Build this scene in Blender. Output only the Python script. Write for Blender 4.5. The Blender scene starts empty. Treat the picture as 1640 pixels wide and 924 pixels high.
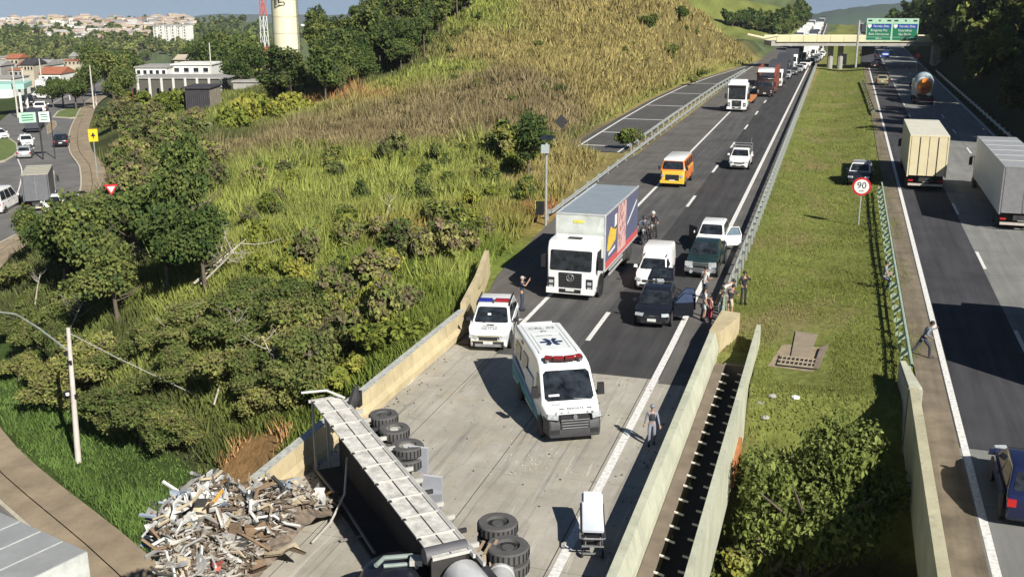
import bpy, bmesh, math, random
import numpy as np
from mathutils import Vector, Matrix

# ------------------------------------------------------------------ camera, sky, sun, exposure
SC = bpy.context.scene
COL = SC.collection
random.seed(7)
NR = np.random.RandomState(11)
F, VX, VY, CX, CY, CH = 1700., 1363., -5., 820., 462., 14.8     # focal length etc. measured from the photograph
PITCH = math.atan((CY - VY) / F)
PSI = math.atan((VX - CX) / (F * math.cos(PITCH) + (CY - VY) * math.sin(PITCH)))
RX, RY = math.cos(PSI), math.sin(PSI)
FX, FY = -math.sin(PSI), math.cos(PSI)

cam_d = bpy.data.cameras.new('camera')
cam_d.sensor_width = 36.0
cam_d.lens = F / 1640.0 * 36.0
cam_d.clip_start = 0.5
cam_d.clip_end = 30000
cam = bpy.data.objects.new('camera', cam_d)
COL.objects.link(cam)
cam.location = (0, 0, CH)
cam.rotation_euler = (math.pi / 2 - PITCH, 0, PSI)
SC.camera = cam

SUN_EL, SUN_AZ = math.radians(36), math.atan2(0.75, -0.66)       # azimuth clockwise from +Y
W = bpy.data.worlds.new('World'); SC.world = W; W.use_nodes = True
wn = W.node_tree.nodes; wl = W.node_tree.links
bg = wn['Background']
sky = wn.new('ShaderNodeTexSky'); sky.sky_type = 'NISHITA'; sky.sun_disc = False
sky.sun_elevation = SUN_EL; sky.sun_rotation = SUN_AZ
sky.altitude = 800; sky.air_density = 1.0; sky.dust_density = 0.0; sky.ozone_density = 4.0
tc = wn.new('ShaderNodeTexCoord'); mp = wn.new('ShaderNodeMapping')
mp.inputs['Rotation'].default_value = (math.radians(9.0), 0, 0)  # the road climbs: true level lies below the road plane
wl.new(tc.outputs['Generated'], mp.inputs['Vector']); wl.new(mp.outputs['Vector'], sky.inputs['Vector'])
wl.new(sky.outputs['Color'], bg.inputs['Color']); bg.inputs['Strength'].default_value = 0.038
sl = bpy.data.lights.new('sun', 'SUN'); sl.energy = 5.0; sl.angle = math.radians(0.5); sl.color = (1.0, 0.95, 0.86)
so = bpy.data.objects.new('sun', sl); COL.objects.link(so)
sd = Vector((math.sin(SUN_AZ) * math.cos(SUN_EL), math.cos(SUN_AZ) * math.cos(SUN_EL), math.sin(SUN_EL)))
so.rotation_euler = sd.to_track_quat('Z', 'Y').to_euler(); so.location = sd * 200
SC.view_settings.view_transform = 'Standard'
try: SC.view_settings.look = 'None'
except Exception: pass
SC.view_settings.exposure = 0.56
SC.view_settings.gamma = 1.0
HAZE = 0.00008      # density of the air box built at the end
SC.cycles.max_bounces = 5
SC.cycles.transparent_max_bounces = 6
SC.cycles.volume_bounces = 0

# ------------------------------------------------------------------ helpers
def ray(px, py):
    a = (px - CX) / F; b = -(py - CY) / F
    fw = math.cos(PITCH) + b * math.sin(PITCH); up = -math.sin(PITCH) + b * math.cos(PITCH)
    return (a * RX + fw * FX, a * RY + fw * FY, up)
def P(px, py, z=0.0):
    d = ray(px, py); t = (z - CH) / d[2]
    return Vector((d[0] * t, d[1] * t, z))
def D(px, py, dep):
    d = ray(px, py); return Vector((d[0] * dep, d[1] * dep, CH + d[2] * dep))

def nodes_of(name):
    m = bpy.data.materials.new(name); m.use_nodes = True
    return m, m.node_tree.nodes, m.node_tree.links, m.node_tree.nodes['Principled BSDF']
def ramp(nt, stops):
    r = nt.new('ShaderNodeValToRGB'); e = r.color_ramp.elements
    while len(e) < len(stops): e.new(0.5)
    for i, (p, c) in enumerate(stops):
        e[i].position = p; e[i].color = (c[0], c[1], c[2], 1) if not isinstance(c, (int, float)) else (c, c, c, 1)
    return r
MATS = {}
def mat(name, col, rough=0.6, metal=0.0, var=0.18, scale=3.0, bump=0.0, coat=0.0, emit=0.0, spec=0.5):
    """plain surface with uneven tone and grain"""
    if name in MATS: return MATS[name]
    m, n, l, b = nodes_of(name)
    t = n.new('ShaderNodeTexCoord')
    a = n.new('ShaderNodeTexNoise'); a.inputs['Scale'].default_value = scale; a.inputs['Detail'].default_value = 6; a.inputs['Roughness'].default_value = .65
    l.new(t.outputs['Object'], a.inputs['Vector'])
    lo = tuple(c * (1 - var) for c in col); hi = tuple(min(1, c * (1 + var * .6)) for c in col)
    r = ramp(n, [(.3, lo), (.7, hi)]); l.new(a.outputs['Fac'], r.inputs['Fac']); l.new(r.outputs['Color'], b.inputs['Base Color'])
    b.inputs['Roughness'].default_value = rough; b.inputs['Metallic'].default_value = metal
    b.inputs['Specular IOR Level'].default_value = spec
    if coat: b.inputs['Coat Weight'].default_value = coat; b.inputs['Coat Roughness'].default_value = .08
    if bump:
        bp = n.new('ShaderNodeBump'); bp.inputs['Strength'].default_value = bump; bp.inputs['Distance'].default_value = .03
        l.new(a.outputs['Fac'], bp.inputs['Height']); l.new(bp.outputs['Normal'], b.inputs['Normal'])
    if emit:
        l.new(r.outputs['Color'], b.inputs['Emission Color']); b.inputs['Emission Strength'].default_value = emit
    MATS[name] = m
    return m

class MB:
    """collects geometry; build() links it as ONE mesh object"""
    def __init__(s): s.v = []; s.f = []; s.m = []; s.mi = 0
    def add(s, vs, fs, M=None):
        o = len(s.v)
        s.v += [tuple(M @ Vector(q)) for q in vs] if M is not None else [tuple(q) for q in vs]
        for f in fs: s.f.append([i + o for i in f]); s.m.append(s.mi)
        return s
    def box(s, c, d, rz=0, rx=0, ry=0, top=1.0):
        x, y, z = d[0] / 2, d[1] / 2, d[2] / 2
        vs = [(-x, -y, -z), (x, -y, -z), (x, y, -z), (-x, y, -z), (-x * top, -y * top, z), (x * top, -y * top, z), (x * top, y * top, z), (-x * top, y * top, z)]
        M = Matrix.Translation(c) @ Matrix.Rotation(rz, 4, 'Z') @ Matrix.Rotation(ry, 4, 'Y') @ Matrix.Rotation(rx, 4, 'X')
        return s.add(vs, [(0, 3, 2, 1), (4, 5, 6, 7), (0, 1, 5, 4), (1, 2, 6, 5), (2, 3, 7, 6), (3, 0, 4, 7)], M)
    def bar(s, a, b, w, h=None):
        """box beam from a to b"""
        a = Vector(a); b = Vector(b); h = h or w; d = b - a; L = d.length
        if L < 1e-6: return s
        q = d.to_track_quat('Y', 'Z').to_matrix().to_4x4()
        x, z = w / 2, h / 2
        vs = [(-x, 0, -z), (x, 0, -z), (x, L, -z), (-x, L, -z), (-x, 0, z), (x, 0, z), (x, L, z), (-x, L, z)]
        return s.add(vs, [(0, 3, 2, 1), (4, 5, 6, 7), (0, 1, 5, 4), (1, 2, 6, 5), (2, 3, 7, 6), (3, 0, 4, 7)], Matrix.Translation(a) @ q)
    def tube(s, pts, r, n=8, cap=True):
        """round tube through pts; r is a number or one radius per point"""
        pts = [Vector(p) for p in pts]; k = len(pts)
        rs = r if isinstance(r, (list, tuple)) else [r] * k
        vs = []; up = None
        for i, p in enumerate(pts):
            d = (pts[min(i + 1, k - 1)] - pts[max(i - 1, 0)]).normalized()
            if up is None: up = Vector((0, 0, 1)) if abs(d.z) < .9 else Vector((1, 0, 0))
            x = d.cross(up).normalized(); y = x.cross(d).normalized(); up = y
            for j in range(n):
                t = 2 * math.pi * j / n
                vs.append(p + (x * math.cos(t) + y * math.sin(t)) * rs[i])
        fs = [(i * n + j, i * n + (j + 1) % n, (i + 1) * n + (j + 1) % n, (i + 1) * n + j) for i in range(k - 1) for j in range(n)]
        if cap: fs += [tuple(range(n))[::-1], tuple(range((k - 1) * n, k * n))]
        return s.add(vs, fs)
    def lathe(s, prof, c, axis='Z', n=20, M=None):
        """prof: (radius, height) pairs"""
        vs = []; k = len(prof)
        for r, h in prof:
            for j in range(n):
                t = 2 * math.pi * j / n; a, b = r * math.cos(t), r * math.sin(t)
                vs.append((a, b, h) if axis == 'Z' else ((h, a, b) if axis == 'X' else (b, h, a)))
        fs = [(i * n + j, i * n + (j + 1) % n, (i + 1) * n + (j + 1) % n, (i + 1) * n + j) for i in range(k - 1) for j in range(n)]
        if prof[0][0] > 1e-4: fs.append(tuple(range(n))[::-1])
        if prof[-1][0] > 1e-4: fs.append(tuple(range((k - 1) * n, k * n)))
        T = Matrix.Translation(c)
        return s.add(vs, fs, T @ M if M is not None else T)
    def poly(s, pts): return s.add(pts, [tuple(range(len(pts)))])
    def prism(s, pts, off):
        """polygon pts (3d) extruded by off"""
        n = len(pts); off = Vector(off); pts = [Vector(p) for p in pts]
        fs = [tuple(range(n)), tuple(range(n, 2 * n))[::-1]] + [(i, i + n, (i + 1) % n + n, (i + 1) % n) for i in range(n)]
        return s.add(pts + [p + off for p in pts], fs)
    def panel(s, q, u0, u1, v0, v1, t=.012, r=.0):
        """thin raised panel on the quad q (bl, br, tr, tl), inset in uv, corners cut by r (uv share)"""
        a, b, c, d = [Vector(p) for p in q]
        nrm = (b - a).cross(d - a).normalized()
        def at(u, v): return (a * (1 - u) + b * u) * (1 - v) + (d * (1 - u) + c * u) * v
        du, dv = (u1 - u0) * r, (v1 - v0) * r * 1.6
        if r: uv = [(u0 + du, v0), (u1 - du, v0), (u1, v0 + dv), (u1, v1 - dv), (u1 - du, v1), (u0 + du, v1), (u0, v1 - dv), (u0, v0 + dv)]
        else: uv = [(u0, v0), (u1, v0), (u1, v1), (u0, v1)]
        return s.prism([at(*w) - nrm * .02 for w in uv][::-1], nrm * (t + .02))
    def slab(s, profile, w, wf=None, bev=0.06, seg=3):
        """side profile (y,z) given nose to tail, made w wide in x and rounded along its two side outlines"""
        bm = bmesh.new(); n = len(profile)
        wf = wf or (lambda y, z: 1.0)
        A = [bm.verts.new((-w / 2 * wf(y, z), y, z)) for y, z in profile]
        B = [bm.verts.new((w / 2 * wf(y, z), y, z)) for y, z in profile]
        fa = bm.faces.new(A); fb = bm.faces.new(B[::-1])
        for i in range(n): bm.faces.new((A[i], B[i], B[(i + 1) % n], A[(i + 1) % n]))
        bmesh.ops.recalc_face_normals(bm, faces=bm.faces)
        if bev:
            es = list(set(list(fa.edges) + list(fb.edges)))
            bmesh.ops.bevel(bm, geom=es, offset=bev, segments=seg, affect='EDGES', profile=.5, clamp_overlap=True)
        bmesh.ops.triangulate(bm, faces=[f for f in bm.faces if len(f.verts) > 4])
        bm.verts.index_update()
        s.add([v.co.copy() for v in bm.verts], [[v.index for v in f.verts] for f in bm.faces]); bm.free()
        return s
    def mesh(s, name, mats, smooth=35):
        me = bpy.data.meshes.new(name); me.from_pydata([tuple(q) for q in s.v], [], s.f)
        ms = mats if isinstance(mats, (list, tuple)) else [mats]
        for m in ms: me.materials.append(m)
        if len(ms) > 1: me.polygons.foreach_set('material_index', s.m)
        me.validate()
        if smooth:
            me.polygons.foreach_set('use_smooth', [True] * len(me.polygons))
            me.set_sharp_from_angle(angle=math.radians(smooth))
        me.update(); return me
    def build(s, name, mats, parent=None, smooth=35, bevel=0):
        return link(name, s.mesh(name, mats, smooth), parent)

def link(name, me, parent=None, M=None):
    o = bpy.data.objects.new(name, me); COL.objects.link(o)
    if parent is not None: o.parent = parent
    if M is not None: o.matrix_local = M
    return o
def tag(o, label, cat=None, group=None):
    o['label'] = label
    if cat: o['category'] = cat
    if group: o['group'] = group
    return o
def thing(name, label, cat, loc=(0, 0, 0), rz=0, group=None, scale=1.0):
    o = bpy.data.objects.new(name, None); COL.objects.link(o); o.empty_display_size = .3
    o.location = loc; o.rotation_euler = (0, 0, rz); o.scale = (scale,) * 3
    return tag(o, label, cat, group)
def ordinal(items, base, cuts, rows):
    """label look-alikes by the row they stand in and their place in it; items = (object, px, py)"""
    W_ = ['first', 'second', 'third', 'fourth', 'fifth', 'sixth', 'seventh', 'eighth', 'ninth', 'tenth', 'eleventh', 'twelfth', 'thirteenth', 'fourteenth', 'fifteenth', 'sixteenth', 'seventeenth', 'eighteenth', 'nineteenth', 'twentieth']
    for i, r in enumerate(rows):
        row = sorted([t for t in items if (cuts[i - 1] if i else -1e9) <= t[2] < (cuts[i] if i < len(cuts) else 1e9)], key=lambda t: t[1])
        for k, t in enumerate(row): t[0]['label'] = '%s, %s from the left in the %s row' % (base, W_[k], r)
def kind(o, k='structure'): o['kind'] = k; return o
def kids(o): return list(o.children)
def dup(o, loc=None, rz=None, label=None, group=None, scale=None, parent=None):
    """copy of a thing with copies of its parts and sub-parts (mesh data shared)"""
    def rec(s, par):
        c = s.copy(); COL.objects.link(c); c.parent = par
        for ch in kids(s): rec(ch, c)
        return c
    r = rec(o, parent)
    if loc is not None: r.location = loc
    if rz is not None: r.rotation_euler = (0, 0, rz)
    if scale is not None: r.scale = (scale,) * 3 if isinstance(scale, (int, float)) else scale
    if label: r['label'] = label
    if group: r['group'] = group
    return r
def text(name, body, size, m, parent, M, extrude=.004, align='CENTER'):
    """flat lettering as a mesh part"""
    cu = bpy.data.curves.new(name, 'FONT'); cu.body = body; cu.size = size; cu.extrude = extrude; cu.align_x = align; cu.align_y = 'CENTER'
    cu.resolution_u = 3
    t = bpy.data.objects.new(name, cu); COL.objects.link(t)
    bpy.context.view_layer.update()
    me = bpy.data.meshes.new_from_object(t.evaluated_get(bpy.context.evaluated_depsgraph_get()))
    bpy.data.objects.remove(t); me.materials.clear(); me.materials.append(m)
    return link(name, me, parent, M)

# shared surfaces
GLASS = mat('dark glass', (.024, .029, .036), .07, 0, .85, 2.6, spec=.6)
TYRE = mat('tyre rubber', (.045, .043, .042), .85, 0, .3, 6)
RIM = mat('grey rim', (.35, .35, .36), .4, .5, .3, 5)
BLACK = mat('black plastic', (.018, .018, .02), .55, 0, .3, 8)
WHITE = mat('white vehicle paint', (.80, .80, .79), .35, 0, .06, 1.2, coat=.35)
PLATE = mat('number plate', (.62, .63, .62), .5)
LAMP = mat('headlamp lens', (.55, .58, .6), .12, .3, .4, 14)
TAIL = mat('tail lamp red', (.42, .02, .02), .25)
GALV = mat('galvanised steel', (.42, .45, .43), .5, .35, .25, 2)
CONC = mat('barrier concrete', (.46, .42, .33), .85, 0, .22, .9, bump=.25)
STEELD = mat('dark chassis steel', (.05, .05, .052), .6, .3, .4, 4)
# ------------------------------------------------------------------ terrain heights and cover
COVER = {'G': (.29, .24, .095), 'B': (.21, .17, .09), 'Y': (.235, .265, .068), 'L': (.15, .20, .04), 'D': (.095, .11, .042),
         'O': (.36, .17, .085), 'M': (.185, .21, .055), 'F': (.10, .13, .06), 'V': (.07, .10, .045)}
CTRL = []   # (x, y, z, cover) on the left of the motorway
def cp(px, py, dep, c):
    q = D(px, py, dep); CTRL.append((q.x, q.y, q.z, c))
for a in [(1228, 64, 236, 'G'), (1150, 20, 222, 'G'), (1050, -10, 200, 'G'), (950, -25, 185, 'G'), (850, -14, 175, 'G'), (750, 12, 170, 'Y'),
          (650, 48, 170, 'D'), (560, 88, 170, 'D'), (500, 125, 168, 'D'), (430, 165, 165, 'D'), (340, 192, 150, 'Y'), (250, 170, 165, 'Y'),
          (1000, 100, 160, 'G'), (900, 100, 146, 'G'), (900, 190, 120, 'B'), (860, 215, 108, 'B'), (760, 172, 122, 'B'), (800, 80, 152, 'G'), (700, 112, 142, 'Y'),
          (620, 130, 150, 'D'), (650, 202, 115, 'B'), (550, 215, 112, 'B'), (450, 230, 110, 'B'), (330, 222, 116, 'D'), (540, 165, 138, 'O'), (450, 190, 132, 'Y'),
          (1000, 165, 138, 'G'), (1080, 130, 176, 'G'), (830, 130, 135, 'B'),
          (870, 335, 76, 'O'), (900, 290, 88, 'G'), (960, 265, 95, 'G'), (800, 430, 61, 'L'), (760, 440, 59.5, 'Y'), (700, 430, 60, 'L'), (690, 410, 62, 'O'), (600, 430, 60, 'L'), (500, 450, 58, 'Y'), (400, 430, 60, 'Y'), (300, 400, 66, 'Y'),
          (800, 330, 79, 'Y'), (700, 320, 82, 'Y'), (600, 320, 82, 'Y'), (500, 320, 82, 'Y'), (400, 330, 80, 'Y'), (600, 260, 98, 'Y'), (450, 280, 92, 'Y'),
          (740, 270, 96, 'Y'), (220, 300, 84, 'D'), (200, 230, 104, 'D'), (190, 200, 120, 'D'), (630, 485, 52, 'O'), (700, 480, 53.5, 'L')]:
    cp(*a)
CTRL += [(-18, 45, -.6, 'L'), (-18, 40, -1.6, 'L'), (-18.5, 36, -3.6, 'D'), (-20, 42, -2.6, 'L'), (-24, 46, -1.8, 'Y'), (-27, 50, -.6, 'Y'), (-19, 31, -6, 'O'), (-18, 29, -7, 'O'),
         (-22, 36, -6.2, 'D'), (-24, 34.5, -7.7, 'L'), (-30, 41, -6.4, 'D'), (-31, 38.6, -7.6, 'L'), (-36, 46, -5.2, 'D'), (-38, 44, -7.3, 'L'), (-44, 54, -4.5, 'D'), (-50, 62, -3.2, 'D'),
         (-60, 78, -2.5, 'D'), (-80, 108, -2.2, 'D'), (-95, 128, -3.5, 'D'), (-62, 230, -2, 'D'), (-90, 200, -6, 'D'), (-60, 300, 0, 'F'), (-125, 190, -7, 'F'), (-150, 220, -9, 'F'),
         (-40, 300, 4, 'F'), (-24, 330, 0, 'F'), (-60, 420, 12, 'M'), (-110, 460, 30, 'M'), (-30, 420, 0, 'M'), (-35, 560, 6, 'F'), (-80, 620, 28, 'M'), (-40, 800, 4, 'F'), (-150, 600, 25, 'F'),
         (-130, 260, -10, 'F'), (-180, 300, -12, 'F'), (-230, 420, -18, 'F'), (-200, 230, -9, 'F'), (-160, 400, -12, 'F'), (-300, 600, -26, 'F'), (-500, 700, -32, 'F'), (-300, 300, -14, 'F'), (-600, 1200, -44, 'F'), (-250, 1000, -30, 'F'),
         (-120, 900, 0, 'F')]
CX_ = np.array([c[:2] for c in CTRL]); CZ_ = np.array([c[2] for c in CTRL])
def tps_fit(X, z, lam=.5):
    n = len(X); d = np.hypot(X[:, None, 0] - X[None, :, 0], X[:, None, 1] - X[None, :, 1])
    # linear radial kernel: stays between its samples better than the thin plate
    K = d + 0; A = np.zeros((n + 3, n + 3)); A[:n, :n] = K - lam * np.eye(n); A[:n, n] = 1; A[:n, n + 1:] = X; A[n, :n] = 1; A[n + 1:, :n] = X.T
    return np.linalg.solve(A, np.concatenate([z, np.zeros(3)]))
TW = tps_fit(CX_, CZ_)
def tps(x, y):
    out = np.full(x.shape, TW[-3]) + TW[-2] * x + TW[-1] * y
    for i in range(len(CX_)): out += TW[i] * np.hypot(x - CX_[i, 0], y - CX_[i, 1])
    return out
def sstep(t): t = np.clip(t, 0, 1); return t * t * (3 - 2 * t)
STREET = np.array([(40, -8, -8.4), (10, 10.5, -8.2), (-10, 23.6, -8), (-26.2, 33.6, -8), (-42.5, 43.1, -8), (-56, 55.5, -7.4), (-66, 71, -6.3), (-71, 88.6, -5.6), (-83.6, 106, -5.1), (-97, 120.6, -5), (-120, 150, -5.4), (-155, 200, -6.5), (-200, 280, -9), (-260, 400, -14)], float)
def street_near(x, y):
    """signed distance (positive on the road side) and height of the street's pavement edge"""
    best = np.full(x.shape, 1e9); sd_ = np.full(x.shape, -1e9); zz = np.zeros(x.shape)
    for a, b in zip(STREET[:-1], STREET[1:]):
        d = b[:2] - a[:2]; L = np.hypot(*d); t = np.clip(((x - a[0]) * d[0] + (y - a[1]) * d[1]) / L ** 2, 0, 1)
        ex, ey = x - a[0] - t * d[0], y - a[1] - t * d[1]; e = np.hypot(ex, ey)
        s = np.where(d[0] * (y - a[1]) - d[1] * (x - a[0]) > 0, 1, -1)
        k = e < best; best = np.where(k, e, best); sd_ = np.where(k, s * e, sd_); zz = np.where(k, a[2] + t * (b[2] - a[2]), zz)
    return sd_, zz
XLP = [(-50, -16.3), (46, -16.3), (53, -18.3), (70, -19.4), (98, -21), (104, -27.5), (159, -28.6), (200, -27), (240, -23.5), (262, -20.5), (330, -19.5), (1200, -26)]
def xl_of(y): return np.interp(y, [a for a, b in XLP], [b for a, b in XLP])
def fbm(x, y, s, seed=0):
    r = np.random.RandomState(seed); o = np.zeros(x.shape); a = 1.
    for k in range(4):
        for j in range(3):
            t = r.uniform(0, 6.28); f = s * 2 ** k * r.uniform(.7, 1.4)
            o += a * np.sin((x * math.cos(t) + y * math.sin(t)) * f + r.uniform(0, 6.28)) / 3
        a *= .55
    return o
def az_(x, y): return np.degrees(np.arctan2(x, y)) + 17.1
def height(x, y):
    x = np.asarray(x, float); y = np.asarray(y, float)
    xl = xl_of(y)
    L = tps(np.minimum(x, -16.), y)
    far = np.hypot(x, y)
    L = L + fbm(x, y, .25, 3) * .3 * sstep((xl - x - 2) / 8)
    w = sstep((xl - x) / 5.0)
    zc = np.full(x.shape, -.06)                                   # corridor
    med = (x > -4.6) & (x < 3.4) & (y > 44)
    zc = np.where(med, -.02 - .42 * np.clip(1 - ((x + .6) / 3.9) ** 2, 0, 1) * sstep((y - 48) / 25), zc)
    hole = -8.2 + 8.15 * sstep((y - 36.2) / 4.6)
    zc = np.where(y < 46, np.minimum(zc, hole), zc)
    zc = np.where((x > -4.3) & (x < -2.7) & (y < 43.6), np.minimum(zc, -1.9), zc)
    lo = np.where(y < 46, np.minimum(zc, 0), zc)
    z = np.where(x < xl, lo * (1 - w) + L * w, zc)
    x0 = 18.2 + np.clip(112 - y, 0, 200) * .55 + np.clip(y - 300, 0, 900) * .012
    R = np.clip((x - x0) * 1.15, 0, 14) + np.clip((x - x0 - 12.2) * .75, 0, 26)
    R = R * np.where(y > 330, 1.0, 1.0)
    z = np.where(x > 17, np.maximum(z, z + R), z)
    sdist, sz = street_near(x, y)
    on = (sdist > -.3) & (sdist < 15); b = sstep((sdist + 7) / 6.7) * np.where(sdist > 15, 1 - sstep((sdist - 15) / 15), 1)
    st = (x < 60) & (far < 420)
    near_bridge = (x > -16.3) & (y < 46)
    zs = np.where(on, sz - .12, z * (1 - b) + (sz - .1) * b)
    z = np.where(st & ((x < xl) | near_bridge), np.where(near_bridge & ~on, np.minimum(z, np.maximum(zs, z)), zs), z)
    z = np.where((az_(x, y) < -6) & (far > 430), z + (-42 - z) * sstep((far - 430) / 330), z)
    z = np.where((az_(x, y) >= -6) & (y > 640), z - (y - 640) * .05, z)
    # town hillside and far relief on the left
    az = np.degrees(np.arctan2(x, y)) + 17.1
    town = sstep((far - 760) / 420) * (29 - 7 * sstep((az + 15) / 8)) * sstep((-7.5 - az) / 4)
    z = z + town
    z = np.where(far > 1300, z - (far - 1300) * .03 * sstep((-5 - az) / 5), z)
    return z
SOIL = (-24.6, 38.6)
def cover(x, y):
    """mix of plant and soil colours with its own patchy limits"""
    w = np.zeros((len(x), 3)); s = np.zeros(len(x))
    xx = x + fbm(x, y, .5, 21) * 1.6 + fbm(x, y, .12, 22) * 3; yy = y + fbm(x, y, .5, 23) * 1.6 + fbm(x, y, .12, 24) * 3
    for cx, cy, cz, c in CTRL:
        k = 1 / (((xx - cx) ** 2 + (yy - cy) ** 2) ** 2 + .3)
        if c == 'O': k = k * .35
        w += k[:, None] * np.array(COVER[c]); s += k
    c = w / s[:, None]
    n = fbm(x, y, .9, 31)[:, None]
    c = c * (1 + .22 * np.clip(n, -1.2, 1.2))
    ch = lambda m, col: np.where(m[:, None], np.array(col) * (1 + .16 * np.clip(n, -1, 1)), c)
    xl = xl_of(y)
    tow = sstep((xl - x + 1.2) / 3.2)
    c = np.where(((y > 96) & (y < 262) & (x < xl))[:, None], np.array(COVER['L']) * (1 - tow[:, None]) + c * tow[:, None], c)
    c = ch((x > -5.2) & (x < 4.8) & (y > 38), COVER['M'])
    dry = np.clip(fbm(x, y, .45, 61) * .7 + fbm(x, y, 1.7, 62) * .4 - .1, 0, 1)[:, None]
    c = np.where(((x > -5.2) & (x < 4.8) & (y > 38))[:, None], c * (1 - dry * .75) + np.array((.27, .22, .105)) * dry * .75, c)
    c = ch((x > -16.3) & (x < 17) & (y <= 38), (.08, .07, .045))
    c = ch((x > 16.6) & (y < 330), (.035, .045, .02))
    c = ch((x > 16.6) & (y >= 330), (.11, .14, .045))
    sdist, sz = street_near(x, y)
    c = ch((sdist > -4.5) & (x < -16) & (y < 56) & (sdist < 0), (.085, .135, .035))
    c = ch((np.hypot(x - SOIL[0], y - SOIL[1]) + fbm(x, y, 1.6, 55) * .5 < 2.0), (.45, .27, .12))
    c = ch((sdist > 15) & (np.hypot(x, y) < 300), (.09, .13, .04))
    return c
def ground_material():
    m, n, l, b = nodes_of('ground cover')
    at = n.new('ShaderNodeAttribute'); at.attribute_name = 'tone'
    t = n.new('ShaderNodeTexCoord')
    a = n.new('ShaderNodeTexNoise'); a.inputs['Scale'].default_value = 2.2; a.inputs['Detail'].default_value = 9; a.inputs['Roughness'].default_value = .75
    l.new(t.outputs['Object'], a.inputs['Vector'])
    r = ramp(n, [(.28, .45), (.52, .95), (.75, 1.35)]); l.new(a.outputs['Fac'], r.inputs['Fac'])
    mx = n.new('ShaderNodeMix'); mx.data_type = 'RGBA'; mx.blend_type = 'MULTIPLY'; mx.inputs[0].default_value = 1
    l.new(at.outputs['Color'], mx.inputs[6]); l.new(r.outputs['Color'], mx.inputs[7]); l.new(mx.outputs[2], b.inputs['Base Color'])
    b.inputs['Roughness'].default_value = .95; b.inputs['Specular IOR Level'].default_value = .1
    bp = n.new('ShaderNodeBump'); bp.inputs['Strength'].default_value = .7; bp.inputs['Distance'].default_value = .25
    l.new(a.outputs['Fac'], bp.inputs['Height']); l.new(bp.outputs['Normal'], b.inputs['Normal'])
    return m
GROUND = ground_material()
def set_tone(me, cols):
    ca = me.color_attributes.new('tone', 'FLOAT_COLOR', 'POINT')
    buf = np.ones((len(me.vertices), 4), np.float32); buf[:, :3] = cols; ca.data.foreach_set('color', buf.ravel())
def grid_mesh(name, X, Y, Z, m):
    r, c = X.shape
    me = bpy.data.meshes.new(name); v = np.stack([X, Y, Z], -1).reshape(-1, 3)
    i = np.arange(r * c).reshape(r, c); q = np.stack([i[:-1, :-1], i[:-1, 1:], i[1:, 1:], i[1:, :-1]], -1).reshape(-1, 4)
    me.vertices.add(len(v)); me.vertices.foreach_set('co', v.ravel()); me.loops.add(q.size); me.loops.foreach_set('vertex_index', q.ravel())
    me.polygons.add(len(q)); me.polygons.foreach_set('loop_start', np.arange(len(q)) * 4); me.polygons.foreach_set('loop_total', np.full(len(q), 4))
    me.update(calc_edges=True); me.validate(); me.polygons.foreach_set('use_smooth', [True] * len(q)); me.materials.append(m)
    return me
azs = np.radians(np.concatenate([np.linspace(-75, -50, 30), np.linspace(-49.8, 14, 520), np.linspace(14.2, 60, 110)]))
ds = np.concatenate([np.linspace(4, 14, 8), np.geomspace(15, 400, 330), np.geomspace(405, 6200, 100)])
AA, DD = np.meshgrid(azs, ds); GX, GY = DD * np.sin(AA), DD * np.cos(AA)
GZ = height(GX.ravel(), GY.ravel()).reshape(GX.shape)
me = grid_mesh('ground', GX, GY, GZ, GROUND)
tn = cover(GX.ravel(), GY.ravel()); gx_, gy_ = GX.ravel(), GY.ravel()
tn = tn * np.where((gx_ < xl_of(gy_) - 1.5) & (np.hypot(gx_, gy_) < 300), .62, 1.0)[:, None]      # ground toned darker under the standing grass
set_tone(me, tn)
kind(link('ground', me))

# distant ridges that close the view
def ridge(name, pts, dep, thick, col):
    m = mat(name + ' cover', col, .95, 0, .35, .004, spec=.05)
    mb = MB(); n = 60; rng = random.Random(len(name))
    xs = np.linspace(pts[0][0], pts[-1][0], n); ys = np.interp(xs, [p[0] for p in pts], [p[1] for p in pts])
    rows = []
    for k, (lift, dd) in enumerate([(60, 1.0), (34, 1.06), (14, 1.12), (0, 1.2), (30, 1.3)]):
        rows.append([D(x, y + lift + (rng.uniform(-1.2, 1.2) if k in (2, 3) else 0), dep * dd) for x, y in zip(xs, ys)])
    vs = [q for r in rows for q in r]
    fs = [(k * n + i, k * n + i + 1, (k + 1) * n + i + 1, (k + 1) * n + i) for k in range(4) for i in range(n - 1)]
    mb.add(vs, fs); kind(mb.build(name, m, smooth=60))
ridge('hills', [(-900, 46), (-300, 44), (100, 42), (230, 36), (300, 27), (380, 22), (430, 24), (520, 25), (600, 20), (680, 22), (800, 30), (1000, 36)], 4200, 1, (.05, .075, .05))
ridge('hill_beyond_the_road', [(1200, 30), (1290, 26), (1330, 18), (1360, 14), (1400, 9), (1450, 6), (1520, 12), (1700, 25)], 2300, 1, (.05, .085, .055))

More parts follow.
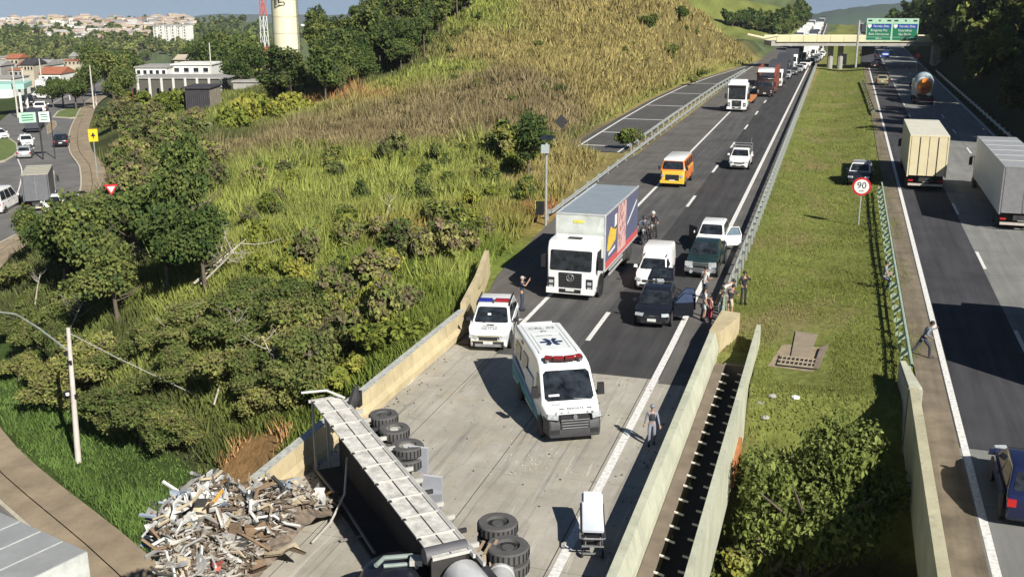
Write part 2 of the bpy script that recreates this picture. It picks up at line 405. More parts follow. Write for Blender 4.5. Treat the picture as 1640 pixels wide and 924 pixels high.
# ------------------------------------------------------------------ road surfaces
def road_mat(name, col, stain=.35, streak=.25, scale=.35):
    m, n, l, b = nodes_of(name)
    t = n.new('ShaderNodeTexCoord'); mp_ = n.new('ShaderNodeMapping'); mp_.inputs['Scale'].default_value = (1.6, .07, 1)
    l.new(t.outputs['Object'], mp_.inputs['Vector'])
    def noise(sc, v, det=7, ro=.65):
        a = n.new('ShaderNodeTexNoise'); a.inputs['Scale'].default_value = sc; a.inputs['Detail'].default_value = det; a.inputs['Roughness'].default_value = ro
        l.new(v, a.inputs['Vector']); return a.outputs['Fac']
    big = noise(scale, t.outputs['Object']); lon = noise(1.3, mp_.outputs['Vector'], 5); fine = noise(26, t.outputs['Object'], 4)
    def mul(c, f, lo, hi):
        r = ramp(n, [(.3, lo), (.7, hi)]); l.new(f, r.inputs['Fac'])
        x = n.new('ShaderNodeMix'); x.data_type = 'RGBA'; x.blend_type = 'MULTIPLY'; x.inputs[0].default_value = 1
        if isinstance(c, tuple): x.inputs[6].default_value = (*c, 1)
        else: l.new(c, x.inputs[6])
        l.new(r.outputs['Color'], x.inputs[7]); return x.outputs[2]
    c = mul(col, big, 1 - stain, 1 + stain * .6); c = mul(c, lon, 1 - streak, 1 + streak * .7); c = mul(c, fine, .82, 1.14)
    l.new(c, b.inputs['Base Color']); b.inputs['Roughness'].default_value = .88; b.inputs['Specular IOR Level'].default_value = .25
    bp = n.new('ShaderNodeBump'); bp.inputs['Strength'].default_value = .25; bp.inputs['Distance'].default_value = .02
    l.new(fine, bp.inputs['Height']); l.new(bp.outputs['Normal'], b.inputs['Normal'])
    return m
def deck_mat():
    """bridge concrete: dirt patches, pale scrapes left by the sliding load, dark drips"""
    m, n, l, b = nodes_of('stained bridge concrete')
    t = n.new('ShaderNodeTexCoord')
    def noise(sc, scale=(1, 1, 1), rot=0, det=8, ro=.7, dist=0):
        mp_ = n.new('ShaderNodeMapping'); mp_.inputs['Scale'].default_value = scale; mp_.inputs['Rotation'].default_value = (0, 0, rot); l.new(t.outputs['Object'], mp_.inputs['Vector'])
        a = n.new('ShaderNodeTexNoise'); a.inputs['Scale'].default_value = sc; a.inputs['Detail'].default_value = det; a.inputs['Roughness'].default_value = ro; a.inputs['Distortion'].default_value = dist
        l.new(mp_.outputs['Vector'], a.inputs['Vector']); return a.outputs['Fac']
    def mix(c1, c2, f):
        x = n.new('ShaderNodeMix'); x.data_type = 'RGBA'
        for s_, c in ((6, c1), (7, c2)):
            if isinstance(c, tuple): x.inputs[s_].default_value = (*c, 1)
            else: l.new(c, x.inputs[s_])
        l.new(f, x.inputs[0]); return x.outputs[2]
    def th(f, a, b_): r = ramp(n, [(a, 0.), (b_, 1.)]); l.new(f, r.inputs['Fac']); return r.outputs['Color']
    c = mix((.30, .28, .235), (.43, .405, .35), th(noise(.5), .35, .68))
    c = mix(c, (.37, .32, .235), th(noise(.9, dist=1.2), .53, .72))
    c = mix(c, (.185, .175, .155), th(noise(.7, (2.2, .12, 1), .03), .60, .86))
    c = mix(c, (.30, .28, .24), th(noise(.45, (1.5, .35, 1), -.3, 4), .55, .70))
    c = mix(c, (.62, .60, .54), th(noise(1.5, (2.8, .10, 1), -.42, 7), .60, .72))
    c = mix(c, (.17, .162, .15), th(noise(1.1, (2.6, .09, 1), -.2, 7), .55, .70))
    c = mix(c, (.20, .19, .172), th(noise(1.6, det=9, dist=.8), .60, .72))
    c = mix(c, (.62, .60, .54), th(noise(1.7, (2.6, .14, 1), .35, 7), .62, .74))
    c = mix(c, (.14, .125, .11), th(noise(7, det=5), .65, .72))
    c = mix(c, (.58, .53, .44), th(noise(18, det=4), .64, .78))
    l.new(c, b.inputs['Base Color']); b.inputs['Roughness'].default_value = .9; b.inputs['Specular IOR Level'].default_value = .25
    bp = n.new('ShaderNodeBump'); bp.inputs['Strength'].default_value = .35; bp.inputs['Distance'].default_value = .02
    l.new(noise(14, det=8), bp.inputs['Height']); l.new(bp.outputs['Normal'], b.inputs['Normal'])
    return m
ASPH_D = road_mat('dark asphalt', (.058, .057, .058), .22, .34)
ASPH_L = road_mat('worn asphalt', (.10, .098, .096), .26, .36)
ASPH_S = road_mat('grey shoulder asphalt', (.13, .122, .112), .28, .2)
ASPH_R = road_mat('bluish asphalt', (.058, .057, .063), .22, .3)
CONC_R = road_mat('pale concrete pavement', (.215, .217, .205), .18, .2)
DIRT_S = road_mat('dirty shoulder', (.20, .165, .12), .4, .3, .7)
STREETM = road_mat('street asphalt', (.16, .155, .15), .25, .15)
WALKM = road_mat('sandy pavement', (.30, .24, .165), .3, .05, .6)
DECK = deck_mat()
PAINT = mat('worn white road paint', (.72, .71, .68), .8, 0, .38, 7)
def shift(y): return -.0066 * max(0., y - 45) - (.00001 * max(0, y - 240) ** 2)
def strip(name, x0, x1, y0, y1, z, m, parent=None, move=True, n=None, seg=None):
    """flat sheet between x0(y) and x1(y); a piece of the carriageway"""
    f0 = x0 if callable(x0) else (lambda y: x0 + (shift(y) if move else 0)); f1 = x1 if callable(x1) else (lambda y: x1 + (shift(y) if move else 0))
    k = n or max(2, int((y1 - y0) / 12) + 1); mb = MB(); ys = [y0 + (y1 - y0) * i / (k - 1) for i in range(k)]
    vs = [(f(y), y, z) for y in ys for f in (f0, f1)]
    mb.add(vs, [(2 * i, 2 * i + 1, 2 * i + 3, 2 * i + 2) for i in range(k - 1)])
    o = mb.build(name, m, parent, smooth=0)
    return o
road_left = kind(bpy.data.objects.new('road', None)); COL.objects.link(road_left)
END = 640
strip('shoulder', lambda y: float(xl_of(y)) + .9 if y < 96 else -18.3 + shift(y), -13.42, 42.0, END, 0, ASPH_S, road_left)
strip('lane', -13.42, -10.12, 41.2, END, 0, ASPH_L, road_left)
strip('lane', -10.12, -6.15, 40.0, END, 0, ASPH_D, road_left)
strip('shoulder', -6.15, -4.75, 39.6, END, 0, ASPH_S, road_left)
strip('edge_line', -6.48, -6.20, 8, END, .006, PAINT, road_left)
strip('edge_line', -13.68, -13.46, 45.5, END, .006, PAINT, road_left)
strip('edge_line', lambda y: -13.9 - (46.5 - y) * .42, lambda y: -13.66 - (46.5 - y) * .42, 43.4, 46.4, .006, PAINT, road_left, n=3)
dash = None
for i in range(44):
    y = 46.4 + 16.35 * (i - 2)
    if y < 15 or 28 < y < 36: continue
    w = .11 if y > 40 else .09
    strip('lane_dash', -10.05 - w, -10.05 + w, y - 2.3, y + 2.3, .007, PAINT, road_left, n=2)
# bridge deck of the left carriageway: slabs with open joints
deck = kind(bpy.data.objects.new('bridge_deck', None)); COL.objects.link(deck)
xs = [-15.62, -13.55, -9.95, -6.6, -4.72]
for a, b in zip(xs[:-1], xs[1:]):
    ycut = [8, 13.5, 19, 24.6, 30.2, 35.6]
    yend = 41.9 - (a + 15.6) * .19 - .06
    ycut.append(yend)
    for c, d in zip(ycut[:-1], ycut[1:]):
        mb = MB(); g = .018
        mb.box(((a + b) / 2, (c + d) / 2, -.15), (b - a - 2 * g, d - c - 2 * g, .29 + .004 * random.random()))
        mb.build('concrete_slab', DECK, deck, 0)
strip('joint_bed', -15.6, -4.73, 8, 41, -.02, mat('joint filler', (.045, .042, .04), .9), deck, n=3)
mb = MB(); mb.box((-10.2, 24.2, -.75), (11.2, 32.6, .9)); mb.build('deck_slab', CONC, deck, 0)
for x in (-14.4, -10.2, -6.0): mb = MB(); mb.box((x, 24.2, -1.75), (.6, 31, 1.1)); mb.build('girder', CONC, deck, 0)
mb = MB(); mb.box((-10.2, 41.2, -4.8), (11.4, .9, 7.2)); mb.build('abutment', CONC, deck, 0)
# right carriageway
road_r = kind(bpy.data.objects.new('road', None)); COL.objects.link(road_r)
strip('shoulder', 3.7, 4.72, 40.2, END, 0, DIRT_S, road_r, False); strip('shoulder', 3.62, 4.72, 8, 40.2, 0, DIRT_S, road_r, False)
strip('lane', 4.72, 8.3, 36.5, END, 0, ASPH_R, road_r, False)
strip('edge_line', 4.78, 5.02, 8, END, .006, PAINT, road_r, False)
for y in range(8, 330, 6):
    y1 = min(y + 6, 1000)
    for a, b in ((8.3, 12.45), (12.45, 16.6)):
        mb = MB(); mb.poly([(a + .012, y + .012, 0), (b - .012, y + .012, 0), (b - .012, y1 - .012, 0), (a + .012, y1 - .012, 0)]); mb.build('concrete_slab', CONC_R, road_r, 0)
    if y < 36:
        y2 = min(y1, 36.46)
        mb = MB(); mb.poly([(4.72, y + .012, 0), (8.28, y + .012, 0), (8.28, y2 - .012, 0), (4.72, y2 - .012, 0)]); mb.build('concrete_slab', CONC_R, road_r, 0)
strip('lane', 8.3, 16.6, 332, END, 0, CONC_R, road_r, False)
strip('joint_bed', 4.6, 16.62, 8, 332, -.012, mat('joint filler', (.045, .042, .04), .9), road_r, False)
for i in range(40):
    y = 32.8 + 16.35 * (i - 1)
    for x in (8.42, 12.45): strip('lane_dash', x - .09, x + .09, y - 2.2, y + 2.2, .007, PAINT, road_r, False, n=2)
strip('edge_line', 16.2, 16.36, 8, END, .006, PAINT, road_r, False)
mb = MB(); mb.box((10.2, 22, -.75), (12.8, 37, 1.3)); mb.build('deck_slab', CONC, road_r, 0)
mb = MB(); mb.box((10.2, 41.2, -4.6), (13.2, 1.4, 7.6)); mb.build('abutment', CONC, road_r, 0)
# ramp that leaves on the left
RL = [(102.8, -25.6), (130, -26.3), (159, -26.7), (185, -26.2), (210, -24.3), (240, -21.4), (262, -19.4)]
RR = [(104, -20.2), (140, -20.5), (170, -20.6), (190, -20.3), (215, -19.6), (240, -18.9), (262, -18.6)]
fl = lambda y: float(np.interp(y, [a for a, b in RL], [b for a, b in RL])); fr = lambda y: float(np.interp(y, [a for a, b in RR], [b for a, b in RR]))
ramp_o = kind(bpy.data.objects.new('ramp_road', None)); COL.objects.link(ramp_o)
strip('lane', lambda y: fl(y) - .7, fr, 103, 262, -.004, road_mat('grey ramp asphalt', (.092, .09, .088), .15, .12), ramp_o, n=40)
strip('edge_line', lambda y: fl(y), lambda y: fl(y) + .22, 103, 258, .006, PAINT, ramp_o, n=40)
strip('edge_line', lambda y: fr(y) - .7, lambda y: fr(y) - .5, 103, 250, .006, PAINT, ramp_o, n=40)
for y in (107.3, 118.5, 132.5, 150.5, 171, 192): strip('rumble_bar', lambda t: fl(t) + .3, lambda t: fr(t) - .75, y - .2, y + .2, .008, PAINT, ramp_o, n=2)
# street below on the left
st = kind(bpy.data.objects.new('street', None)); COL.objects.link(st)
def offs(d, i0=0, i1=None):
    pts = STREET; out = []
    for i in range(len(pts)):
        a = pts[max(i - 1, 0)]; b = pts[min(i + 1, len(pts) - 1)]; t = (b - a)[:2]; t = t / np.hypot(*t)
        out.append((pts[i][0] - t[1] * d, pts[i][1] + t[0] * d, pts[i][2]))
    return out
def smooth_line(p, k=6):
    p = [Vector(q) for q in p]; out = []
    for i in range(len(p) - 1):
        a, b, c, d = p[max(i - 1, 0)], p[i], p[i + 1], p[min(i + 2, len(p) - 1)]
        for j in range(k):
            t = j / k
            out.append(.5 * ((2 * b) + (c - a) * t + (2 * a - 5 * b + 4 * c - d) * t * t + (3 * b - a - 3 * c + d) * t ** 3))
    return out + [p[-1]]
def ribbon(name, d0, d1, z, m, par, th=0):
    A, B = smooth_line(offs(d0)), smooth_line(offs(d1)); k = len(A); mb = MB()
    vs = [(q.x, q.y, q.z + z) for ab in zip(A, B) for q in ab]
    fs = [(2 * i, 2 * i + 2, 2 * i + 3, 2 * i + 1) for i in range(k - 1)]
    if th:
        vs += [(q.x, q.y, q.z + z - th) for q in B]
        fs += [(2 * i + 1, 2 * i + 3, 2 * k + i + 1, 2 * k + i) for i in range(k - 1)]
    mb.add(vs, [f[::-1] for f in fs]); return mb.build(name, m, par, smooth=50)
ribbon('pavement', -.1, 1.45, .16, WALKM, st); ribbon('pavement', 1.50, 2.5, .155, WALKM, st)
ribbon('kerb', 2.52, 2.72, .165, mat('kerb stone', (.46, .42, .33), .9), st, .15)
ribbon('lane', 2.72, 14.5, .012, STREETM, st)
ribbon('edge_line', 8.9, 9.03, .02, PAINT, st)
# ------------------------------------------------------------------ barriers, guard rails, overpass, signs, channel
def wall_mat(name, col, dark=(.10, .095, .08)):
    """cast concrete with drip streaks, blotches and fine pitting"""
    m, n, l, b = nodes_of(name); t = n.new('ShaderNodeTexCoord')
    def noise(sc, s, det=7):
        mp_ = n.new('ShaderNodeMapping'); mp_.inputs['Scale'].default_value = s; l.new(t.outputs['Object'], mp_.inputs['Vector']); a = n.new('ShaderNodeTexNoise'); a.inputs['Scale'].default_value = sc; a.inputs['Detail'].default_value = det; a.inputs['Roughness'].default_value = .7; l.new(mp_.outputs[0], a.inputs['Vector']); return a.outputs['Fac']
    def mixc(c1, c2, f, lo, hi):
        r = ramp(n, [(lo, 0.), (hi, 1.)]); l.new(f, r.inputs['Fac']); x = n.new('ShaderNodeMix'); x.data_type = 'RGBA'
        for s_, c in ((6, c1), (7, c2)):
            if isinstance(c, tuple): x.inputs[s_].default_value = (*c, 1)
            else: l.new(c, x.inputs[s_])
        l.new(r.outputs['Color'], x.inputs[0]); return x.outputs[2]
    c = mixc(tuple(v * .82 for v in col), tuple(v * 1.1 for v in col), noise(.8, (1, 1, 1)), .35, .65)
    c = mixc(c, tuple(v * .5 + d * .5 for v, d in zip(col, dark)), noise(2.2, (1.2, 1.2, .16)), .54, .78)
    c = mixc(c, dark, noise(9, (1, 1, .6)), .68, .80)
    l.new(c, b.inputs['Base Color']); b.inputs['Roughness'].default_value = .88; b.inputs['Specular IOR Level'].default_value = .25
    bp = n.new('ShaderNodeBump'); bp.inputs['Strength'].default_value = .35; bp.inputs['Distance'].default_value = .02; l.new(noise(12, (1, 1, 1)), bp.inputs['Height']); l.new(bp.outputs[0], b.inputs['Normal'])
    MATS[name] = m; return m
CREAM = wall_mat('sun bleached cream barrier', (.50, .42, .26)); PALE = wall_mat('pale lime washed concrete', (.48, .49, .38)); GREYC = wall_mat('grey weathered concrete', (.36, .35, .32)); YPAR = wall_mat('yellowish parapet concrete', (.50, .47, .32))
MOSS = mat('speckled barrier top', (.46, .47, .43), .9, 0, .45, 6)
BROWNC = mat('brown dusty ledge', (.20, .16, .12), .92, 0, .3, 1.2, bump=.3)
GREENP = mat('pale green railing paint', (.36, .46, .36), .55, .1, .25, 2)
def barrier(name, label, line, prof, m, group=None, joints=6.0, mats2=None):
    """concrete barrier along line; prof = cross section (offset to the right, height); cast in lengths"""
    t = thing(name, label, 'barrier', line[0], 0, group); o = Vector(line[0])
    for a, b in zip(line[:-1], line[1:]):
        a = Vector(a); b = Vector(b); d = (b - a); L = d.length; n = max(1, round(L / joints)); d.normalize(); r = Vector((d.y, -d.x, 0)).normalized()
        for i in range(n):
            p, q = a + d * (L * i / n + .008), a + d * (L * (i + 1) / n - .008)
            mb = MB(); k = len(prof); vs = [p - o + r * x + Vector((0, 0, z)) for x, z in prof] + [q - o + r * x + Vector((0, 0, z)) for x, z in prof]
            mb.add(vs, [tuple(range(k)), tuple(range(k, 2 * k))[::-1]] + [(j, k + j, k + (j + 1) % k, (j + 1) % k) for j in range(k)])
            if mats2: mb.m = [1 if 2 + mats2[0] == i_ else 0 for i_ in range(len(mb.f))]
            mb.build('barrier_segment', [m, mats2[1]] if mats2 else m, t, smooth=0)
    return t
LP = [(-.5, -1.0), (-.5, .95), (-.16, .97), (-.10, .45), (.02, .25), (.02, -.02)]
barrier('concrete_barrier', 'long cream concrete barrier along the left edge of the bridge deck', [(-15.6, 25.4, 0), (-15.62, 44.0, 0)], LP, CREAM, None, 9, (1, MOSS))
barrier('concrete_barrier', 'cream barrier wing bending up beside the police car towards the grass', [(-15.75, 44.1, 0), (-16.6, 48.6, .1), (-17.7, 53.4, .25)], [(-.35, -.6), (-.3, 1.25), (-.05, 1.25), (.02, -.05)], CREAM, None, 4.6)
def pbox(name, label, pts, z0, z1, m, cat='barrier'):
    c = sum((Vector(p) for p in pts), Vector()) / len(pts); mb = MB(); mb.prism([Vector((p[0] - c.x, p[1] - c.y, z0)) for p in pts], (0, 0, z1 - z0))
    o = mb.build(name, m, None, 0); o.location = (c.x, c.y, 0); return tag(o, label, cat)
barrier('concrete_barrier', 'cream barrier along the right edge of the bridge deck beside the officer', [(-4.7, 8, 0), (-4.7, 44.2, 0)], [(.0, -1.2), (.0, .9), (.25, .9), (.42, .2), (.42, -.2)], PALE, None, 9)
pbox('barrier_end_block', 'sloping cream end block of the right deck barrier at the grass', [(-4.72, 44.25, 0), (-4.25, 44.25, 0), (-3.75, 46.4, 0), (-3.7, 47.3, 0), (-4.55, 47.5, 0)], -.2, .93, CREAM)
barrier('concrete_barrier', 'narrow pale green barrier between the barred channel and the tree', [(-2.80, 8, -.2), (-2.79, 40, -.2), (-2.76, 46.0, -.1)], [(-.09, -1.6), (-.09, .95), (.09, .95), (.12, -1.6)], PALE, None, 9)
# ledge and barred channel between the two barriers
ch = thing('drain_channel', 'dark sunken channel with two rows of short bars between the barriers', 'channel', (-3.6, 26, 0))
mb = MB(); mb.box((-.46, -.6, -.35), (.40, 35.2, .5)); mb.build('ledge', BROWNC, ch, 0)
mb = MB(); mb.box((.19, -.6, -1.25), (1.02, 35.2, .2)); mb.build('channel_floor', mat('shaded channel floor', (.07, .062, .058), .9), ch, 0)  # floor colour includes the shade cast by the narrow barrier
mb = MB(); mb.box((.19, 17.2, -.75), (1.02, .25, 1.2)); mb.build('end_wall', BROWNC, ch, 0)
BARM = mat('sunlit pale bar', (.72, .68, .58), .7)  # pale colour stands for sunlight on bars that lie in shade
bm1 = MB(); bm1.bar((-.27, 0, -.08), (.03, -.05, -.12), .05); b1 = bm1.mesh('bar', BARM, 0)
bm2 = MB(); bm2.bar((.34, 0, -.16), (.66, -.05, -.2), .05); b2 = bm2.mesh('bar', BARM, 0)
for i in range(38):
    y = -17.6 + i * .9
    for me_, dy in ((b1, 0), (b2, .35)):
        o = link('bar', me_, ch); o.location = (0, y + dy + random.uniform(-.06, .06), random.uniform(-.01, .01)); o.rotation_euler = (0, 0, random.uniform(-.06, .06))
# right carriageway: parapet of its bridge
barrier('concrete_barrier', 'long pale yellow bridge parapet beside the right carriageway shoulder', [(3.5, 8, 0), (3.5, 39.4, 0)], [(-.32, -1.5), (-.32, .92), (0, .95), (.04, .3), (.12, -.02), (.12, -1.5)], YPAR, None, 9)
wing = pbox('parapet_wing', 'grey wing wall with pale top at the end of the right parapet', [(3.14, 39.45, 0), (3.66, 39.45, 0), (3.2, 42.6, 0), (2.95, 42.6, 0)], -6.5, .85, GREYC, 'wall')
cap_ = pbox('wall_cap', '', [(3.17, 39.5, 0), (3.63, 39.5, 0), (3.18, 42.5, 0), (2.98, 42.5, 0)], .853, .93, PALE, 'barrier'); del cap_['label'], cap_['category']; cap_.location = cap_.location - wing.location; cap_.parent = wing
pbox('retaining_wall', 'grey concrete wall under the edge of the median grass by the tree', [(-2.7, 45.4, 0), (-.9, 44.3, 0), (-.9, 44.7, 0), (-2.7, 45.8, 0)], -3.0, -.35, GREYC, 'wall')
def post_thing(name, label, p, h, w, m): mb = MB(); mb.box((0, 0, h / 2), (w, w, h)); o = mb.build(name, m, None, 0); o.location = p; return tag(o, label, 'post')
pq = P(1278, 924, -6.5); post_thing('concrete_post', 'tall mossy concrete post below the tree in the gap', (pq.x, pq.y, -9.2), 4.2, .2, GREYC)
pq = P(1170, 930, -6.5); post_thing('concrete_post', 'short concrete post close to the narrow barrier below the tree', (pq.x, pq.y, -9.2), 3.3, .2, GREYC)
pq = P(1217, 668, -1.2); post_thing('concrete_post', 'broken concrete stub at the grass edge above the tree', (pq.x, pq.y, -2.2), 1.7, .25, GREYC)
pbox('soil_bag_wall', 'orange soil face showing behind the narrow barrier', [(-2.8, 34.4, 0), (-2.6, 34.6, 0), (-2.55, 37.0, 0), (-2.8, 37.2, 0)], -1.7, -.8, mat('raw orange earth', (.42, .17, .06), .95, 0, .3, 2, bump=.5), 'earth bank')

# guard rails
def wbeam(mb, a, b, r):
    a = Vector(a); b = Vector(b); pr = [(0, .16), (.05, .10), (.0, .03), (.0, -.03), (.05, -.10), (0, -.16)]
    vs = [p + r * (x + s) + Vector((0, 0, z)) for p in (a, b) for s in (0, -.012) for x, z in pr]; k = 6
    fs = []
    for j in range(k - 1): fs += [(j, j + 1, 12 + j + 1, 12 + j), (6 + j + 1, 6 + j, 18 + j, 18 + j + 1)]
    fs += [(0, 12, 18, 6), (5, 11, 23, 17)]
    mb.add(vs, fs)
def guard_rail(label, line, side, m=GALV, h=.68, step=4.0, block=True, group=None, top_pipe=False):
    """w-beam rail on posts; side=+1: traffic face to the right of the line's direction"""
    t = thing('guard_rail', label, 'guard rail', line[0], 0, group); o = Vector(line[0]); pm = None; acc = 0
    for a, b in zip(line[:-1], line[1:]):
        a = Vector(a) - o; b = Vector(b) - o; d = b - a; L = d.length; d.normalize(); r = Vector((d.y, -d.x, 0)) * side
        n = max(1, int(L / step))
        for i in range(n):
            p, q = a + d * (L * i / n), a + d * (L * (i + 1) / n)
            mb = MB()
            if top_pipe: mb.tube([p + Vector((0, 0, h)), q + Vector((0, 0, h))], .07, 6, False); mb.bar(p + Vector((0, 0, h - .28)), q + Vector((0, 0, h - .28)), .03, .12)
            else: wbeam(mb, p + Vector((0, 0, h - .16)), q + Vector((0, 0, h - .16)), r)
            mb.build('rail', m, t, smooth=20)
            if pm is None:
                pb = MB(); pb.box((0, 0, h / 2 - .3), (.1, .16, h + .6))
                if block: pb.box((.13, 0, h - .16), (.18, .12, .26))
                pm = pb.mesh('post', m, 0)
            w = link('post', pm, t); w.location = p - r * (.25 if block else .02); w.rotation_euler = (0, 0, math.atan2(r.y, r.x))
    return t
guard_rail('grey guard rail along the median edge of the left carriageway', [(-4.85, 48.8, 0), (-4.95, 66, 0), (-5.3, 110, 0), (-5.8, 180, 0), (-6.3, 252, 0)], -1, GALV, .78, 2.0)
guard_rail('pale green guard rail beside the right carriageway shoulder', [(3.42, 42.4, 0), (3.4, 60, 0), (3.42, 87, 0)], 1, GREENP, .80, 2.0, True, None, True)
guard_rail('galvanised guard rail along the left shoulder behind the box truck', [(-18.55, 69.5, 0), (-18.8, 110, 0), (-19.2, 172, 0), (-18.9, 225, 0)], 1)
guard_rail('galvanised guard rail along the edge of the empty ramp road', [(-20.0, 104.5, 0), (-20.3, 150, 0), (-20.4, 185, 0), (-19.5, 225, 0)], -1)
guard_rail('thin guard rail at the foot of the dark wooded slope', [(17.3, 118, 0), (17.4, 232, 0)], -1)
guard_rail('short guard rail end with yellow tape near the far median', [(4.1, 146, 0), (3.9, 158, 0), (3.2, 205, 0)], 1, mat('weathered rail', (.2, .2, .14), .7))
rl = thing('railing', 'pale green baluster railing between the bystanders and the barrier end', 'railing', (-4.5, 47.6, 0))
for z in (.62, 1.05): mb = MB(); mb.bar((0, 0, z), (-.25, 3.1, z), .07, .09); mb.build('rail', GREENP, rl, 0)
for i in range(7): mb = MB(); mb.box((-.04 * i, .5 * i + .03, .5), (.09, .09, 1.05)); mb.build('baluster', GREENP, rl, 0)

# overpass
ov = thing('overpass', 'cream concrete overpass crossing both carriageways in the distance', 'overpass', (0, 0, 0))
A = D(1244, 58, 226); B = D(1478, 66, 226); dv = (B - A); dv.z = 0; dv.normalize(); Lh = (B - A).length + 9; oz = A.z
OC = mat('cream overpass concrete', (.60, .56, .36), .85, 0, .1, .5)
wv = Vector((-dv.y, dv.x, 0))
def ovp(s, w, z): return A + dv * s + wv * w + Vector((0, 0, z))
for i in range(14):
    s0, s1 = Lh * i / 14 + .03, Lh * (i + 1) / 14 - .03
    mb = MB(); mb.prism([ovp(s0, 0, -1.25), ovp(s1, 0, -1.25), ovp(s1, 0, 0), ovp(s0, 0, 0)], wv * .3); mb.build('parapet_panel', OC, ov, 0)
mb = MB(); mb.prism([ovp(-1, .32, -2.1), ovp(Lh, .32, -2.1), ovp(Lh, .32, -1.1), ovp(-1, .32, -1.1)], wv * 7); mb.build('deck', GREYC, ov, 0)
mb = MB(); mb.prism([ovp(-1, 7.34, -1.25), ovp(Lh, 7.34, -1.25), ovp(Lh, 7.34, 0), ovp(-1, 7.34, 0)], wv * .3); mb.build('parapet_panel', OC, ov, 0)
mb = MB(); mb.tube([ovp(.2, .1, .1), ovp(-2.6, .1, -.5), ovp(-6, 1.0, .2)], .35, 6); mb.build('rail', OC, ov)
for px in (1336, 1352):
    q = P(px, 108, 0); q2 = Vector((q.x, 0, 0)); t_ = ((q.x - A.x) / dv.x); c = ovp(t_, 3.5, 0); mb = MB(); mb.tube([(c.x, c.y, -.5), (c.x, c.y, oz - 2.0)], .62, 10); mb.build('pier', GREYC, ov)
for s in (Lh - 3,): mb = MB(); c = ovp(s, 3.8, 0); mb.box((c.x, c.y, oz - 4.1), (4.5, 7.0, 4.4)); mb.build('abutment', GREYC, ov, 0)

# lettering on flat signs; a sign is built in its own x-z plane and turned towards the traffic
def sgn(name, label, cat, px, py, dep, face=None, group=None):
    q = D(px, py, dep); t = thing(name, label, cat, q, 0, group)
    t.rotation_euler = (0, 0, face if face is not None else math.atan2(q.y, q.x) - math.pi / 2); return t
FRONT = lambda x, y, z: Matrix.Translation((x, y, z)) @ Matrix.Rotation(math.pi / 2, 4, 'X')
GREEN = mat('traffic sign green', (.01, .17, .085), .5, 0, .1, 1); SBLUE = mat('traffic sign blue', (.012, .06, .33), .5)
SWHITE = mat('sign white', (.78, .80, .78), .5, 0, .08); MINT = mat('faded mint sign border', (.42, .66, .50), .5); SRED = mat('sign red', (.55, .02, .025), .5)
SYEL = mat('sign yellow', (.80, .52, .01), .5); SBACK = mat('dark sign back', (.025, .025, .028), .7)
gs = sgn('direction_sign', 'big green gantry sign with blue ribbons above the right carriageway', 'road sign', 1427, 66, 214, 0.0)
mw, mh = 9.9, 4.4
for s, l1, l2 in ((-1, 'Bragança Pta', 'Belo Horizonte'), (1, 'Guarulhos', 'São Paulo')):
    ox = s * mw / 4
    mb = MB(); mb.box((ox, 0, mh / 2), (mw / 2 - .02, .1, mh)); bd = mb.build('sign_panel', MINT, gs, 0)
    def pan(nm, x, z, w, h, m, y=-.06): mb = MB(); mb.box((ox + x, y, z), (w, .03, h)); return mb.build(nm, m, gs, 0)
    pan('green_field', 0, 2.05, mw / 2 - .35, 2.55, GREEN); pan('exit_field', 0, .43, mw / 2 - .35, .5, GREEN)
    pan('ribbon', .35, 2.85, mw / 2 - 1.05, .85, SBLUE, -.075)
    mb = MB(); mb.prism([(ox - 2.2, -.1, 3.2), (ox - 1.5, -.1, 3.2), (ox - 1.5, -.1, 2.75), (ox - 1.85, -.1, 2.4), (ox - 2.2, -.1, 2.75)], (0, .03, 0)); mb.build('shield', SWHITE, gs, 0)
    text('lettering', 'Fernão Dias', .62, SWHITE, gs, FRONT(ox + .4, -.10, 2.85))
    text('lettering', l1, .62, SWHITE, gs, FRONT(ox, -.09, 2.05)); text('lettering', l2, .62, SWHITE, gs, FRONT(ox, -.09, 1.3)); text('lettering', '500 m', .45, SWHITE, gs, FRONT(ox, -.09, .42))
    for x, w in ((-1.8, .75), (0, .35), (1.8, .75)): pan('sign_lamp', x, 3.95, w, .3, SBACK)
mb = MB(); mb.tube([(-6.4, .5, -5.4), (-6.4, .5, 4.0)], .22, 8); mb.build('column', GALV, gs); mb = MB(); mb.bar((-6.4, .5, 1.2), (5.0, .3, 1.2), .2); mb.bar((-6.4, .5, 3.4), (5.0, .3, 3.4), .2); mb.build('arm', GALV, gs, 0)
def round_sign(label, px, py, dep, r, zbot, txt=None, back=False, cat='road sign', sub=None):
    t = sgn('speed_sign' if txt else 'round_sign', label, cat, px, py, dep); zc = t.location.z
    mb = MB(); mb.lathe([(r, -.02), (r, .02)], (0, 0, 0), 'Y', 28); mb.build('sign_disc', SBACK if back else SRED, t)
    if txt:
        mb = MB(); mb.lathe([(r * .78, -.03), (r * .78, 0)], (0, -.004, 0), 'Y', 28); mb.build('sign_face', SWHITE, t)
        text('lettering', txt, r * 1.02, BLACK, t, FRONT(0, -.04, r * .1)); text('lettering', sub, r * .26, BLACK, t, FRONT(0, -.04, -r * .46))
    mb = MB(); mb.tube([(0, .06, zbot - zc), (0, .06, r * .5)], .05, 8); mb.build('post', GALV, t); return t
round_sign('round white 90 km/h speed sign with red rim on the median', 1380, 299, 72, .62, -.35, '90', sub='km/h')
round_sign('black back of a round sign at the foot of the golden slope', 1077, 109, 190, .75, -.1, back=True)
round_sign('small pale round sign on the dark slope by the far road', 1470, 90, 205, .45, -.1, back=False)
t = sgn('diamond_sign', 'black back of a diamond sign beside the near end of the ramp road', 'road sign', 899, 195, 112)
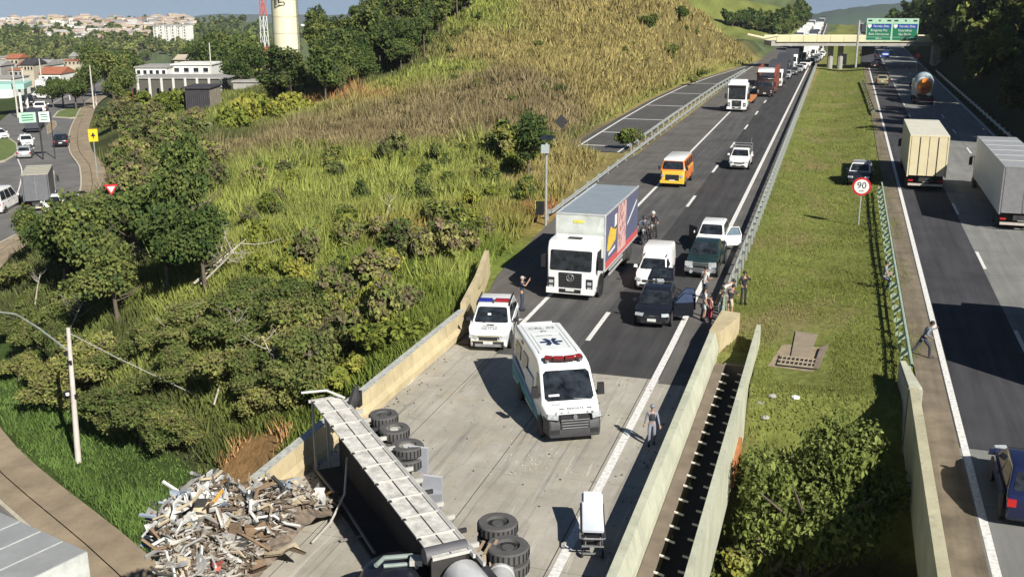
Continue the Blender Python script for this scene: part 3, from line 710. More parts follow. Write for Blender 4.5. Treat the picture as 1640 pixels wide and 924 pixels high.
mb = MB(); mb.prism([(-.75, -.02, 0), (0, -.02, -.75), (.75, -.02, 0), (0, -.02, .75)], (0, .04, 0)); mb.build('sign_plate', SBACK, t, 0); mb = MB(); mb.tube([(0, .06, -3.2), (0, .06, .4)], .05, 6); mb.build('post', SBACK, t)
t = sgn('warning_sign', 'yellow rectangular sign with black symbol at the bend of the street', 'road sign', 149, 217, 103)
mb = MB(); mb.box((0, 0, 0), (.85, .04, 1.2)); mb.build('sign_plate', SYEL, t, 0)
mb = MB(); mb.prism([(-.22, -.05, -.1), (.22, -.05, -.1), (0, -.05, .3)], (0, .02, 0)); mb.prism([(-.05, -.05, -.3), (.05, -.05, -.3), (.05, -.05, -.1), (-.05, -.05, -.1)], (0, .02, 0)); mb.build('symbol', BLACK, t, 0)
mb = MB(); mb.tube([(0, .06, -4.2), (0, .06, .4)], .05, 6); mb.build('post', GALV, t)
t = sgn('give_way_sign', 'red and white triangular sign among the shrubs by the street', 'road sign', 178, 303, 80)
mb = MB(); mb.prism([(-.5, -.02, .35), (.5, -.02, .35), (0, -.02, -.5)], (0, .04, 0)); mb.build('sign_plate', SRED, t, 0)
mb = MB(); mb.prism([(-.28, -.04, .2), (.28, -.04, .2), (0, -.04, -.26)], (0, .02, 0)); mb.build('sign_face', SWHITE, t, 0); mb = MB(); mb.tube([(0, .06, -2.8), (0, .06, .2)], .05, 6); mb.build('post', GALV, t)
t = sgn('blue_sign', 'small blue sign beyond the overpass on the right', 'road sign', 1418, 88, 240)
mb = MB(); mb.box((0, 0, 0), (1.7, .05, 1.1)); mb.build('sign_plate', SBLUE, t, 0); mb = MB(); mb.box((0, -.04, .1), (1.2, .02, .3)); mb.build('sign_face', SWHITE, t, 0); mb = MB(); mb.tube([(0, .06, -3), (0, .06, .4)], .05, 6); mb.build('post', GALV, t)
t = sgn('overhead_sign', 'small mint green gantry sign above the queue on the left street', 'road sign', 60, 188, 132)
for x, w, m in ((-1.15, 1.9, MINT), (.75, 1.2, SWHITE)):
    mb = MB(); mb.box((x, 0, 0), (w, .08, 1.25)); mb.build('sign_panel', m, t, 0)
    for z in (.3, 0, -.3): mb = MB(); mb.box((x, -.06, z), (w * .7, .02, .12)); mb.build('lettering_bar', GREEN, t, 0)
mb = MB(); mb.tube([(.1, .15, -5.5), (.1, .15, .5)], .1, 8); mb.tube([(1.5, .15, -5.5), (1.5, .15, .5)], .07, 6); mb.build('post', STEELD, t)
# speed camera pole with solar panel beside the box truck
q = P(874, 362, -.1); t = thing('monitoring_pole', 'slim pole with small solar panel on the grass left of the box truck', 'pole', q)
mb = MB(); mb.tube([(0, 0, -.3), (0, 0, 5.6)], .09, 10); mb.build('pole', GALV, t)
mb = MB(); mb.box((-.05, -.1, 5.2), (.5, .25, .55)); mb.build('cabinet', mat('pale blue grey box', (.42, .47, .5), .5), t, 0); mb = MB(); mb.box((.05, 0, 5.95), (.9, .6, .04), rx=.3); mb.build('solar_panel', GLASS, t, 0); mb = MB(); mb.tube([(0, 0, 5.5), (0, 0, 5.95)], .04, 6); mb.build('bracket', GALV, t)
mb = MB(); mb.box((-.42, .0, 1.2), (.5, .3, .9)); mb.build('battery_box', BLACK, t, 0)
q = P(863, 340, .3); mb = MB(); mb.prism([(-.28, 0, 0), (.28, 0, 0), (.28, 0, .8), (-.28, 0, .8)], (0, .04, 0)); mb.tube([(0, .05, -1.4), (0, .05, .2)], .04, 6); o = mb.build('marker_plate', mat('fluorescent yellow green', (.55, .72, .03), .5), None, 0); o.location = q; tag(o, 'small fluorescent yellow marker plate beside the slim pole', 'marker')
q = P(1352, 104, 0); mb = MB(); mb.box((0, 0, 1.2), (.9, .5, 2.4)); o = mb.build('concrete_marker', SWHITE, None, 0); o.location = q; tag(o, 'short white upright block on the median under the overpass', 'block')
q = P(1394, 150, 0)

# drain inlet in the median
g = thing('drain_inlet', 'worn concrete drain inlet with iron grate set in the median grass', 'drain', P(1283, 566, -.05))
g.rotation_euler = (0, 0, -.05); g.scale = (1.22, 1.08, 1)
mb = MB(); mb.prism([(-.95, -2.0, 0), (.55, -2.1, 0), (.85, 3.0, 0), (-.55, 3.1, 0)], (0, 0, .025)); mb.build('apron', mat('sandy worn soil', (.30, .24, .16), .95, 0, .35, 3, bump=.4), g, 0)
mb = MB(); mb.prism([(-.28, -.9, .05), (.28, -.9, .05), (.40, 2.5, .05), (-.42, 2.7, .05)], (0, 0, .045)); mb.build('channel_slab', mat('light brown slab', (.27, .22, .16), .9), g, 0)
mb = MB(); mb.box((-.05, -1.30, .07), (1.24, 1.25, .03)); mb.build('pit_shade', mat('black pit', (.006, .006, .006), .95), g, 0)  # flat black plate: the shade of a hollow put into its colour
for r_ in (-1.6, -1.1):
    for i in range(8): mb = MB(); mb.box((-.55 + i * .145, r_, .11), (.04, .42, .04)); mb.build('grate_bar', mat('rusty pale grate', (.36, .30, .22), .8), g, 0)
for y in (-1.84, -1.35, -.87): mb = MB(); mb.box((-.05, y, .112), (1.2, .06, .06)); mb.build('grate_frame', MATS['rusty pale grate'], g, 0)
mb = MB(); mb.prism([(.55, -1.8, .05), (.72, -1.8, .05), (.85, 1.2, .05), (.6, .6, .05)], (0, 0, .1)); mb.build('side_wall', BROWNC, g, 0)
# ------------------------------------------------------------------ vegetation
def leaf_mat(name, trans=.25, lift=.5, tint=True):
    m, n, l, b = nodes_of(name)
    at = n.new('ShaderNodeAttribute'); at.attribute_name = 'tone'
    df = n.new('ShaderNodeBsdfDiffuse'); tr = n.new('ShaderNodeBsdfTranslucent'); mx = n.new('ShaderNodeMixShader'); mx.inputs[0].default_value = trans
    ge = n.new('ShaderNodeNewGeometry'); va = n.new('ShaderNodeVectorMath'); va.operation = 'ADD'; va.inputs[1].default_value = (0, 0, lift); vn = n.new('ShaderNodeVectorMath'); vn.operation = 'NORMALIZE'
    l.new(ge.outputs['Normal'], va.inputs[0]); l.new(va.outputs[0], vn.inputs[0]); l.new(vn.outputs[0], df.inputs['Normal'])
    oi = n.new('ShaderNodeObjectInfo'); hs = n.new('ShaderNodeHueSaturation'); r1 = ramp(n, [(0, .70), (1, 1.3)]); l.new(oi.outputs['Random'], r1.inputs['Fac']); l.new(r1.outputs['Color'], hs.inputs['Value'])
    mh = n.new('ShaderNodeMath'); mh.operation = 'MULTIPLY_ADD'; mh.inputs[1].default_value = -.05; mh.inputs[2].default_value = .515; l.new(oi.outputs['Random'], mh.inputs[0]); l.new(mh.outputs[0], hs.inputs['Hue'])
    l.new(at.outputs['Color'], hs.inputs['Color']) if tint else None; at = hs if tint else at
    l.new(at.outputs['Color'], df.inputs['Color']); l.new(at.outputs['Color'], tr.inputs['Color'])
    l.new(df.outputs[0], mx.inputs[1]); l.new(tr.outputs[0], mx.inputs[2])
    l.new(mx.outputs[0], n['Material Output'].inputs['Surface']); n.remove(b)
    return m
LEAF = leaf_mat('leaves'); BLADE = leaf_mat('grass blades', .25, 1.4, False)
BARK = mat('grey bark', (.13, .105, .08), .95, 0, .35, 5, bump=.4); DEADW = mat('bleached dead wood', (.42, .38, .32), .9, 0, .25, 5)
def tri_mesh(name, V, cols, m):
    """V: (n,3,3) triangles with one colour each"""
    n = len(V); me = bpy.data.meshes.new(name)
    me.vertices.add(n * 3); me.vertices.foreach_set('co', V.reshape(-1).astype(np.float32)); me.loops.add(n * 3); me.loops.foreach_set('vertex_index', np.arange(n * 3))
    me.polygons.add(n); me.polygons.foreach_set('loop_start', np.arange(n) * 3); me.polygons.foreach_set('loop_total', np.full(n, 3)); me.update(calc_edges=True)
    set_tone(me, np.repeat(cols, 3, axis=0)); me.materials.append(m); return me
def crown_mesh(name, *a, **k): return tri_mesh(name, *crown_arr(name, *a, **k), LEAF)
def crown_arr(name, seed, blobs, leaf, nleaf, cols, droop=.3, elong=1.6):
    """blobs: (x,y,z,rx,rz); leaves are small folded quads spread through each blob, thickest at its skin"""
    R = np.random.RandomState(seed); T = []; C = []; cols = np.array(cols)
    tot = sum(b[3] ** 2 for b in blobs)
    for bx, by, bz, rx, rz in blobs:
        k = int(nleaf * rx * rx / tot)
        d = R.normal(size=(k, 3)); d /= np.linalg.norm(d, axis=1)[:, None]
        clump = R.normal(size=(max(3, k // 28), 3)); clump /= np.linalg.norm(clump, axis=1)[:, None]
        ci = R.randint(0, len(clump), k); d = clump[ci] * .8 + d * .42; rad = R.uniform(.55, 1.0, k) ** .6
        p = d * rad[:, None] * np.array([rx, rx, rz]) + np.array([bx, by, bz])
        s = leaf * R.uniform(.6, 1.35, k)
        nrm = d * .6 + R.normal(size=(k, 3)) * .6 + np.array([0, 0, .25]); nrm /= np.linalg.norm(nrm, axis=1)[:, None]
        a = np.cross(nrm, R.normal(size=(k, 3))); a /= np.linalg.norm(a, axis=1)[:, None]; a[:, 2] -= droop * .4
        b_ = np.cross(nrm, a)
        u = a * (s * elong)[:, None] * .5; v = b_ * s[:, None] * .5
        q0, q1, q2, q3 = p - u, p + v + nrm * (s * .12)[:, None], p + u, p - v + nrm * (s * .12)[:, None]
        T += [np.stack([q0, q1, q2], 1), np.stack([q0, q2, q3], 1)]
        tone = cols[R.randint(0, len(cols), len(clump))][ci] * R.uniform(.75, 1.3, k)[:, None]
        C += [tone, tone]
    return np.concatenate(T), np.concatenate(C)
def limb_mesh(name, seed, h, r, limbs, spread, m=BARK, twigs=0, lean=.1):
    R = random.Random(seed); mb = MB(); top = Vector((R.uniform(-lean, lean) * h, R.uniform(-lean, lean) * h, h))
    mb.tube([(0, 0, -.4), top * .5 + Vector((R.uniform(-.1, .1), R.uniform(-.1, .1), 0)), top], [r, r * .7, r * .25], 7)
    for i in range(limbs):
        t = R.uniform(.35, .9); a = R.uniform(0, 6.28); b = top * t; L = spread * R.uniform(.6, 1)
        e = b + Vector((math.cos(a) * L, math.sin(a) * L, L * R.uniform(.4, .9))); mid = b.lerp(e, .5) + Vector((0, 0, -L * .08))
        mb.tube([b, mid, e], [r * .42, r * .28, r * .1], 5)
        for j in range(twigs):
            c = b.lerp(e, R.uniform(.4, .95)); f = c + Vector((R.uniform(-1, 1), R.uniform(-1, 1), R.uniform(.1, .9))) * L * .45; mb.tube([c, f], [r * .16, r * .05], 4)
    return mb.mesh(name, m, 60)
DG = [(.07, .11, .034), (.10, .14, .04), (.13, .17, .05), (.055, .09, .033)]
OG = [(.125, .165, .048), (.165, .20, .06), (.105, .14, .042), (.20, .215, .075), (.15, .15, .06)]
YG = [(.17, .20, .04), (.21, .24, .05), (.14, .18, .04)]
BG = [(.14, .125, .075), (.17, .15, .085), (.12, .125, .065)]
R0 = random.Random(5)
def blobs(n, r, h0, h1, rr, flat=.8): return [(lambda a, d, z: (math.cos(a) * d, math.sin(a) * d, z, rr * R0.uniform(.7, 1.2), rr * flat * R0.uniform(.7, 1.15)))(R0.uniform(0, 6.28), r * math.sqrt(R0.random()), R0.uniform(h0, h1)) for _ in range(n)]
PROTO = {}
def proto(key, crown, trunk): PROTO[key] = (crown, trunk)
for v in range(2):
    proto('broad%d' % v, crown_mesh('crown', 10 + v, blobs(9, 1.7, 2.6, 4.6, 1.25), .165, 6500, DG + [(.12, .15, .05)]), limb_mesh('trunk', 20 + v, 4.2, .16, 7, 1.9))
    proto('olive%d' % v, crown_mesh('crown', 30 + v, blobs(9, 1.6, 1.4, 2.7, 1.0, .75), .135, 6500, OG), limb_mesh('trunk', 40 + v, 2.5, .12, 8, 1.5))
    proto('shrub%d' % v, crown_mesh('crown', 50 + v, blobs(5, .55, .45, 1.3, .6, .95), .12, 2200, DG + OG + YG), limb_mesh('trunk', 60 + v, 1.2, .05, 6, .7))
    proto('slim%d' % v, crown_mesh('crown', 70 + v, blobs(9, 1.2, 2.8, 7.2, 1.15, 1.0), .24, 4200, DG + [(.06, .085, .035)]), limb_mesh('trunk', 80 + v, 7.6, .14, 9, 1.5))
    proto('dark%d' % v, crown_mesh('crown', 90 + v, blobs(12, 2.4, 2.5, 9.0, 1.9, 1.0), .36, 6000, [(.035, .055, .022), (.05, .07, .03), (.08, .10, .038)]), limb_mesh('trunk', 100 + v, 9.5, .22, 12, 2.6))
    proto('yellow%d' % v, crown_mesh('crown', 110 + v, blobs(5, .6, .5, 1.3, .65, 1.0), .16, 1300, YG), limb_mesh('trunk', 120 + v, 1.2, .05, 6, .7))
    proto('scrub%d' % v, crown_mesh('crown', 130 + v, blobs(6, 1.0, .7, 1.8, .8, .85), .18, 1700, BG + OG), limb_mesh('trunk', 140 + v, 1.9, .07, 9, 1.2))
proto('gap0', crown_mesh('crown', 150, blobs(22, 2.5, 4.4, 7.0, 1.2, .7), .105, 30000, [(.085, .13, .035), (.12, .17, .045), (.15, .20, .06), (.07, .10, .03)], .5, 1.9), limb_mesh('trunk', 151, 6.2, .2, 14, 2.9))
def ground_at(px, py):
    d = ray(px, py); t = np.geomspace(12, 6000, 520); z = height(d[0] * t, d[1] * t); h = CH + d[2] * t - z
    k = np.argmax(h < 0); k = k if h[k] < 0 else len(t) - 1
    a, b = t[max(k - 1, 0)], t[k]
    for _ in range(12):
        m_ = (a + b) / 2
        if CH + d[2] * m_ - float(height(np.array([d[0] * m_]), np.array([d[1] * m_]))[0]) < 0: b = m_
        else: a = m_
    return Vector((d[0] * b, d[1] * b, CH + d[2] * b))
def plant(key, loc, s, label, cat='tree', group=None, name=None, sz=1.0):
    nm = name or ('tree' if cat == 'tree' else 'shrub'); c, t = PROTO[key]
    e = thing(nm, label, cat, loc, random.uniform(0, 6.28), group); e.scale = (s * random.uniform(.9, 1.1), s * random.uniform(.9, 1.1), s * sz * random.uniform(.9, 1.12))
    link('trunk', t, e); link('crown', c, e); return e
FARC = [crown_arr('crown', 200 + i, blobs(8, 1.6, 1.2, 4.6, 1.4, 1.0), .75, 420, DG + OG) for i in range(3)]
def woodland(name, label, spots):
    T, C = [], []
    for i, (g, s) in enumerate(spots):
        v, c = FARC[i % 3]; a = random.uniform(0, 6.28); R_ = np.array([[math.cos(a), -math.sin(a), 0], [math.sin(a), math.cos(a), 0], [0, 0, 1]])
        T.append((v @ R_.T) * s + np.array(g)); C.append(c * random.uniform(.8, 1.2))
    o = link(name, tri_mesh(name, np.concatenate(T), np.concatenate(C), LEAF)); tag(o, label, 'woodland'); kind(o, 'stuff')
def kk(k): return k + str(random.randint(0, 1))
# near thicket on the left, one by one (pixel of the foot, kind, size)
TH = [(150, 480, 'broad', 1.15, 'broad dark green tree right of the street lamp pole top'), (105, 470, 'broad', 1.0, 'dark green tree at the left of the thicket above the lamp arm'), (215, 440, 'broad', 1.1, 'dark broad tree below the triangular sign'),
      (270, 470, 'broad', 1.0, 'broad dark tree behind the forked dead branch'), (312, 400, 'broad', 1.05, 'tall narrow dark tree standing against the yellow green grass'), (330, 470, 'broad', .9, 'leafy dark tree left of the bare dead branch'),
      (190, 520, 'broad', .9, 'dark tree in the middle of the left thicket'), (60, 420, 'broad', .8, 'dark tree by the left edge below the white van')]
for px, py, k, s, lab in TH: plant(kk(k), ground_at(px, py), s, lab, 'tree', None, None, 1.25 if 'narrow' in lab else 1)
OL = [(180, 700), (225, 715), (270, 722), (305, 715), (420, 670), (460, 660), (500, 640), (480, 590), (255, 560), (320, 560), (385, 560), (440, 575), (300, 620), (360, 640), (235, 640), (420, 640), (470, 630), (190, 600), (150, 620), (270, 700), (60, 560), (25, 540), (70, 620), (30, 610), (110, 580), (25, 470), (60, 500), (120, 530), (480, 560), (520, 600), (450, 520), (400, 510),(200,690),(165,680),(95,655)]
LB = []
for i, (px, py) in enumerate(OL): LB.append((plant(kk('olive'), ground_at(px, py), random.uniform(.5, .92), 'rounded olive green tree in the thicket between the street and the bridge', 'tree', 'olive trees of the left thicket'), px, py))
ordinal(LB, 'rounded olive green tree of the left thicket', (540, 575, 625, 670), ('back', 'second', 'middle', 'fourth', 'front')); LB = []
for px, py in [(545, 640), (575, 610), (505, 655), (540, 590), (615, 575), (660, 555), (610, 540), (560, 560), (500, 530), (470, 480), (520, 500)]:
    LB.append((plant(kk('yellow' if px > 540 else 'shrub'), ground_at(px, py), random.uniform(.8, 1.2), 'leafy shrub on the slope just behind the left barrier', 'shrub', 'shrubs behind the left barrier'), px, py))
ordinal(LB, 'leafy shrub behind the left barrier', (570,), ('upper', 'lower')); LB = []
for px, py, s in [(560, 372, 1.0), (585, 385, .9), (700, 372, 1.1), (725, 390, 1.2), (745, 372, 1.1), (760, 345, 1.0), (545, 350, .8), (690, 345, .9), (620, 350, .7), (535, 265, 1.0), (520, 258, .9), (450, 330, .8), (440, 350, .8), (640, 395, .7), (770, 385, .8), (680, 290, .8), (480, 425, .8), (575, 330, .7), (650, 330, .8), (500, 380, .8), (720, 300, .8), (420, 380, .7), (540, 440, .7), (600, 465, .8), (660, 450, .6), (470, 365, .8), (620, 300, .8)]:
    LB.append((plant(kk('shrub'), ground_at(px, py), s * random.uniform(.6, 1.15), 'dark green shrub among the tall grass of the left slope', 'shrub', 'shrubs scattered on the grass slope'), px, py))
ordinal(LB, 'dark green shrub on the grass slope', (305, 347, 376), ('top', 'second', 'third', 'bottom')); LB = []
for px, py, k, s, lab in [(846, 296, 'broad', .92, 'slender dark tree beside the slim monitoring pole'), (818, 268, 'shrub', 2.0, 'bushy dark shrub left of the slender dark tree'), (795, 252, 'shrub', 1.9, 'dark shrub on the grass crest left of the ramp'), (1008, 240, 'shrub', 1.3, 'single grey green shrub in front of the ramp road end'), (783, 300, 'shrub', 1.2, 'small shrub below the crest of the left slope')]:
    plant(kk(k), ground_at(px, py), s, lab, 'tree' if k == 'broad' else 'shrub', None, None, 1.3 if k == 'broad' else 1.1)
rs = random.Random(77); n = 0
while n < 120:
    px, py = rs.uniform(370, 860), rs.uniform(235, 600); lim = 740 - (py - 450) * 1.0 if py > 440 else 870 - max(0, py - 330) * .7
    if px > lim - 15 or (py < 260 and px < 480) or px < 380 + max(0, py - 380) * .3: n += .02; continue
    g = ground_at(px, py)
    if not 38 < g.length < 125 or g.x > float(xl_of(g.y)) - 2.0: n += .05; continue
    n += 1; plant(kk(rs.choice(['yellow', 'yellow', 'yellow', 'scrub', 'shrub'])), g, rs.uniform(.35, .95), 'weedy yellow green bush growing among the tall grass of the slope', 'shrub', 'weedy bushes on the grass slope', None, rs.uniform(.9, 1.5))
# olive brown scrub between street and ridge
rs = random.Random(3); n = 0
while n < 60:
    px, py = rs.uniform(145, 345), rs.uniform(165, 320)
    if px < 165 + max(0, (py - 240)) * .5 or (px > 250 and py < 190) : continue
    if abs(px - (335 - (py - 213) * .73)) < 9 and 205 < py < 285: continue
    g = ground_at(px, py)
    if 50 < g.length < 260: plant(kk('scrub'), g, rs.uniform(.8, 1.35), 'grey brown bush in the scrub between the street and the hill', 'shrub', 'scrub between street and hill'); n += 1
LB = []
for px, py in [(230, 172), (265, 178), (205, 165), (250, 165), (285, 182), (390, 205), (410, 198), (440, 195), (470, 185), (375, 215), (425, 182), (400, 180)]:
    LB.append((plant(kk('yellow'), ground_at(px, py), rs.uniform(1.6, 2.2), 'x', 'shrub', 'yellow green bushes near the shed'), px, py))
ordinal(LB, 'yellow green bush near the dark shed', (184,), ('upper', 'lower')); LB = []
# trees on the ridge
n = 0
while n < 66:
    px = rs.uniform(440, 760); top = 150 - (px - 440) * .52; py = rs.uniform(top, min(top + 75, 185))
    if px < 506 and py < 176: continue
    if px > 690 and py > top + 45: continue
    g = ground_at(px, py)
    if g.length < 260: plant(kk('slim' if rs.random() < .55 else 'broad'), g, rs.uniform(.75, 1.25), 'dark green tree of the grove along the ridge above the golden slope', 'tree', 'trees of the ridge grove'); n += 1
for i in range(24):
    px = 690 + i * 19 + rs.uniform(-6, 6); g = D(px, rs.uniform(-14, 10) if px < 1060 else -8 + (px - 1060) * .42, 186 + rs.uniform(-6, 14)); g.z = float(height(np.array([g.x]), np.array([g.y]))[0])
    plant(kk('slim' if px < 1000 else 'shrub'), g, rs.uniform(.8, 1.35) if px < 1000 else rs.uniform(1.0, 1.7), 'dark shrubby tree on the crest of the golden slope', 'tree', 'trees on the crest of the golden slope')
for i in range(26):
    px, py = rs.uniform(690, 1130), rs.uniform(20, 190); 
    if py > 200 - (px - 690) * .2: continue
    plant(kk('shrub'), ground_at(px, py), rs.uniform(.5, .9), 'small dark bush on the golden grass slope', 'shrub', 'small bushes on the golden slope')
# wooded slope on the right
n = 0; WD = []; wk = False
while n < 125:
    y = rs.uniform(112, 330); x = 18.2 + rs.uniform(1.2, 26)
    if (y > 240 and x > 40) or (142 < y < 162 and x < 31) or (108 < y < 122 and x < 26): n += .02; continue
    g = Vector((x, y, float(height(np.array([x]), np.array([y]))[0]) - .3)); n += 1
    wk = not wk
    if wk: plant(kk('dark'), g, rs.uniform(.55, 1.05) * (1 if x > 22 else .7), 'dark tree of the shaded wood on the right slope', 'tree', 'trees of the dark right wood')
    else: WD.append((g, rs.uniform(.7, 1.5)))
woodland('undergrowth', 'dense undergrowth between the dark trees of the right slope', WD)
# trees beyond the overpass
n = 0; WD = []
while n < 330:
    k = rs.random()
    if k < .5: px, py = rs.uniform(1165, 1335), rs.uniform(40, 64)
    elif k < .7: px, py = rs.uniform(1275, 1340), rs.uniform(14, 45)
    else: px, py = rs.uniform(1392, 1530), rs.uniform(-10, 62)
    if 1130 < px < 1290 and py < 26 - (px - 1200) * .05 and rs.random() < .9: n += .05; continue
    if px < 1240 and py > 40 + (px - 1150) * .2: n += .05; continue
    g = ground_at(px, py); n += .2
    if not (252 < g.length < 1100) or -21.5 < g.x < 18.5: continue
    n += .8; s = rs.uniform(.65, 1.2) * (g.length / 400) ** .3
    if int(n) % 6 == 0: plant(kk('slim' if rs.random() < .4 else 'broad'), g, s, 'green tree in the woodland beyond the overpass', 'tree', 'trees beyond the overpass')
    else: WD.append((g, s))
woodland('far_wood', 'green woodland on both sides of the road beyond the overpass', WD)
# trees in the valley on the left
n = 0; WD = []
while n < 330:
    px, py = rs.uniform(-40, 480), rs.uniform(66, 128)
    if (195 < px < 365 and py > 104) or (px < 130 and py > 108): continue
    g = ground_at(px, py); d_ = g.length
    if d_ > 1500: n += .1; continue
    sd1, _ = street_near(np.array([g.x]), np.array([g.y]))
    if d_ < 200 or (-6 < sd1[0] < 30 and d_ < 420): n += .05; continue
    s = rs.uniform(.85, 1.35) * min((d_ / 450) ** .5, 1.35); n += 1
    if int(n) % 8 == 0: plant(kk('broad'), g, s, 'tree in the wooded valley before the town', 'tree', 'valley trees before the town')
    else: WD.append((g, s * 1.1))
woodland('valley_wood', 'olive green woodland in the valley between the street and the town', WD)
for px, py, dep, s in [(345, 125, 245, 2.6), (375, 122, 250, 2.9), (405, 118, 255, 2.8), (320, 112, 265, 2.4), (180, 128, 230, 2.2), (205, 125, 235, 2.3), (165, 122, 240, 2.0), (388, 150, 205, 1.6), (395, 168, 190, 1.5), (100, 158, 205, 1.2), (120, 160, 200, 1.3), (135, 155, 205, 1.4), (85, 162, 205, 1.0), (190, 160, 190, 1.3)]:
    q = D(px, py, dep); g = Vector((q.x, q.y, float(height(np.array([q.x]), np.array([q.y]))[0]))); LB.append((plant(kk('broad'), g, s, 'large dark tree around the low white buildings', 'tree', 'large trees around the white buildings'), px, py))
ordinal(LB, 'large dark tree near the low white buildings', (127, 152), ('back', 'middle', 'front'))
# the tree standing in the gap between the bridges
gt_ = plant('gap0', (-.05, 35.0, -8.3), 1.0, 'big leafy tree growing up through the gap between the bridges', 'tree'); gt_.scale = (.92, .92, 1.2); gt_.rotation_euler = (0, 0, 4.2)
plant(kk('shrub'), (-1.9, 33.4, -5.2), 1.3, 'bright shrub below the big tree beside the narrow barrier', 'shrub'); plant(kk('yellow'), (-.9, 32.6, -6.6), 1.4, 'yellow green shrub at the bottom of the gap', 'shrub')
# bare branches
def dead(px, py, s, rz, lab, tilt=.5):
    o = link('dead_tree', limb_mesh('dead_tree', px, 2.6, .07, 7, 1.3, DEADW, 3, .25)); o.location = ground_at(px, py) + Vector((0, 0, .9)); o.rotation_euler = (0, tilt, rz); o.scale = (s,) * 3; tag(o, lab, 'dead tree')
dead(322, 468, 1.25, .5, 'pale forked dead branch rising over the thicket', .75); dead(195, 430, 1.5, 2.9, 'tangle of bare pale branches over the dark trees', .6); dead(243, 385, 1.1, .3, 'thin bare dead tree in the yellow grass', .2); dead(330, 470, 1.0, .3, 'short bare stem beside the forked dead branch', .6)

for i, (px, py, s, rz, lb) in enumerate(((275, 585, .9, 1.1, 'thin pale bare stem in the middle of the olive thicket'), (380, 600, .8, 2.2, 'short bare twigs at the right of the olive thicket'), (110, 555, .9, .2, 'bare stem left of the olive thicket near the lamp pole'), (455, 640, .9, 2.6, 'upright bare trunk near the overturned lorry'), (60, 505, .8, .9, 'leaning bare twigs by the left edge'), (345, 665, .8, 1.9, 'bare twigs above the orange soil'), (620, 375, .6, .5, 'tiny bare shrub on the grass slope'))): dead(px, py, s, rz, lb, .35)
# grass: far too many blades to count
def grass(name, label, N, az0, az1, d0, d1, keep, hgt, wid, blades, lean, seed, gain=1.0, jit=.3):
    R = np.random.RandomState(seed); az = np.radians(R.uniform(az0, az1, N)); d = np.exp(R.uniform(math.log(d0), math.log(d1), N))
    x, y = d * np.sin(az), d * np.cos(az); k = keep(x, y); x, y, d = x[k], y[k], d[k]
    z = height(x, y); c = cover(x, y) * gain; n = len(x); T = []; C = []
    pn = fbm(x, y, .7, seed) * .5 + 1; pn = np.clip(pn, .35, 1.6)
    for b in range(blades):
        a = R.uniform(0, 6.28, n); h = hgt * R.uniform(.55, 1.25, n) * pn * (.6 + .4 * d / d0) ** .35; w = wid * R.uniform(.7, 1.3, n) * (d / d0) ** .6
        ox, oy = R.normal(0, wid * 2.2, n), R.normal(0, wid * 2.2, n); la = R.uniform(0, 6.28, n); le = h * lean * R.uniform(.3, 1.3, n)
        p0 = np.stack([x + ox - np.cos(a) * w / 2, y + oy - np.sin(a) * w / 2, z - .05], 1); p1 = np.stack([x + ox + np.cos(a) * w / 2, y + oy + np.sin(a) * w / 2, z - .05], 1)
        p2 = np.stack([x + ox + np.cos(la) * le, y + oy + np.sin(la) * le, z + h], 1)
        T.append(np.stack([p0, p1, p2], 1)); C.append(c * R.uniform(1 - jit, 1 + jit * 1.4, n)[:, None] * np.array([1, 1, 1]))
    o = link(name, tri_mesh(name, np.concatenate(T), np.concatenate(C), BLADE)); tag(o, label, 'grass'); kind(o, 'stuff'); return o
offroad = lambda x, y: (x < xl_of(y) - .3)
def nostreet(x, y): s, z = street_near(x, y); return (s < -.3) | (s > 15.5)
grass('tall_grass', 'tall yellow green grass covering the slope left of the motorway', 95000, -48, -6, 36, 102, lambda x, y: offroad(x, y) & nostreet(x, y) & (np.hypot(x - SOIL[0], y - SOIL[1]) > 1.9) & ~((y < 56) & (street_near(x, y)[0] > -5)), .62, .085, 3, .55, 41)
grass('cane_grass', 'clumps of tall pale yellow green cane grass on the left slope', 60000, -48, -6, 42, 150, lambda x, y: offroad(x, y) & nostreet(x, y) & (fbm(x, y, .35, 77) + .5 * fbm(x, y, .9, 78) > .22) & ((y > 56) | (street_near(x, y)[0] < -12)), 1.25, .10, 3, .5, 45, 1.08, .4)
grass('dry_grass', 'dry golden grass covering the hillside above the ramp', 100000, -36, -2, 100, 262, lambda x, y: offroad(x, y) & nostreet(x, y), .75, .17, 3, .5, 42, 1.0, .5)
grass('verge_grass', 'green grass verge between the pavement and the thicket', 22000, -52, -28, 36, 70, lambda x, y: (x < -17) & (street_near(x, y)[0] < -.25) & (street_near(x, y)[0] > -6) & (np.hypot(x - SOIL[0], y - SOIL[1]) > 1.9), .34, .06, 3, .7, 43, 1.35)
grass('median_grass', 'short mown grass of the median between the carriageways', 90000, -7, 5, 38.2, 240, lambda x, y: (x > -4.5) & (x < 3.5 + .8 * sstep((y - 44) / 3)) & (y > 38.7 + .5 * np.sin(x * 3)) & ~((x < -2.6) & (y < 44.5)) & ~((abs(x + .75) < 1.15) & (y > 41.2) & (y < 49.8)) , .10, .045, 2, .8, 44)

for (px, py, lab) in ((1225, 668, 'small broken concrete lump at the grass edge left of the tree'), (1237, 634, 'pale stone lying in the grass below the drain'), (1274, 636, 'cluster of white litter in the grass below the drain')):
    q = ground_at(px, py); mb = MB(); mb.lathe([(.0, -.1), (.22, -.05), (.2, .06), (.07, .12), (0, .12)], (0, 0, 0), 'Z', 7); o = mb.build('rubble_lump', WHITE if 'white' in lab else GREYC, None, 20); o.location = q; o.scale = (.8, .6, .7); tag(o, lab, 'rubble')
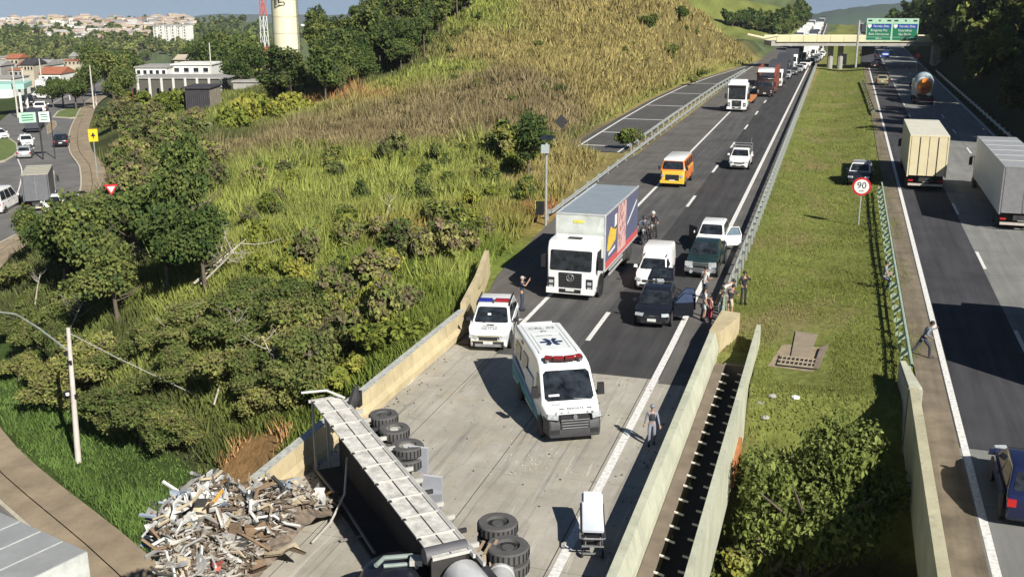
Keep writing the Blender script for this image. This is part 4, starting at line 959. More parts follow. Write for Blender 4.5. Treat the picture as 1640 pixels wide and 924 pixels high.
# ------------------------------------------------------------------ vehicles; front towards local -y, tail towards +y
class Veh:
    def __init__(s): s.p = []
    def part(s, name, m, par=None, smooth=35):
        mb = MB(); s.p.append((name, mb, m, par, smooth)); s.last = len(s.p) - 1; return mb
    def finish(s, name, label, cat, loc, rz=0, scale=1.0, group=None, merge=False):
        sc = (scale,) * 3 if isinstance(scale, (int, float)) else scale
        if merge:
            J = MB(); ms = []
            for nm, mb, m, par, sm in s.p:
                if m not in ms: ms.append(m)
                J.mi = ms.index(m); J.add(mb.v, mb.f)
            o = J.build(name, ms if len(ms) > 1 else ms[0], None, 40); o.location = loc; o.rotation_euler = (0, 0, rz); o.scale = sc; return tag(o, label, cat, group)
        t = thing(name, label, cat, loc, rz, group); t.scale = sc; objs = []
        for nm, mb, m, par, sm in s.p: objs.append(mb.build(nm, m, t if par is None else objs[par], sm))
        return t
def wheel(v, x, y, r, w, rim=RIM, dual=False):
    s = 1 if x > 0 else -1
    for dx in ((0, -s * (w + .04)) if dual else (0,)):
        mb = v.part('wheel', TYRE); a = w / 2
        mb.lathe([(r * .60, -a), (r * .93, -a), (r, -a * .7), (r, a * .7), (r * .93, a), (r * .60, a)], (x + dx, y, r), 'X', 18); k = v.last
    mb = v.part('rim', rim, k); mb.lathe([(r * .62, s * w * .40), (r * .5, s * w * .44), (r * .2, s * w * .30), (r * .16, s * w * .42), (.0, s * w * .42)] if s > 0 else [(0, -w * .42), (r * .16, -w * .42), (r * .2, -w * .30), (r * .5, -w * .44), (r * .62, -w * .40)], (x, y, r), 'X', 14)
def arch(v, W, y, r):
    mb = v.part('wheel_arch', BLACK)
    for s in (-1, 1): mb.lathe([(r * 1.2, -.02), (r * 1.2, .02)], (s * (W / 2 - .012), y, r * 1.02), 'X', 18)
def car(paint, L=4.1, W=1.75, H=1.5, hood=.92, belt=.98, hl=1.0, ws=.75, rt=3.3, rb=3.85, roof=None, nwin=2, r=.31, wy=(.8, None), tailz=None, dark_bumper=False, lights=True, grille=True, glass=GLASS, wroof=.76, doors=True):
    v = Veh(); roof = roof or paint; tz = tailz or belt
    nose = lambda y, z: (1 - .20 * max(0, 1 - y / .55) ** 2) * (1 - .10 * max(0, 1 - (L - y) / .5) ** 2) * (.97 if z < .4 else 1)
    prof = [(.12, .22), (0, .34), (0, .56), (.05, .68), (.22, hood - .16), (hl * .55, hood - .05), (hl, hood), (rb, belt), (L - .12, tz), (L, tz - .14), (L, .42), (L - .12, .26)]
    mb = v.part('body', paint); mb.slab(prof, W, nose, .09, 3)
    cw = lambda y, z: .94 if z < hood + .12 else wroof
    cab = [(hl - .12, hood - .12), (hl, hood + .0), (hl + ws, H - .06), (hl + ws + .35, H), (rt - .2, H), (rt, H - .05), (rb, belt), (rb, belt - .12)]
    mb = v.part('roof', roof); mb.slab(cab, W, cw, .06, 3)
    wb, wt = W / 2 * .94, W / 2 * wroof; zf, zt = hood, H - .06
    mb = v.part('windscreen', glass); mb.panel([(-wb, hl, zf), (wb, hl, zf), (wt, hl + ws, zt), (-wt, hl + ws, zt)], .06, .94, .06, .93, .012, .05)
    mb = v.part('rear_window', glass); mb.panel([(wb, rb, belt), (-wb, rb, belt), (-wt, rt, H - .05), (wt, rt, H - .05)], .08, .92, .12, .9, .012, .05)
    for s in (-1, 1):
        q = [(s * wb, hl, zf), (s * wb, rb, belt), (s * wt, rt, H - .05), (s * wt, hl + ws, zt)]
        if s < 0: q = [q[1], q[0], q[3], q[2]]
        for i in range(nwin):
            a, b = (.05 + .9 * i / nwin, .05 + .9 * (i + 1) / nwin - .03)
            if s < 0: a, b = 1 - b, 1 - a
            mb = v.part('side_window', glass); mb.panel(q, a, b, .12, .88, .012, .06)
            if doors:
                y0, y1 = hl + .15 + (rb - hl - .3) * i / nwin, hl + .15 + (rb - hl - .3) * (i + 1) / nwin - .03
                mb = v.part('door', paint); mb.box((s * (W / 2 + .002), (y0 + y1) / 2, (belt + .36) / 2 + .02), (.012, y1 - y0, belt - .50)); k = v.last
                mb = v.part('handle', BLACK, k); mb.box((s * (W / 2 + .02), y1 - .2, belt - .14), (.03, .18, .035))
        mb = v.part('mirror', paint if not dark_bumper else BLACK); mb.box((s * (W / 2 + .10), hl + .28, zf + .12), (.2, .1, .15), top=.8)
    wys = (wy[0], wy[1] or L - .8)
    for y in wys:
        arch(v, W, y, r)
        for s in (-1, 1): wheel(v, s * (W / 2 - .09), y, r, .2)
    nw = W * .84
    if lights:
        for s in (-1, 1):
            mb = v.part('headlight', LAMP); mb.box((s * nw * .40, .09, .67), (nw * .24, .22, .15), rz=s * .35, rx=-.25)
            mb = v.part('tail_light', TAIL); mb.box((s * W * .40, L - .03, tz - .2), (.22, .12, .2))
    if grille:
        mb = v.part('grille', BLACK); mb.box((0, .0, .60), (nw * .52, .05, .12)); mb = v.part('lower_grille', BLACK); mb.box((0, -.005, .36), (nw * .7, .05, .14))
    if dark_bumper: mb = v.part('bumper', BLACK); mb.slab([(-.05, .24), (-.06, .46), (.02, .54), (.4, .54), (.4, .24)], W * .94, nose, .05, 2)
    mb = v.part('number_plate', PLATE); mb.box((0, -.035 - (.05 if dark_bumper else 0), .44), (.4, .02, .13)); mb = v.part('number_plate', PLATE); mb.box((0, L + .012, .62), (.4, .02, .13))
    mb = v.part('wiper', BLACK); mb.bar((-.35, hl + .02, hood + .04), (.2, hl + .1, hood + .12), .025)
    return v
def cab_forward(v, paint, W=2.5, H=2.95, y0=0, length=1.95, grille='wide', visor=False, sleeper=0):
    """flat nosed lorry cab"""
    prof = [(y0 + .12, .36), (y0, .48), (y0, 1.0), (y0 + .02, 1.52), (y0 + .20, H - .42), (y0 + .5, H - .06), (y0 + .8, H), (y0 + length, H), (y0 + length, .75), (y0 + 1.75, .72), (y0 + 1.6, .45)]
    nose = lambda y, z: 1 - .07 * max(0, 1 - (y - y0) / .4) ** 2
    mb = v.part('cab', paint); mb.slab(prof, W, nose, .10, 3)
    w = W / 2 * .93; z0, z1 = 1.52, H - .42
    mb = v.part('windscreen', GLASS); mb.panel([(-w, y0 + .02, z0), (w, y0 + .02, z0), (w, y0 + .20, z1), (-w, y0 + .20, z1)], .05, .95, .04, .98, .015, .03)
    if visor: mb = v.part('sun_visor', BLACK); mb.box((0, y0 + .14, z1 + .08), (W * .86, .25, .14), rx=.3)
    mb = v.part('grille', BLACK); mb.box((0, y0 - .004, 1.08), (W * .46, .05, .78)); k = v.last
    for i in range(5): mb = v.part('slat', STEELD if grille != 'chrome' else RIM, k); mb.box((0, y0 - .035, .78 + i * .15), (W * .43, .03, .045))
    mb = v.part('bumper', paint); mb.box((0, y0 + .10, .52), (W * .96, .34, .30)); k = v.last
    mb = v.part('bumper_intake', BLACK, k); mb.box((0, y0 - .075, .53), (W * .44, .03, .2)); mb = v.part('number_plate', PLATE); mb.box((0, y0 - .10, .60), (.45, .02, .15))
    for s in (-1, 1):
        mb = v.part('headlight', BLACK); mb.box((s * W * .385, y0 + .03, .86), (W * .13, .12, .66)); k = v.last
        for z in (.7, .97): mb = v.part('lamp', LAMP, k); mb.box((s * W * .385, y0 - .035, z), (W * .085, .02, .17))
        mb = v.part('side_window', GLASS); mb.panel([(s * W / 2, y0 + .25, 1.5), (s * W / 2, y0 + 1.3, 1.5), (s * W / 2, y0 + 1.3, H - .45), (s * W / 2, y0 + .42, H - .45)][::s], .05, .95, .05, .95, .012, .04)
        mb = v.part('mirror', BLACK); mb.box((s * (W / 2 + .20), y0 + .30, 1.95), (.24, .16, .62)); mb.bar((s * W / 2, y0 + .35, 2.3), (s * (W / 2 + .22), y0 + .30, 2.3), .05)
        mb = v.part('step', STEELD); mb.box((s * (W / 2 - .02), y0 + .95, .52), (.08, .8, .28))
    return v
def place(px, py, z=0): q = P(px, py, z); return (q.x, q.y, z)

# --- white rigid lorry with advertisement, left lane
LOGOW = mat('chrome emblem', (.55, .56, .57), .25, .8)
v = Veh(); cab_forward(v, WHITE, 2.62, 3.05)
mb = v.part('emblem', LOGOW); mb.tube([(.19 * math.cos(t * .5236), -.05, 1.22 + .19 * math.sin(t * .5236)) for t in range(13)], .022, 6, False)
mb = v.part('emblem', LOGOW); mb.tube([(-.10, -.05, 1.37), (-.045, -.05, 1.10), (0, -.05, 1.22), (.045, -.05, 1.10), (.10, -.05, 1.37)], .018, 5)
mb = v.part('roof_hatch', BLACK); mb.box((-.02, 1.05, 3.06), (.72, .42, .06))
ALU = mat('grey aluminium box panel', (.33, .385, .43), .45, .25, .1, 1.2); FRNT = mat('weathered white box front', (.50, .53, .50), .6, 0, .2, 1.5)
BW, BL, BZ0, BZ1, BY = 2.62, 9.3, 1.12, 4.12, 2.12
mb = v.part('box_front', FRNT); mb.box((0, BY + .03, (BZ0 + BZ1) / 2), (BW, .06, BZ1 - BZ0))
n = 8
for i in range(n): mb = v.part('roof_panel', ALU); mb.box((0, BY + .08 + (BL - .1) * (i + .5) / n, BZ1 - .03), (BW - .06, (BL - .1) / n - .03, .06))
mb = v.part('side_wall', mat('dusky blue grey box side', (.11, .12, .20), .55, 0, .1, 1)); mb.box((BW / 2 - .03, BY + BL / 2 + .06, (BZ0 + BZ1) / 2), (.05, BL - .1, BZ1 - BZ0 - .05))
mb = v.part('side_wall', ALU); mb.box((-BW / 2 + .03, BY + BL / 2 + .06, (BZ0 + BZ1) / 2), (.05, BL - .1, BZ1 - BZ0 - .05))
mb = v.part('rear_door', ALU); mb.box((-BW / 4, BY + BL - .02, (BZ0 + BZ1) / 2), (BW / 2 - .04, .06, BZ1 - BZ0 - .06)); mb = v.part('rear_door', ALU); mb.box((BW / 4, BY + BL - .02, (BZ0 + BZ1) / 2), (BW / 2 - .04, .06, BZ1 - BZ0 - .06))
FRM = mat('bright aluminium edge', (.62, .64, .64), .4, .3)
for z in (BZ0, BZ1): 
    for s in (-1, 1): mb = v.part('edge_rail', FRM); mb.box((s * (BW / 2), BY + BL / 2, z), (.07, BL, .09))
for s in (-1, 1): mb = v.part('corner_post', FRM); mb.box((s * (BW / 2), BY + .02, (BZ0 + BZ1) / 2), (.075, .08, BZ1 - BZ0))
mb = v.part('roof_edge', FRM); mb.box((0, BY + .01, BZ1), (BW, .08, .085))
mb = v.part('badge', mat('yellow badge', (.62, .58, .12), .5)); mb.box((-.1, BY - .015, 3.72), (.55, .02, .16))
sx = BW / 2 + .006
def adp(name, col, y0, y1, z0, z1, x=sx, skew=0.0): mb = v.part(name, mat('advert ' + name + str(col[0]), col, .55, 0, .06, 1)); mb.prism([(x, BY + y0, z0), (x, BY + y1, z0 + skew), (x, BY + y1, z1 + skew), (x, BY + y0, z1)], (.008, 0, 0))
adp('pink_panel', (.62, .40, .38), 3.3, 5.6, 1.35, 4.0, sx + .004); adp('red_band', (.55, .10, .10), .15, 9.4, 1.16, 1.55)
mb = v.part('yellow_figure', mat('advert yellow', (.70, .48, .06), .55)); mb.prism([(sx + .004, BY + .5, 2.1), (sx + .004, BY + 1.0, 2.0), (sx + .004, BY + 2.7, 2.3), (sx + .004, BY + 3.0, 3.1), (sx + .004, BY + 2.2, 2.95), (sx + .004, BY + 1.4, 3.25), (sx + .004, BY + .8, 2.8)], (.01, 0, 0))
adp('white_stroke', (.7, .7, .72), 2.4, 3.0, 2.9, 3.7, sx + .006); adp('white_stroke', (.68, .7, .72), .9, 2.6, 1.75, 1.9, sx + .006, .1); adp('white_stroke', (.66, .7, .72), 6.0, 8.8, 2.4, 2.55, sx + .006, .9)
mb = v.part('chassis', STEELD); mb.box((0, BY + 4.6, .85), (.95, 9.8, .26)); mb.box((0, BY + 4, .62), (2.1, 1.2, .5))
for s in (-1, 1): mb = v.part('side_guard', FRM); mb.box((s * 1.28, BY + 3.2, .62), (.05, 3.6, .12)); mb.box((s * 1.28, BY + 3.2, .88), (.05, 3.6, .10))
for y in (1.35, ): 
    for s in (-1, 1): wheel(v, s * 1.12, y, .52, .3); 
for y in (8.2, 9.5):
    for s in (-1, 1): wheel(v, s * 1.16, y, .52, .27, RIM, True)
mb = v.part('wheel_arch', BLACK)
for s in (-1, 1): mb.lathe([(.66, -.02), (.66, .02)], (s * 1.30, 1.35, .56), 'X', 18)
truck = v.finish('box_truck', 'white rigid lorry with grey roof and advert on its side in the left lane', 'truck', (-12.38, 50.15, 0), 0, .98)
DIAG = mat('dark seam', (.12, .13, .13), .7)
ra = random.Random(8); mb = MB()
for i in range(46):
    u_, w_ = ra.uniform(3.4, 5.45), ra.uniform(1.5, 3.85); mb.prism([(sx + .013, BY + u_, w_), (sx + .013, BY + u_ + .09, w_ + .03), (sx + .013, BY + u_ + .20, w_ + .26), (sx + .013, BY + u_ + .12, w_ + .24)], (.006, 0, 0))
kind(mb.build('print_marks', mat('advert dark red', (.20, .06, .07), .6), truck, 0), 'stuff')
mb = MB(); mb.prism([(.72, BY - .012, 3.0), (1.22, BY - .012, 3.3), (1.22, BY - .012, 3.95), (1.05, BY - .012, 3.95)], (0, .008, 0)); mb.build('patch', mat('pale patch', (.56, .60, .57), .6), truck, 0)

# --- ambulance
v = Veh(); AW = 2.05
APR = [(.12, .32), (0, .42), (0, .80), (.08, 1.02), (.30, 1.14), (.72, 1.30), (1.02, 1.66), (1.52, 2.26), (1.72, 2.40), (2.1, 2.50), (2.9, 2.55), (6.1, 2.55), (6.2, 2.45), (6.2, .45), (6.05, .34)]
an = lambda y, z: (1 - .13 * max(0, 1 - y / .9) ** 2) * (1 - .10 * max(0, (z - 1.25) / 1.3))
VW_ = mat('ambulance white paint', (.78, .80, .79), .35, 0, .06, 1.2, coat=.35)
mb = v.part('body', VW_); mb.slab(APR, AW, an, .10, 4)
def aw(z): return AW / 2 * (1 - .10 * max(0, (z - 1.25) / 1.3))
mb = v.part('windscreen', GLASS); mb.panel([(-aw(1.3), .72, 1.30), (aw(1.3), .72, 1.30), (aw(2.26), 1.52, 2.26), (-aw(2.26), 1.52, 2.26)], .06, .94, .05, .96, .03, .06)
mb = v.part('dashboard_paper', WHITE); mb.box((-.55, .86, 1.50), (.38, .02, .12), rx=-.65); mb.box((.15, .90, 1.52), (.3, .02, .06), rx=-.65)
mb = v.part('wiper', mat('grey wiper', (.3, .3, .3), .6)); mb.bar((.15, .78, 1.40), (.75, .74, 1.36), .03)
DBP = mat('dark grey van bumper', (.05, .05, .055), .6, 0, .25, 4)
mb = v.part('bumper', DBP); mb.slab([(-.03, .30), (-.07, .45), (-.05, .78), (.05, .93), (.6, .95), (.6, .30)], AW * 1.0, lambda y, z: 1 - .10 * max(0, 1 - y / .7) ** 2, .08, 3); k = v.last
for s in (-1, 1): mb = v.part('fog_recess', BLACK, k); mb.box((s * .70, -.03, .52), (.30, .1, .16))
mb = v.part('grille', BLACK); mb.slab([(-.085, .62), (-.06, 1.0), (.1, 1.1), (.1, .62)], 1.05, None, .02, 1); k = v.last
for i in range(4): mb = v.part('slat', RIM, k); mb.box((0, -.095 + i * .008, .66 + i * .095), (.92 + i * .03, .025, .025))
mb = v.part('emblem', LOGOW); mb.prism([(0, -.11, .92), (.09, -.10, 1.06), (0, -.08, 1.20), (-.09, -.10, 1.06)], (0, .02, 0))
for s in (-1, 1):
    mb = v.part('headlight', LAMP); mb.box((s * .74, .10, 1.03), (.38, .26, .17), rz=s * .38, rx=-.25); k = v.last; mb = v.part('lamp_housing', BLACK, k); mb.box((s * .74, .13, 1.00), (.42, .28, .2), rz=s * .38, rx=-.25)
    mb = v.part('mirror', BLACK); mb.box((s * 1.20, 1.05, 1.62), (.26, .16, .42), top=.85); mb.bar((s * .98, 1.1, 1.5), (s * 1.15, 1.08, 1.5), .07)
    mb = v.part('side_window', GLASS); q = [(s * aw(1.4), .95, 1.36), (s * aw(1.4), 1.85, 1.36), (s * aw(2.15), 1.85, 2.15), (s * aw(2.15), 1.48, 2.15)]; mb.panel(q[::1] if s > 0 else [q[1], q[0], q[3], q[2]], .05, .95, .05, .95, .015, .05)
    mb = v.part('door', VW_); mb.box((s * 1.02, 1.55, .85), (.025, 1.1, .85))
mb = v.part('sliding_door', VW_); mb.box((-1.02, 2.95, 1.05), (.03, 1.3, 1.3))
BLU = mat('ambulance blue', (.03, .14, .34), .4); TEAL = mat('ambulance teal', (.05, .30, .33), .4); ORG = mat('ambulance orange', (.7, .22, .03), .4)
for s in (-1, 1):
    mb = v.part('livery_stripe', BLU); mb.prism([(s * 1.03, 1.0, .62), (s * 1.03, 6.1, 1.05), (s * 1.03, 6.1, 1.45), (s * 1.03, 2.2, .95)][::s], (s * .012, 0, 0)); mb = v.part('livery_stripe', TEAL); mb.prism([(s * 1.032, 1.0, .45), (s * 1.032, 6.1, .55), (s * 1.032, 6.1, 1.0), (s * 1.032, 1.0, .58)][::s], (s * .010, 0, 0))
    for y in (3.9, 5.2): mb = v.part('side_window', GLASS); q = [(s * aw(1.55), y - .5, 1.5), (s * aw(1.55), y + .5, 1.5), (s * aw(2.1), y + .5, 2.1), (s * aw(2.1), y - .5, 2.1)]; mb.panel(q if s > 0 else [q[1], q[0], q[3], q[2]], .02, .98, .02, .98, .015, .06)
    mb = v.part('side_lamp', TAIL); mb.box((s * .93, 4.6, 2.32), (.06, .3, .1))
wh = aw(2.55) * 2
mb = v.part('light_bar', mat('dark light bar base', (.05, .02, .02), .4)); 
LBP = [(-.68, 1.93), (-.40, 1.80), (0, 1.74), (.40, 1.80), (.68, 1.93)]
for a, b in zip(LBP[:-1], LBP[1:]): mb.bar((a[0], a[1], 2.55), (b[0], b[1], 2.55), .24, .10)
kb = v.last; RL_ = mat('red beacon lens', (.27, .012, .018), .2)
for a, b in zip(LBP[:-1], LBP[1:]):
    mb = v.part('beacon', RL_, kb); A_, B_ = Vector((a[0], a[1] - .03, 2.62)), Vector((b[0], b[1] - .03, 2.62)); mb.bar(A_.lerp(B_, .06), A_.lerp(B_, .94), .16, .08)
for x in (-.28, -.1, .1, .28, .42): mb = v.part('beacon_glint', mat('painted glint', (.75, .55, .52), .2), kb); mb.box((x, 1.70 + abs(x) * .12, 2.635), (.08, .05, .04))  # pale blocks stand for highlights painted on the red lenses
for x in (-.62, .6): mb = v.part('bracket', LOGOW); mb.box((x, 1.68, 2.53), (.12, .08, .08))
RIB = mat('roof seam grey', (.60, .64, .62), .5)
for x0, y0, x1, y1 in ((-.7, 2.5, -.7, 6.0), (.7, 2.5, .7, 6.0), (-.55, 2.9, .55, 2.9), (-.55, 4.8, .55, 4.8), (-.7, 6.0, .7, 6.0), (-.55, 2.9, -.55, 4.8), (.55, 2.9, .55, 4.8)): mb = v.part('roof_rib', RIB); mb.bar((x0, y0, 2.552), (x1, y1, 2.552), .04, .03)
STAR = mat('dark navy print', (.02, .035, .09), .5)
for i in range(3): mb = v.part('star_of_life', STAR); a = i * math.pi / 3 + math.pi / 2; mb.box((0, 3.75, 2.556 + i * .002), (.17, .86, .012), rz=a)
mb = v.part('star_staff', WHITE); mb.box((0, 3.75, 2.566), (.035, .5, .01))
mb = v.part('rear_bar', VW_); mb.box((-.05, 6.27, 2.5), (1.3, .1, .12)); mb = v.part('tail_light', TAIL); mb.box((-.9, 6.21, 1.3), (.15, .05, .5)); mb.box((.9, 6.21, 1.3), (.15, .05, .5))
for i, x in enumerate((-.62, -.42, -.18, .5, .68)): mb = v.part('hood_sticker', mat('dull sticker', (.16, .16, .17), .5)); mb.box((x, .20 - (.02 if i > 2 else 0), 1.115), (.07, .02, .06), rx=.5)
for y in (1.0, 4.6):
    arch(v, AW, y, .35)
    for s in (-1, 1): wheel(v, s * .95, y, .35, .22)
amb = v.finish('ambulance', 'white ambulance van with red roof light bar standing on the bridge concrete', 'ambulance', place(920, 711), math.radians(28), .98)
TOPX = lambda x, y, z, r=0: Matrix.Translation((x, y, z)) @ Matrix.Rotation(r, 4, 'Z')
HOODM = lambda x, y, z, a: Matrix.Translation((x, y, z)) @ Matrix.Rotation(a, 4, 'X')
GPR = mat('grey print', (.22, .23, .25), .5)
text('lettering', 'CRL 03', .34, GPR, amb, TOPX(.0, 5.45, 2.565)); text('lettering', 'SV', .26, GPR, amb, TOPX(.0, 5.05, 2.565)); text('lettering', 'RESGATE', .16, mat('pale print', (.42, .46, .46), .5), amb, TOPX(-.1, 4.5, 2.565))
text('lettering', 'CM-0702', .10, GPR, amb, HOODM(-.55, .60, 1.275, .37)); text('lettering', 'RESGATE', .15, GPR, amb, HOODM(.12, .38, 1.195, .37))
for x in (-.38, .62): mb = MB(); mb.box((x, .38, 1.195), (.16, .08, .01), rx=.37); mb.build('lettering_bar', GPR, amb, 0)

# --- police SUV
v = car(WHITE, 4.25, 1.80, 1.66, .98, 1.05, 1.0, .72, 3.65, 4.12, None, 2, .35, (.82, None), None, True)
for s, c in ((-1, mat('blue beacon', (.01, .02, .25), .2)), (1, mat('red beacon dark', (.30, .015, .02), .2))): mb = v.part('beacon', c); mb.box((s * .36, 2.12, 1.75), (.60, .26, .10))
mb = v.part('beacon_base', RIM); mb.box((0, 2.12, 1.70), (1.3, .22, .08)); mb = v.part('antenna', BLACK); mb.bar((0, 1.92, 1.66), (0, 1.98, 1.80), .05)
GP = mat('dark livery', (.03, .035, .045), .45)
for s in (-1, 1): mb = v.part('pillar_trim', BLACK); mb.bar((s * .70, 1.72, 1.62), (s * .70, 2.1, 1.68), .06); mb.bar((s * .70, 2.0, 1.69), (s * .70, 3.5, 1.70), .05)
for s in (-1, 1): mb = v.part('livery_panel', GP); mb.prism([(s * .915, 1.2, .55), (s * .915, 3.6, .62), (s * .915, 3.6, .95), (s * .915, 2.0, .85)][::s], (s * .01, 0, 0))
mb = v.part('chrome_grille', mat('warm chrome', (.60, .56, .42), .3, .5)); mb.box((0, -.03, .74), (1.2, .06, .05)); mb.box((0, -.05, .52), (1.3, .05, .04)); mb = v.part('skid_plate', RIM); mb.box((0, -.06, .34), (1.1, .08, .12))
pol = v.finish('police_car', 'white police car with blue and red roof lights beside the cream barrier', 'police car', place(782, 564), math.radians(11), (1.03, 1.0, 1.0))
text('lettering', 'POLÍCIA', .17, GPR, pol, HOODM(0, .62, .962, .12)); text('lettering', 'MILITAR', .19, GPR, pol, HOODM(0, .42, .932, .2)); mb = MB(); mb.box((0, .84, .985), (.3, .1, .012), rx=.1); mb.build('crest', GP, pol, 0)
mb = MB(); mb.box((-.1, 1.28, 1.33), (.14, .02, .09), rx=-.7); mb.build('windscreen_sticker', WHITE, pol, 0)

# --- black hatchback with raised tailgate and open doors
BLK = mat('black car paint', (.012, .014, .02), .22, 0, .2, 1.5, coat=.6)
v = car(BLK, 4.0, 1.72, 1.48, .90, .98, .98, .80, 3.2, 3.75, None, 2, .31, doors=True)
mb = v.part('tailgate', BLK); mb.slab([(3.15, 1.52), (3.3, 1.55), (4.2, 1.92), (4.35, 1.85), (4.3, 1.78), (3.3, 1.46)], 1.26, lambda y, z: 1 - .28 * max(0, (y - 3.5) / .9) ** 2, .12, 3)
mb = v.part('tailgate_glass', GLASS); mb.panel([(-.5, 3.4, 1.60), (.5, 3.4, 1.60), (.42, 4.05, 1.87), (-.42, 4.05, 1.87)], 0, 1, 0, 1, .01, .05); mb = v.part('tail_sticker', WHITE); mb.box((0, 3.22, 1.545), (.34, .05, .03)); mb.box((-.3, 3.2, 1.54), (.12, .05, .03))
for i, (y, a) in enumerate(((1.15, -1.15), (2.15, -1.2))):     # both doors on the verge side stand open
    c, s_ = math.cos(a), math.sin(a); W2 = .86
    def dr(d, z, o=0): return Vector((W2 + -s_ * d * .98 + c * o, y + c * d - -s_ * o * 0, z))
    mb = v.part('open_door', BLK); mb.prism([dr(0, .34), dr(1.0, .36), dr(1.0, .97), dr(0, .97)], (.03, -.06, 0)); k = v.last
    mb = v.part('door_trim', mat('grey door trim', (.09, .09, .10), .7), k); mb.prism([dr(.08, .45) + Vector((0, .05, 0)), dr(.92, .45) + Vector((0, .05, 0)), dr(.92, .9) + Vector((0, .05, 0)), dr(.08, .9) + Vector((0, .05, 0))], (.01, -.02, 0))
    mb = v.part('door_window', mat('clear blue glass', (.05, .07, .13), .08), k); mb.prism([dr(.08, .99), dr(.98, .99), dr(.9, 1.38), dr(.5, 1.42)], (.015, -.02, 0))
    mb = v.part('door_frame', BLK, k); mb.tube([dr(.03, .97), dr(.48, 1.44), dr(.92, 1.40), dr(1.0, .97)], .03, 5)
mb = v.part('emblem', LOGOW); mb.box((0, -.03, .63), (.22, .03, .03))
bc = v.finish('black_car', 'black hatchback with raised tailgate and open doors beside the bystanders', 'car', place(1043, 527), math.radians(3), 1.0)
# --- small white van with raised cargo top
v = car(WHITE, 4.3, 1.68, 1.52, .95, 1.0, 1.0, .72, 2.3, 2.5, None, 1, .31)
mb = v.part('cargo_top', WHITE); mb.slab([(2.2, .9), (2.25, 1.5), (2.45, 1.86), (2.7, 1.9), (4.1, 1.9), (4.28, 1.8), (4.28, .9)], 1.64, lambda y, z: .9 if z > 1.4 else 1, .08, 3)
for s in (-1, 1): mb = v.part('roof_bar', BLACK); mb.bar((s * .6, 1.75, 1.54), (s * .6, 2.3, 1.56), .04)
v.finish('white_van', 'small white van with raised cargo top between the lorry and the black hatchback', 'van', place(1039, 468), math.radians(1), .99)
# --- dark green pickup with chrome front and the white car behind it with an open door
DGR = mat('dark green pickup paint', (.016, .035, .034), .25, 0, .2, 1.5, coat=.5)
v = car(DGR, 5.0, 1.80, 1.78, 1.12, 1.18, 1.3, .55, 3.0, 3.15, None, 2, .38, (.9, None), 1.15)
CHR = mat('chrome', (.6, .62, .64), .2, .9)
mb = v.part('chrome_bumper', CHR); mb.box((0, -.09, .56), (1.75, .2, .22)); mb = v.part('chrome_grille', CHR); mb.box((0, -.03, .92), (.95, .06, .08)); mb.box((0, -.03, .80), (.95, .06, .05))
for s in (-1, 1): mb = v.part('headlight_cluster', LAMP); mb.box((s * .66, .0, .86), (.42, .14, .24)); mb = v.part('fog_lamp', LAMP); mb.lathe([(.09, -.02), (.09, .03)], (s * .5, -.2, .45), 'Y', 10)
mb = v.part('cargo_bed', BLACK); mb.box((0, 4.05, 1.19), (1.5, 1.6, .03)); mb = v.part('hood_scoop', DGR); mb.box((0, .85, 1.10), (.6, .5, .06), top=.8)
v.finish('pickup_truck', 'dark green pickup with chrome bumper and headlamps in the right lane', 'pickup', place(1121, 447), math.radians(-1), .97)
v = car(WHITE, 4.3, 1.76, 1.62, .98, 1.02, 1.05, .7, 3.6, 4.1, None, 2, .32)
mb = v.part('open_door', WHITE); mb.prism([(.86, 1.15, .36), (1.80, 1.55, .38), (1.82, 1.55, 1.0), (.86, 1.15, 1.0)], (-.03, .06, 0)); k = v.last; mb = v.part('door_frame', WHITE, k); mb.tube([(.88, 1.17, 1.0), (1.15, 1.30, 1.5), (1.62, 1.48, 1.5), (1.80, 1.56, 1.0)], .035, 5); mb = v.part('door_window', mat('pale blue glass', (.16, .22, .28), .1), k); mb.prism([(.95, 1.2, 1.02), (1.74, 1.53, 1.02), (1.56, 1.46, 1.44), (1.18, 1.31, 1.44)], (-.01, .02, 0))
mb = v.part('open_door', BLACK); mb.prism([(-.86, 1.15, .36), (-1.45, 1.9, .38), (-1.45, 1.9, 1.4), (-.86, 1.15, 1.4)], (.03, .04, 0))
v.finish('white_car', 'white car with an open front door standing right behind the green pickup', 'car', (-6.95, 62.2, 0), 0, .98)
# --- yellow and orange minibus
YEL = mat('minibus yellow', (.78, .50, .06), .4, 0, .08, 1, coat=.3); ORM = mat('minibus orange', (.72, .20, .03), .4, 0, .08, 1, coat=.3)
v = Veh(); KP = [(.10, .32), (0, .45), (0, .95), (.08, 1.22), (4.4, 1.25), (4.5, .9), (4.5, .4)]
mb = v.part('body', YEL); mb.slab(KP, 1.74, lambda y, z: 1 - .08 * max(0, 1 - y / .4) ** 2, .10, 3)
KU = [(.06, 1.18), (.10, 1.25), (.38, 1.82), (.5, 1.92), (4.2, 1.95), (4.38, 1.8), (4.44, 1.2)]
kw = lambda y, z: .97 if z < 1.4 else .84
mb = v.part('upper_body', ORM); mb.slab(KU, 1.72, kw, .06, 3)
mb = v.part('roof', WHITE); mb.slab([(.36, 1.86), (.55, 1.97), (4.15, 2.0), (4.32, 1.88)], 1.44, None, .06, 2)
mb = v.part('windscreen', GLASS); mb.panel([(-.83, .10, 1.25), (.83, .10, 1.25), (.72, .38, 1.82), (-.72, .38, 1.82)], .04, .96, .05, .98, .02, .06)
mb = v.part('front_panel', YEL); mb.box((0, .03, .85), (1.5, .10, .6), top=.95); mb = v.part('grille', BLACK); mb.box((0, -.035, .72), (.95, .03, .42)); mb = v.part('bumper', YEL); mb.box((0, -.02, .42), (1.7, .14, .2)); mb = v.part('number_plate', PLATE); mb.box((0, -.07, .52), (.4, .02, .12))
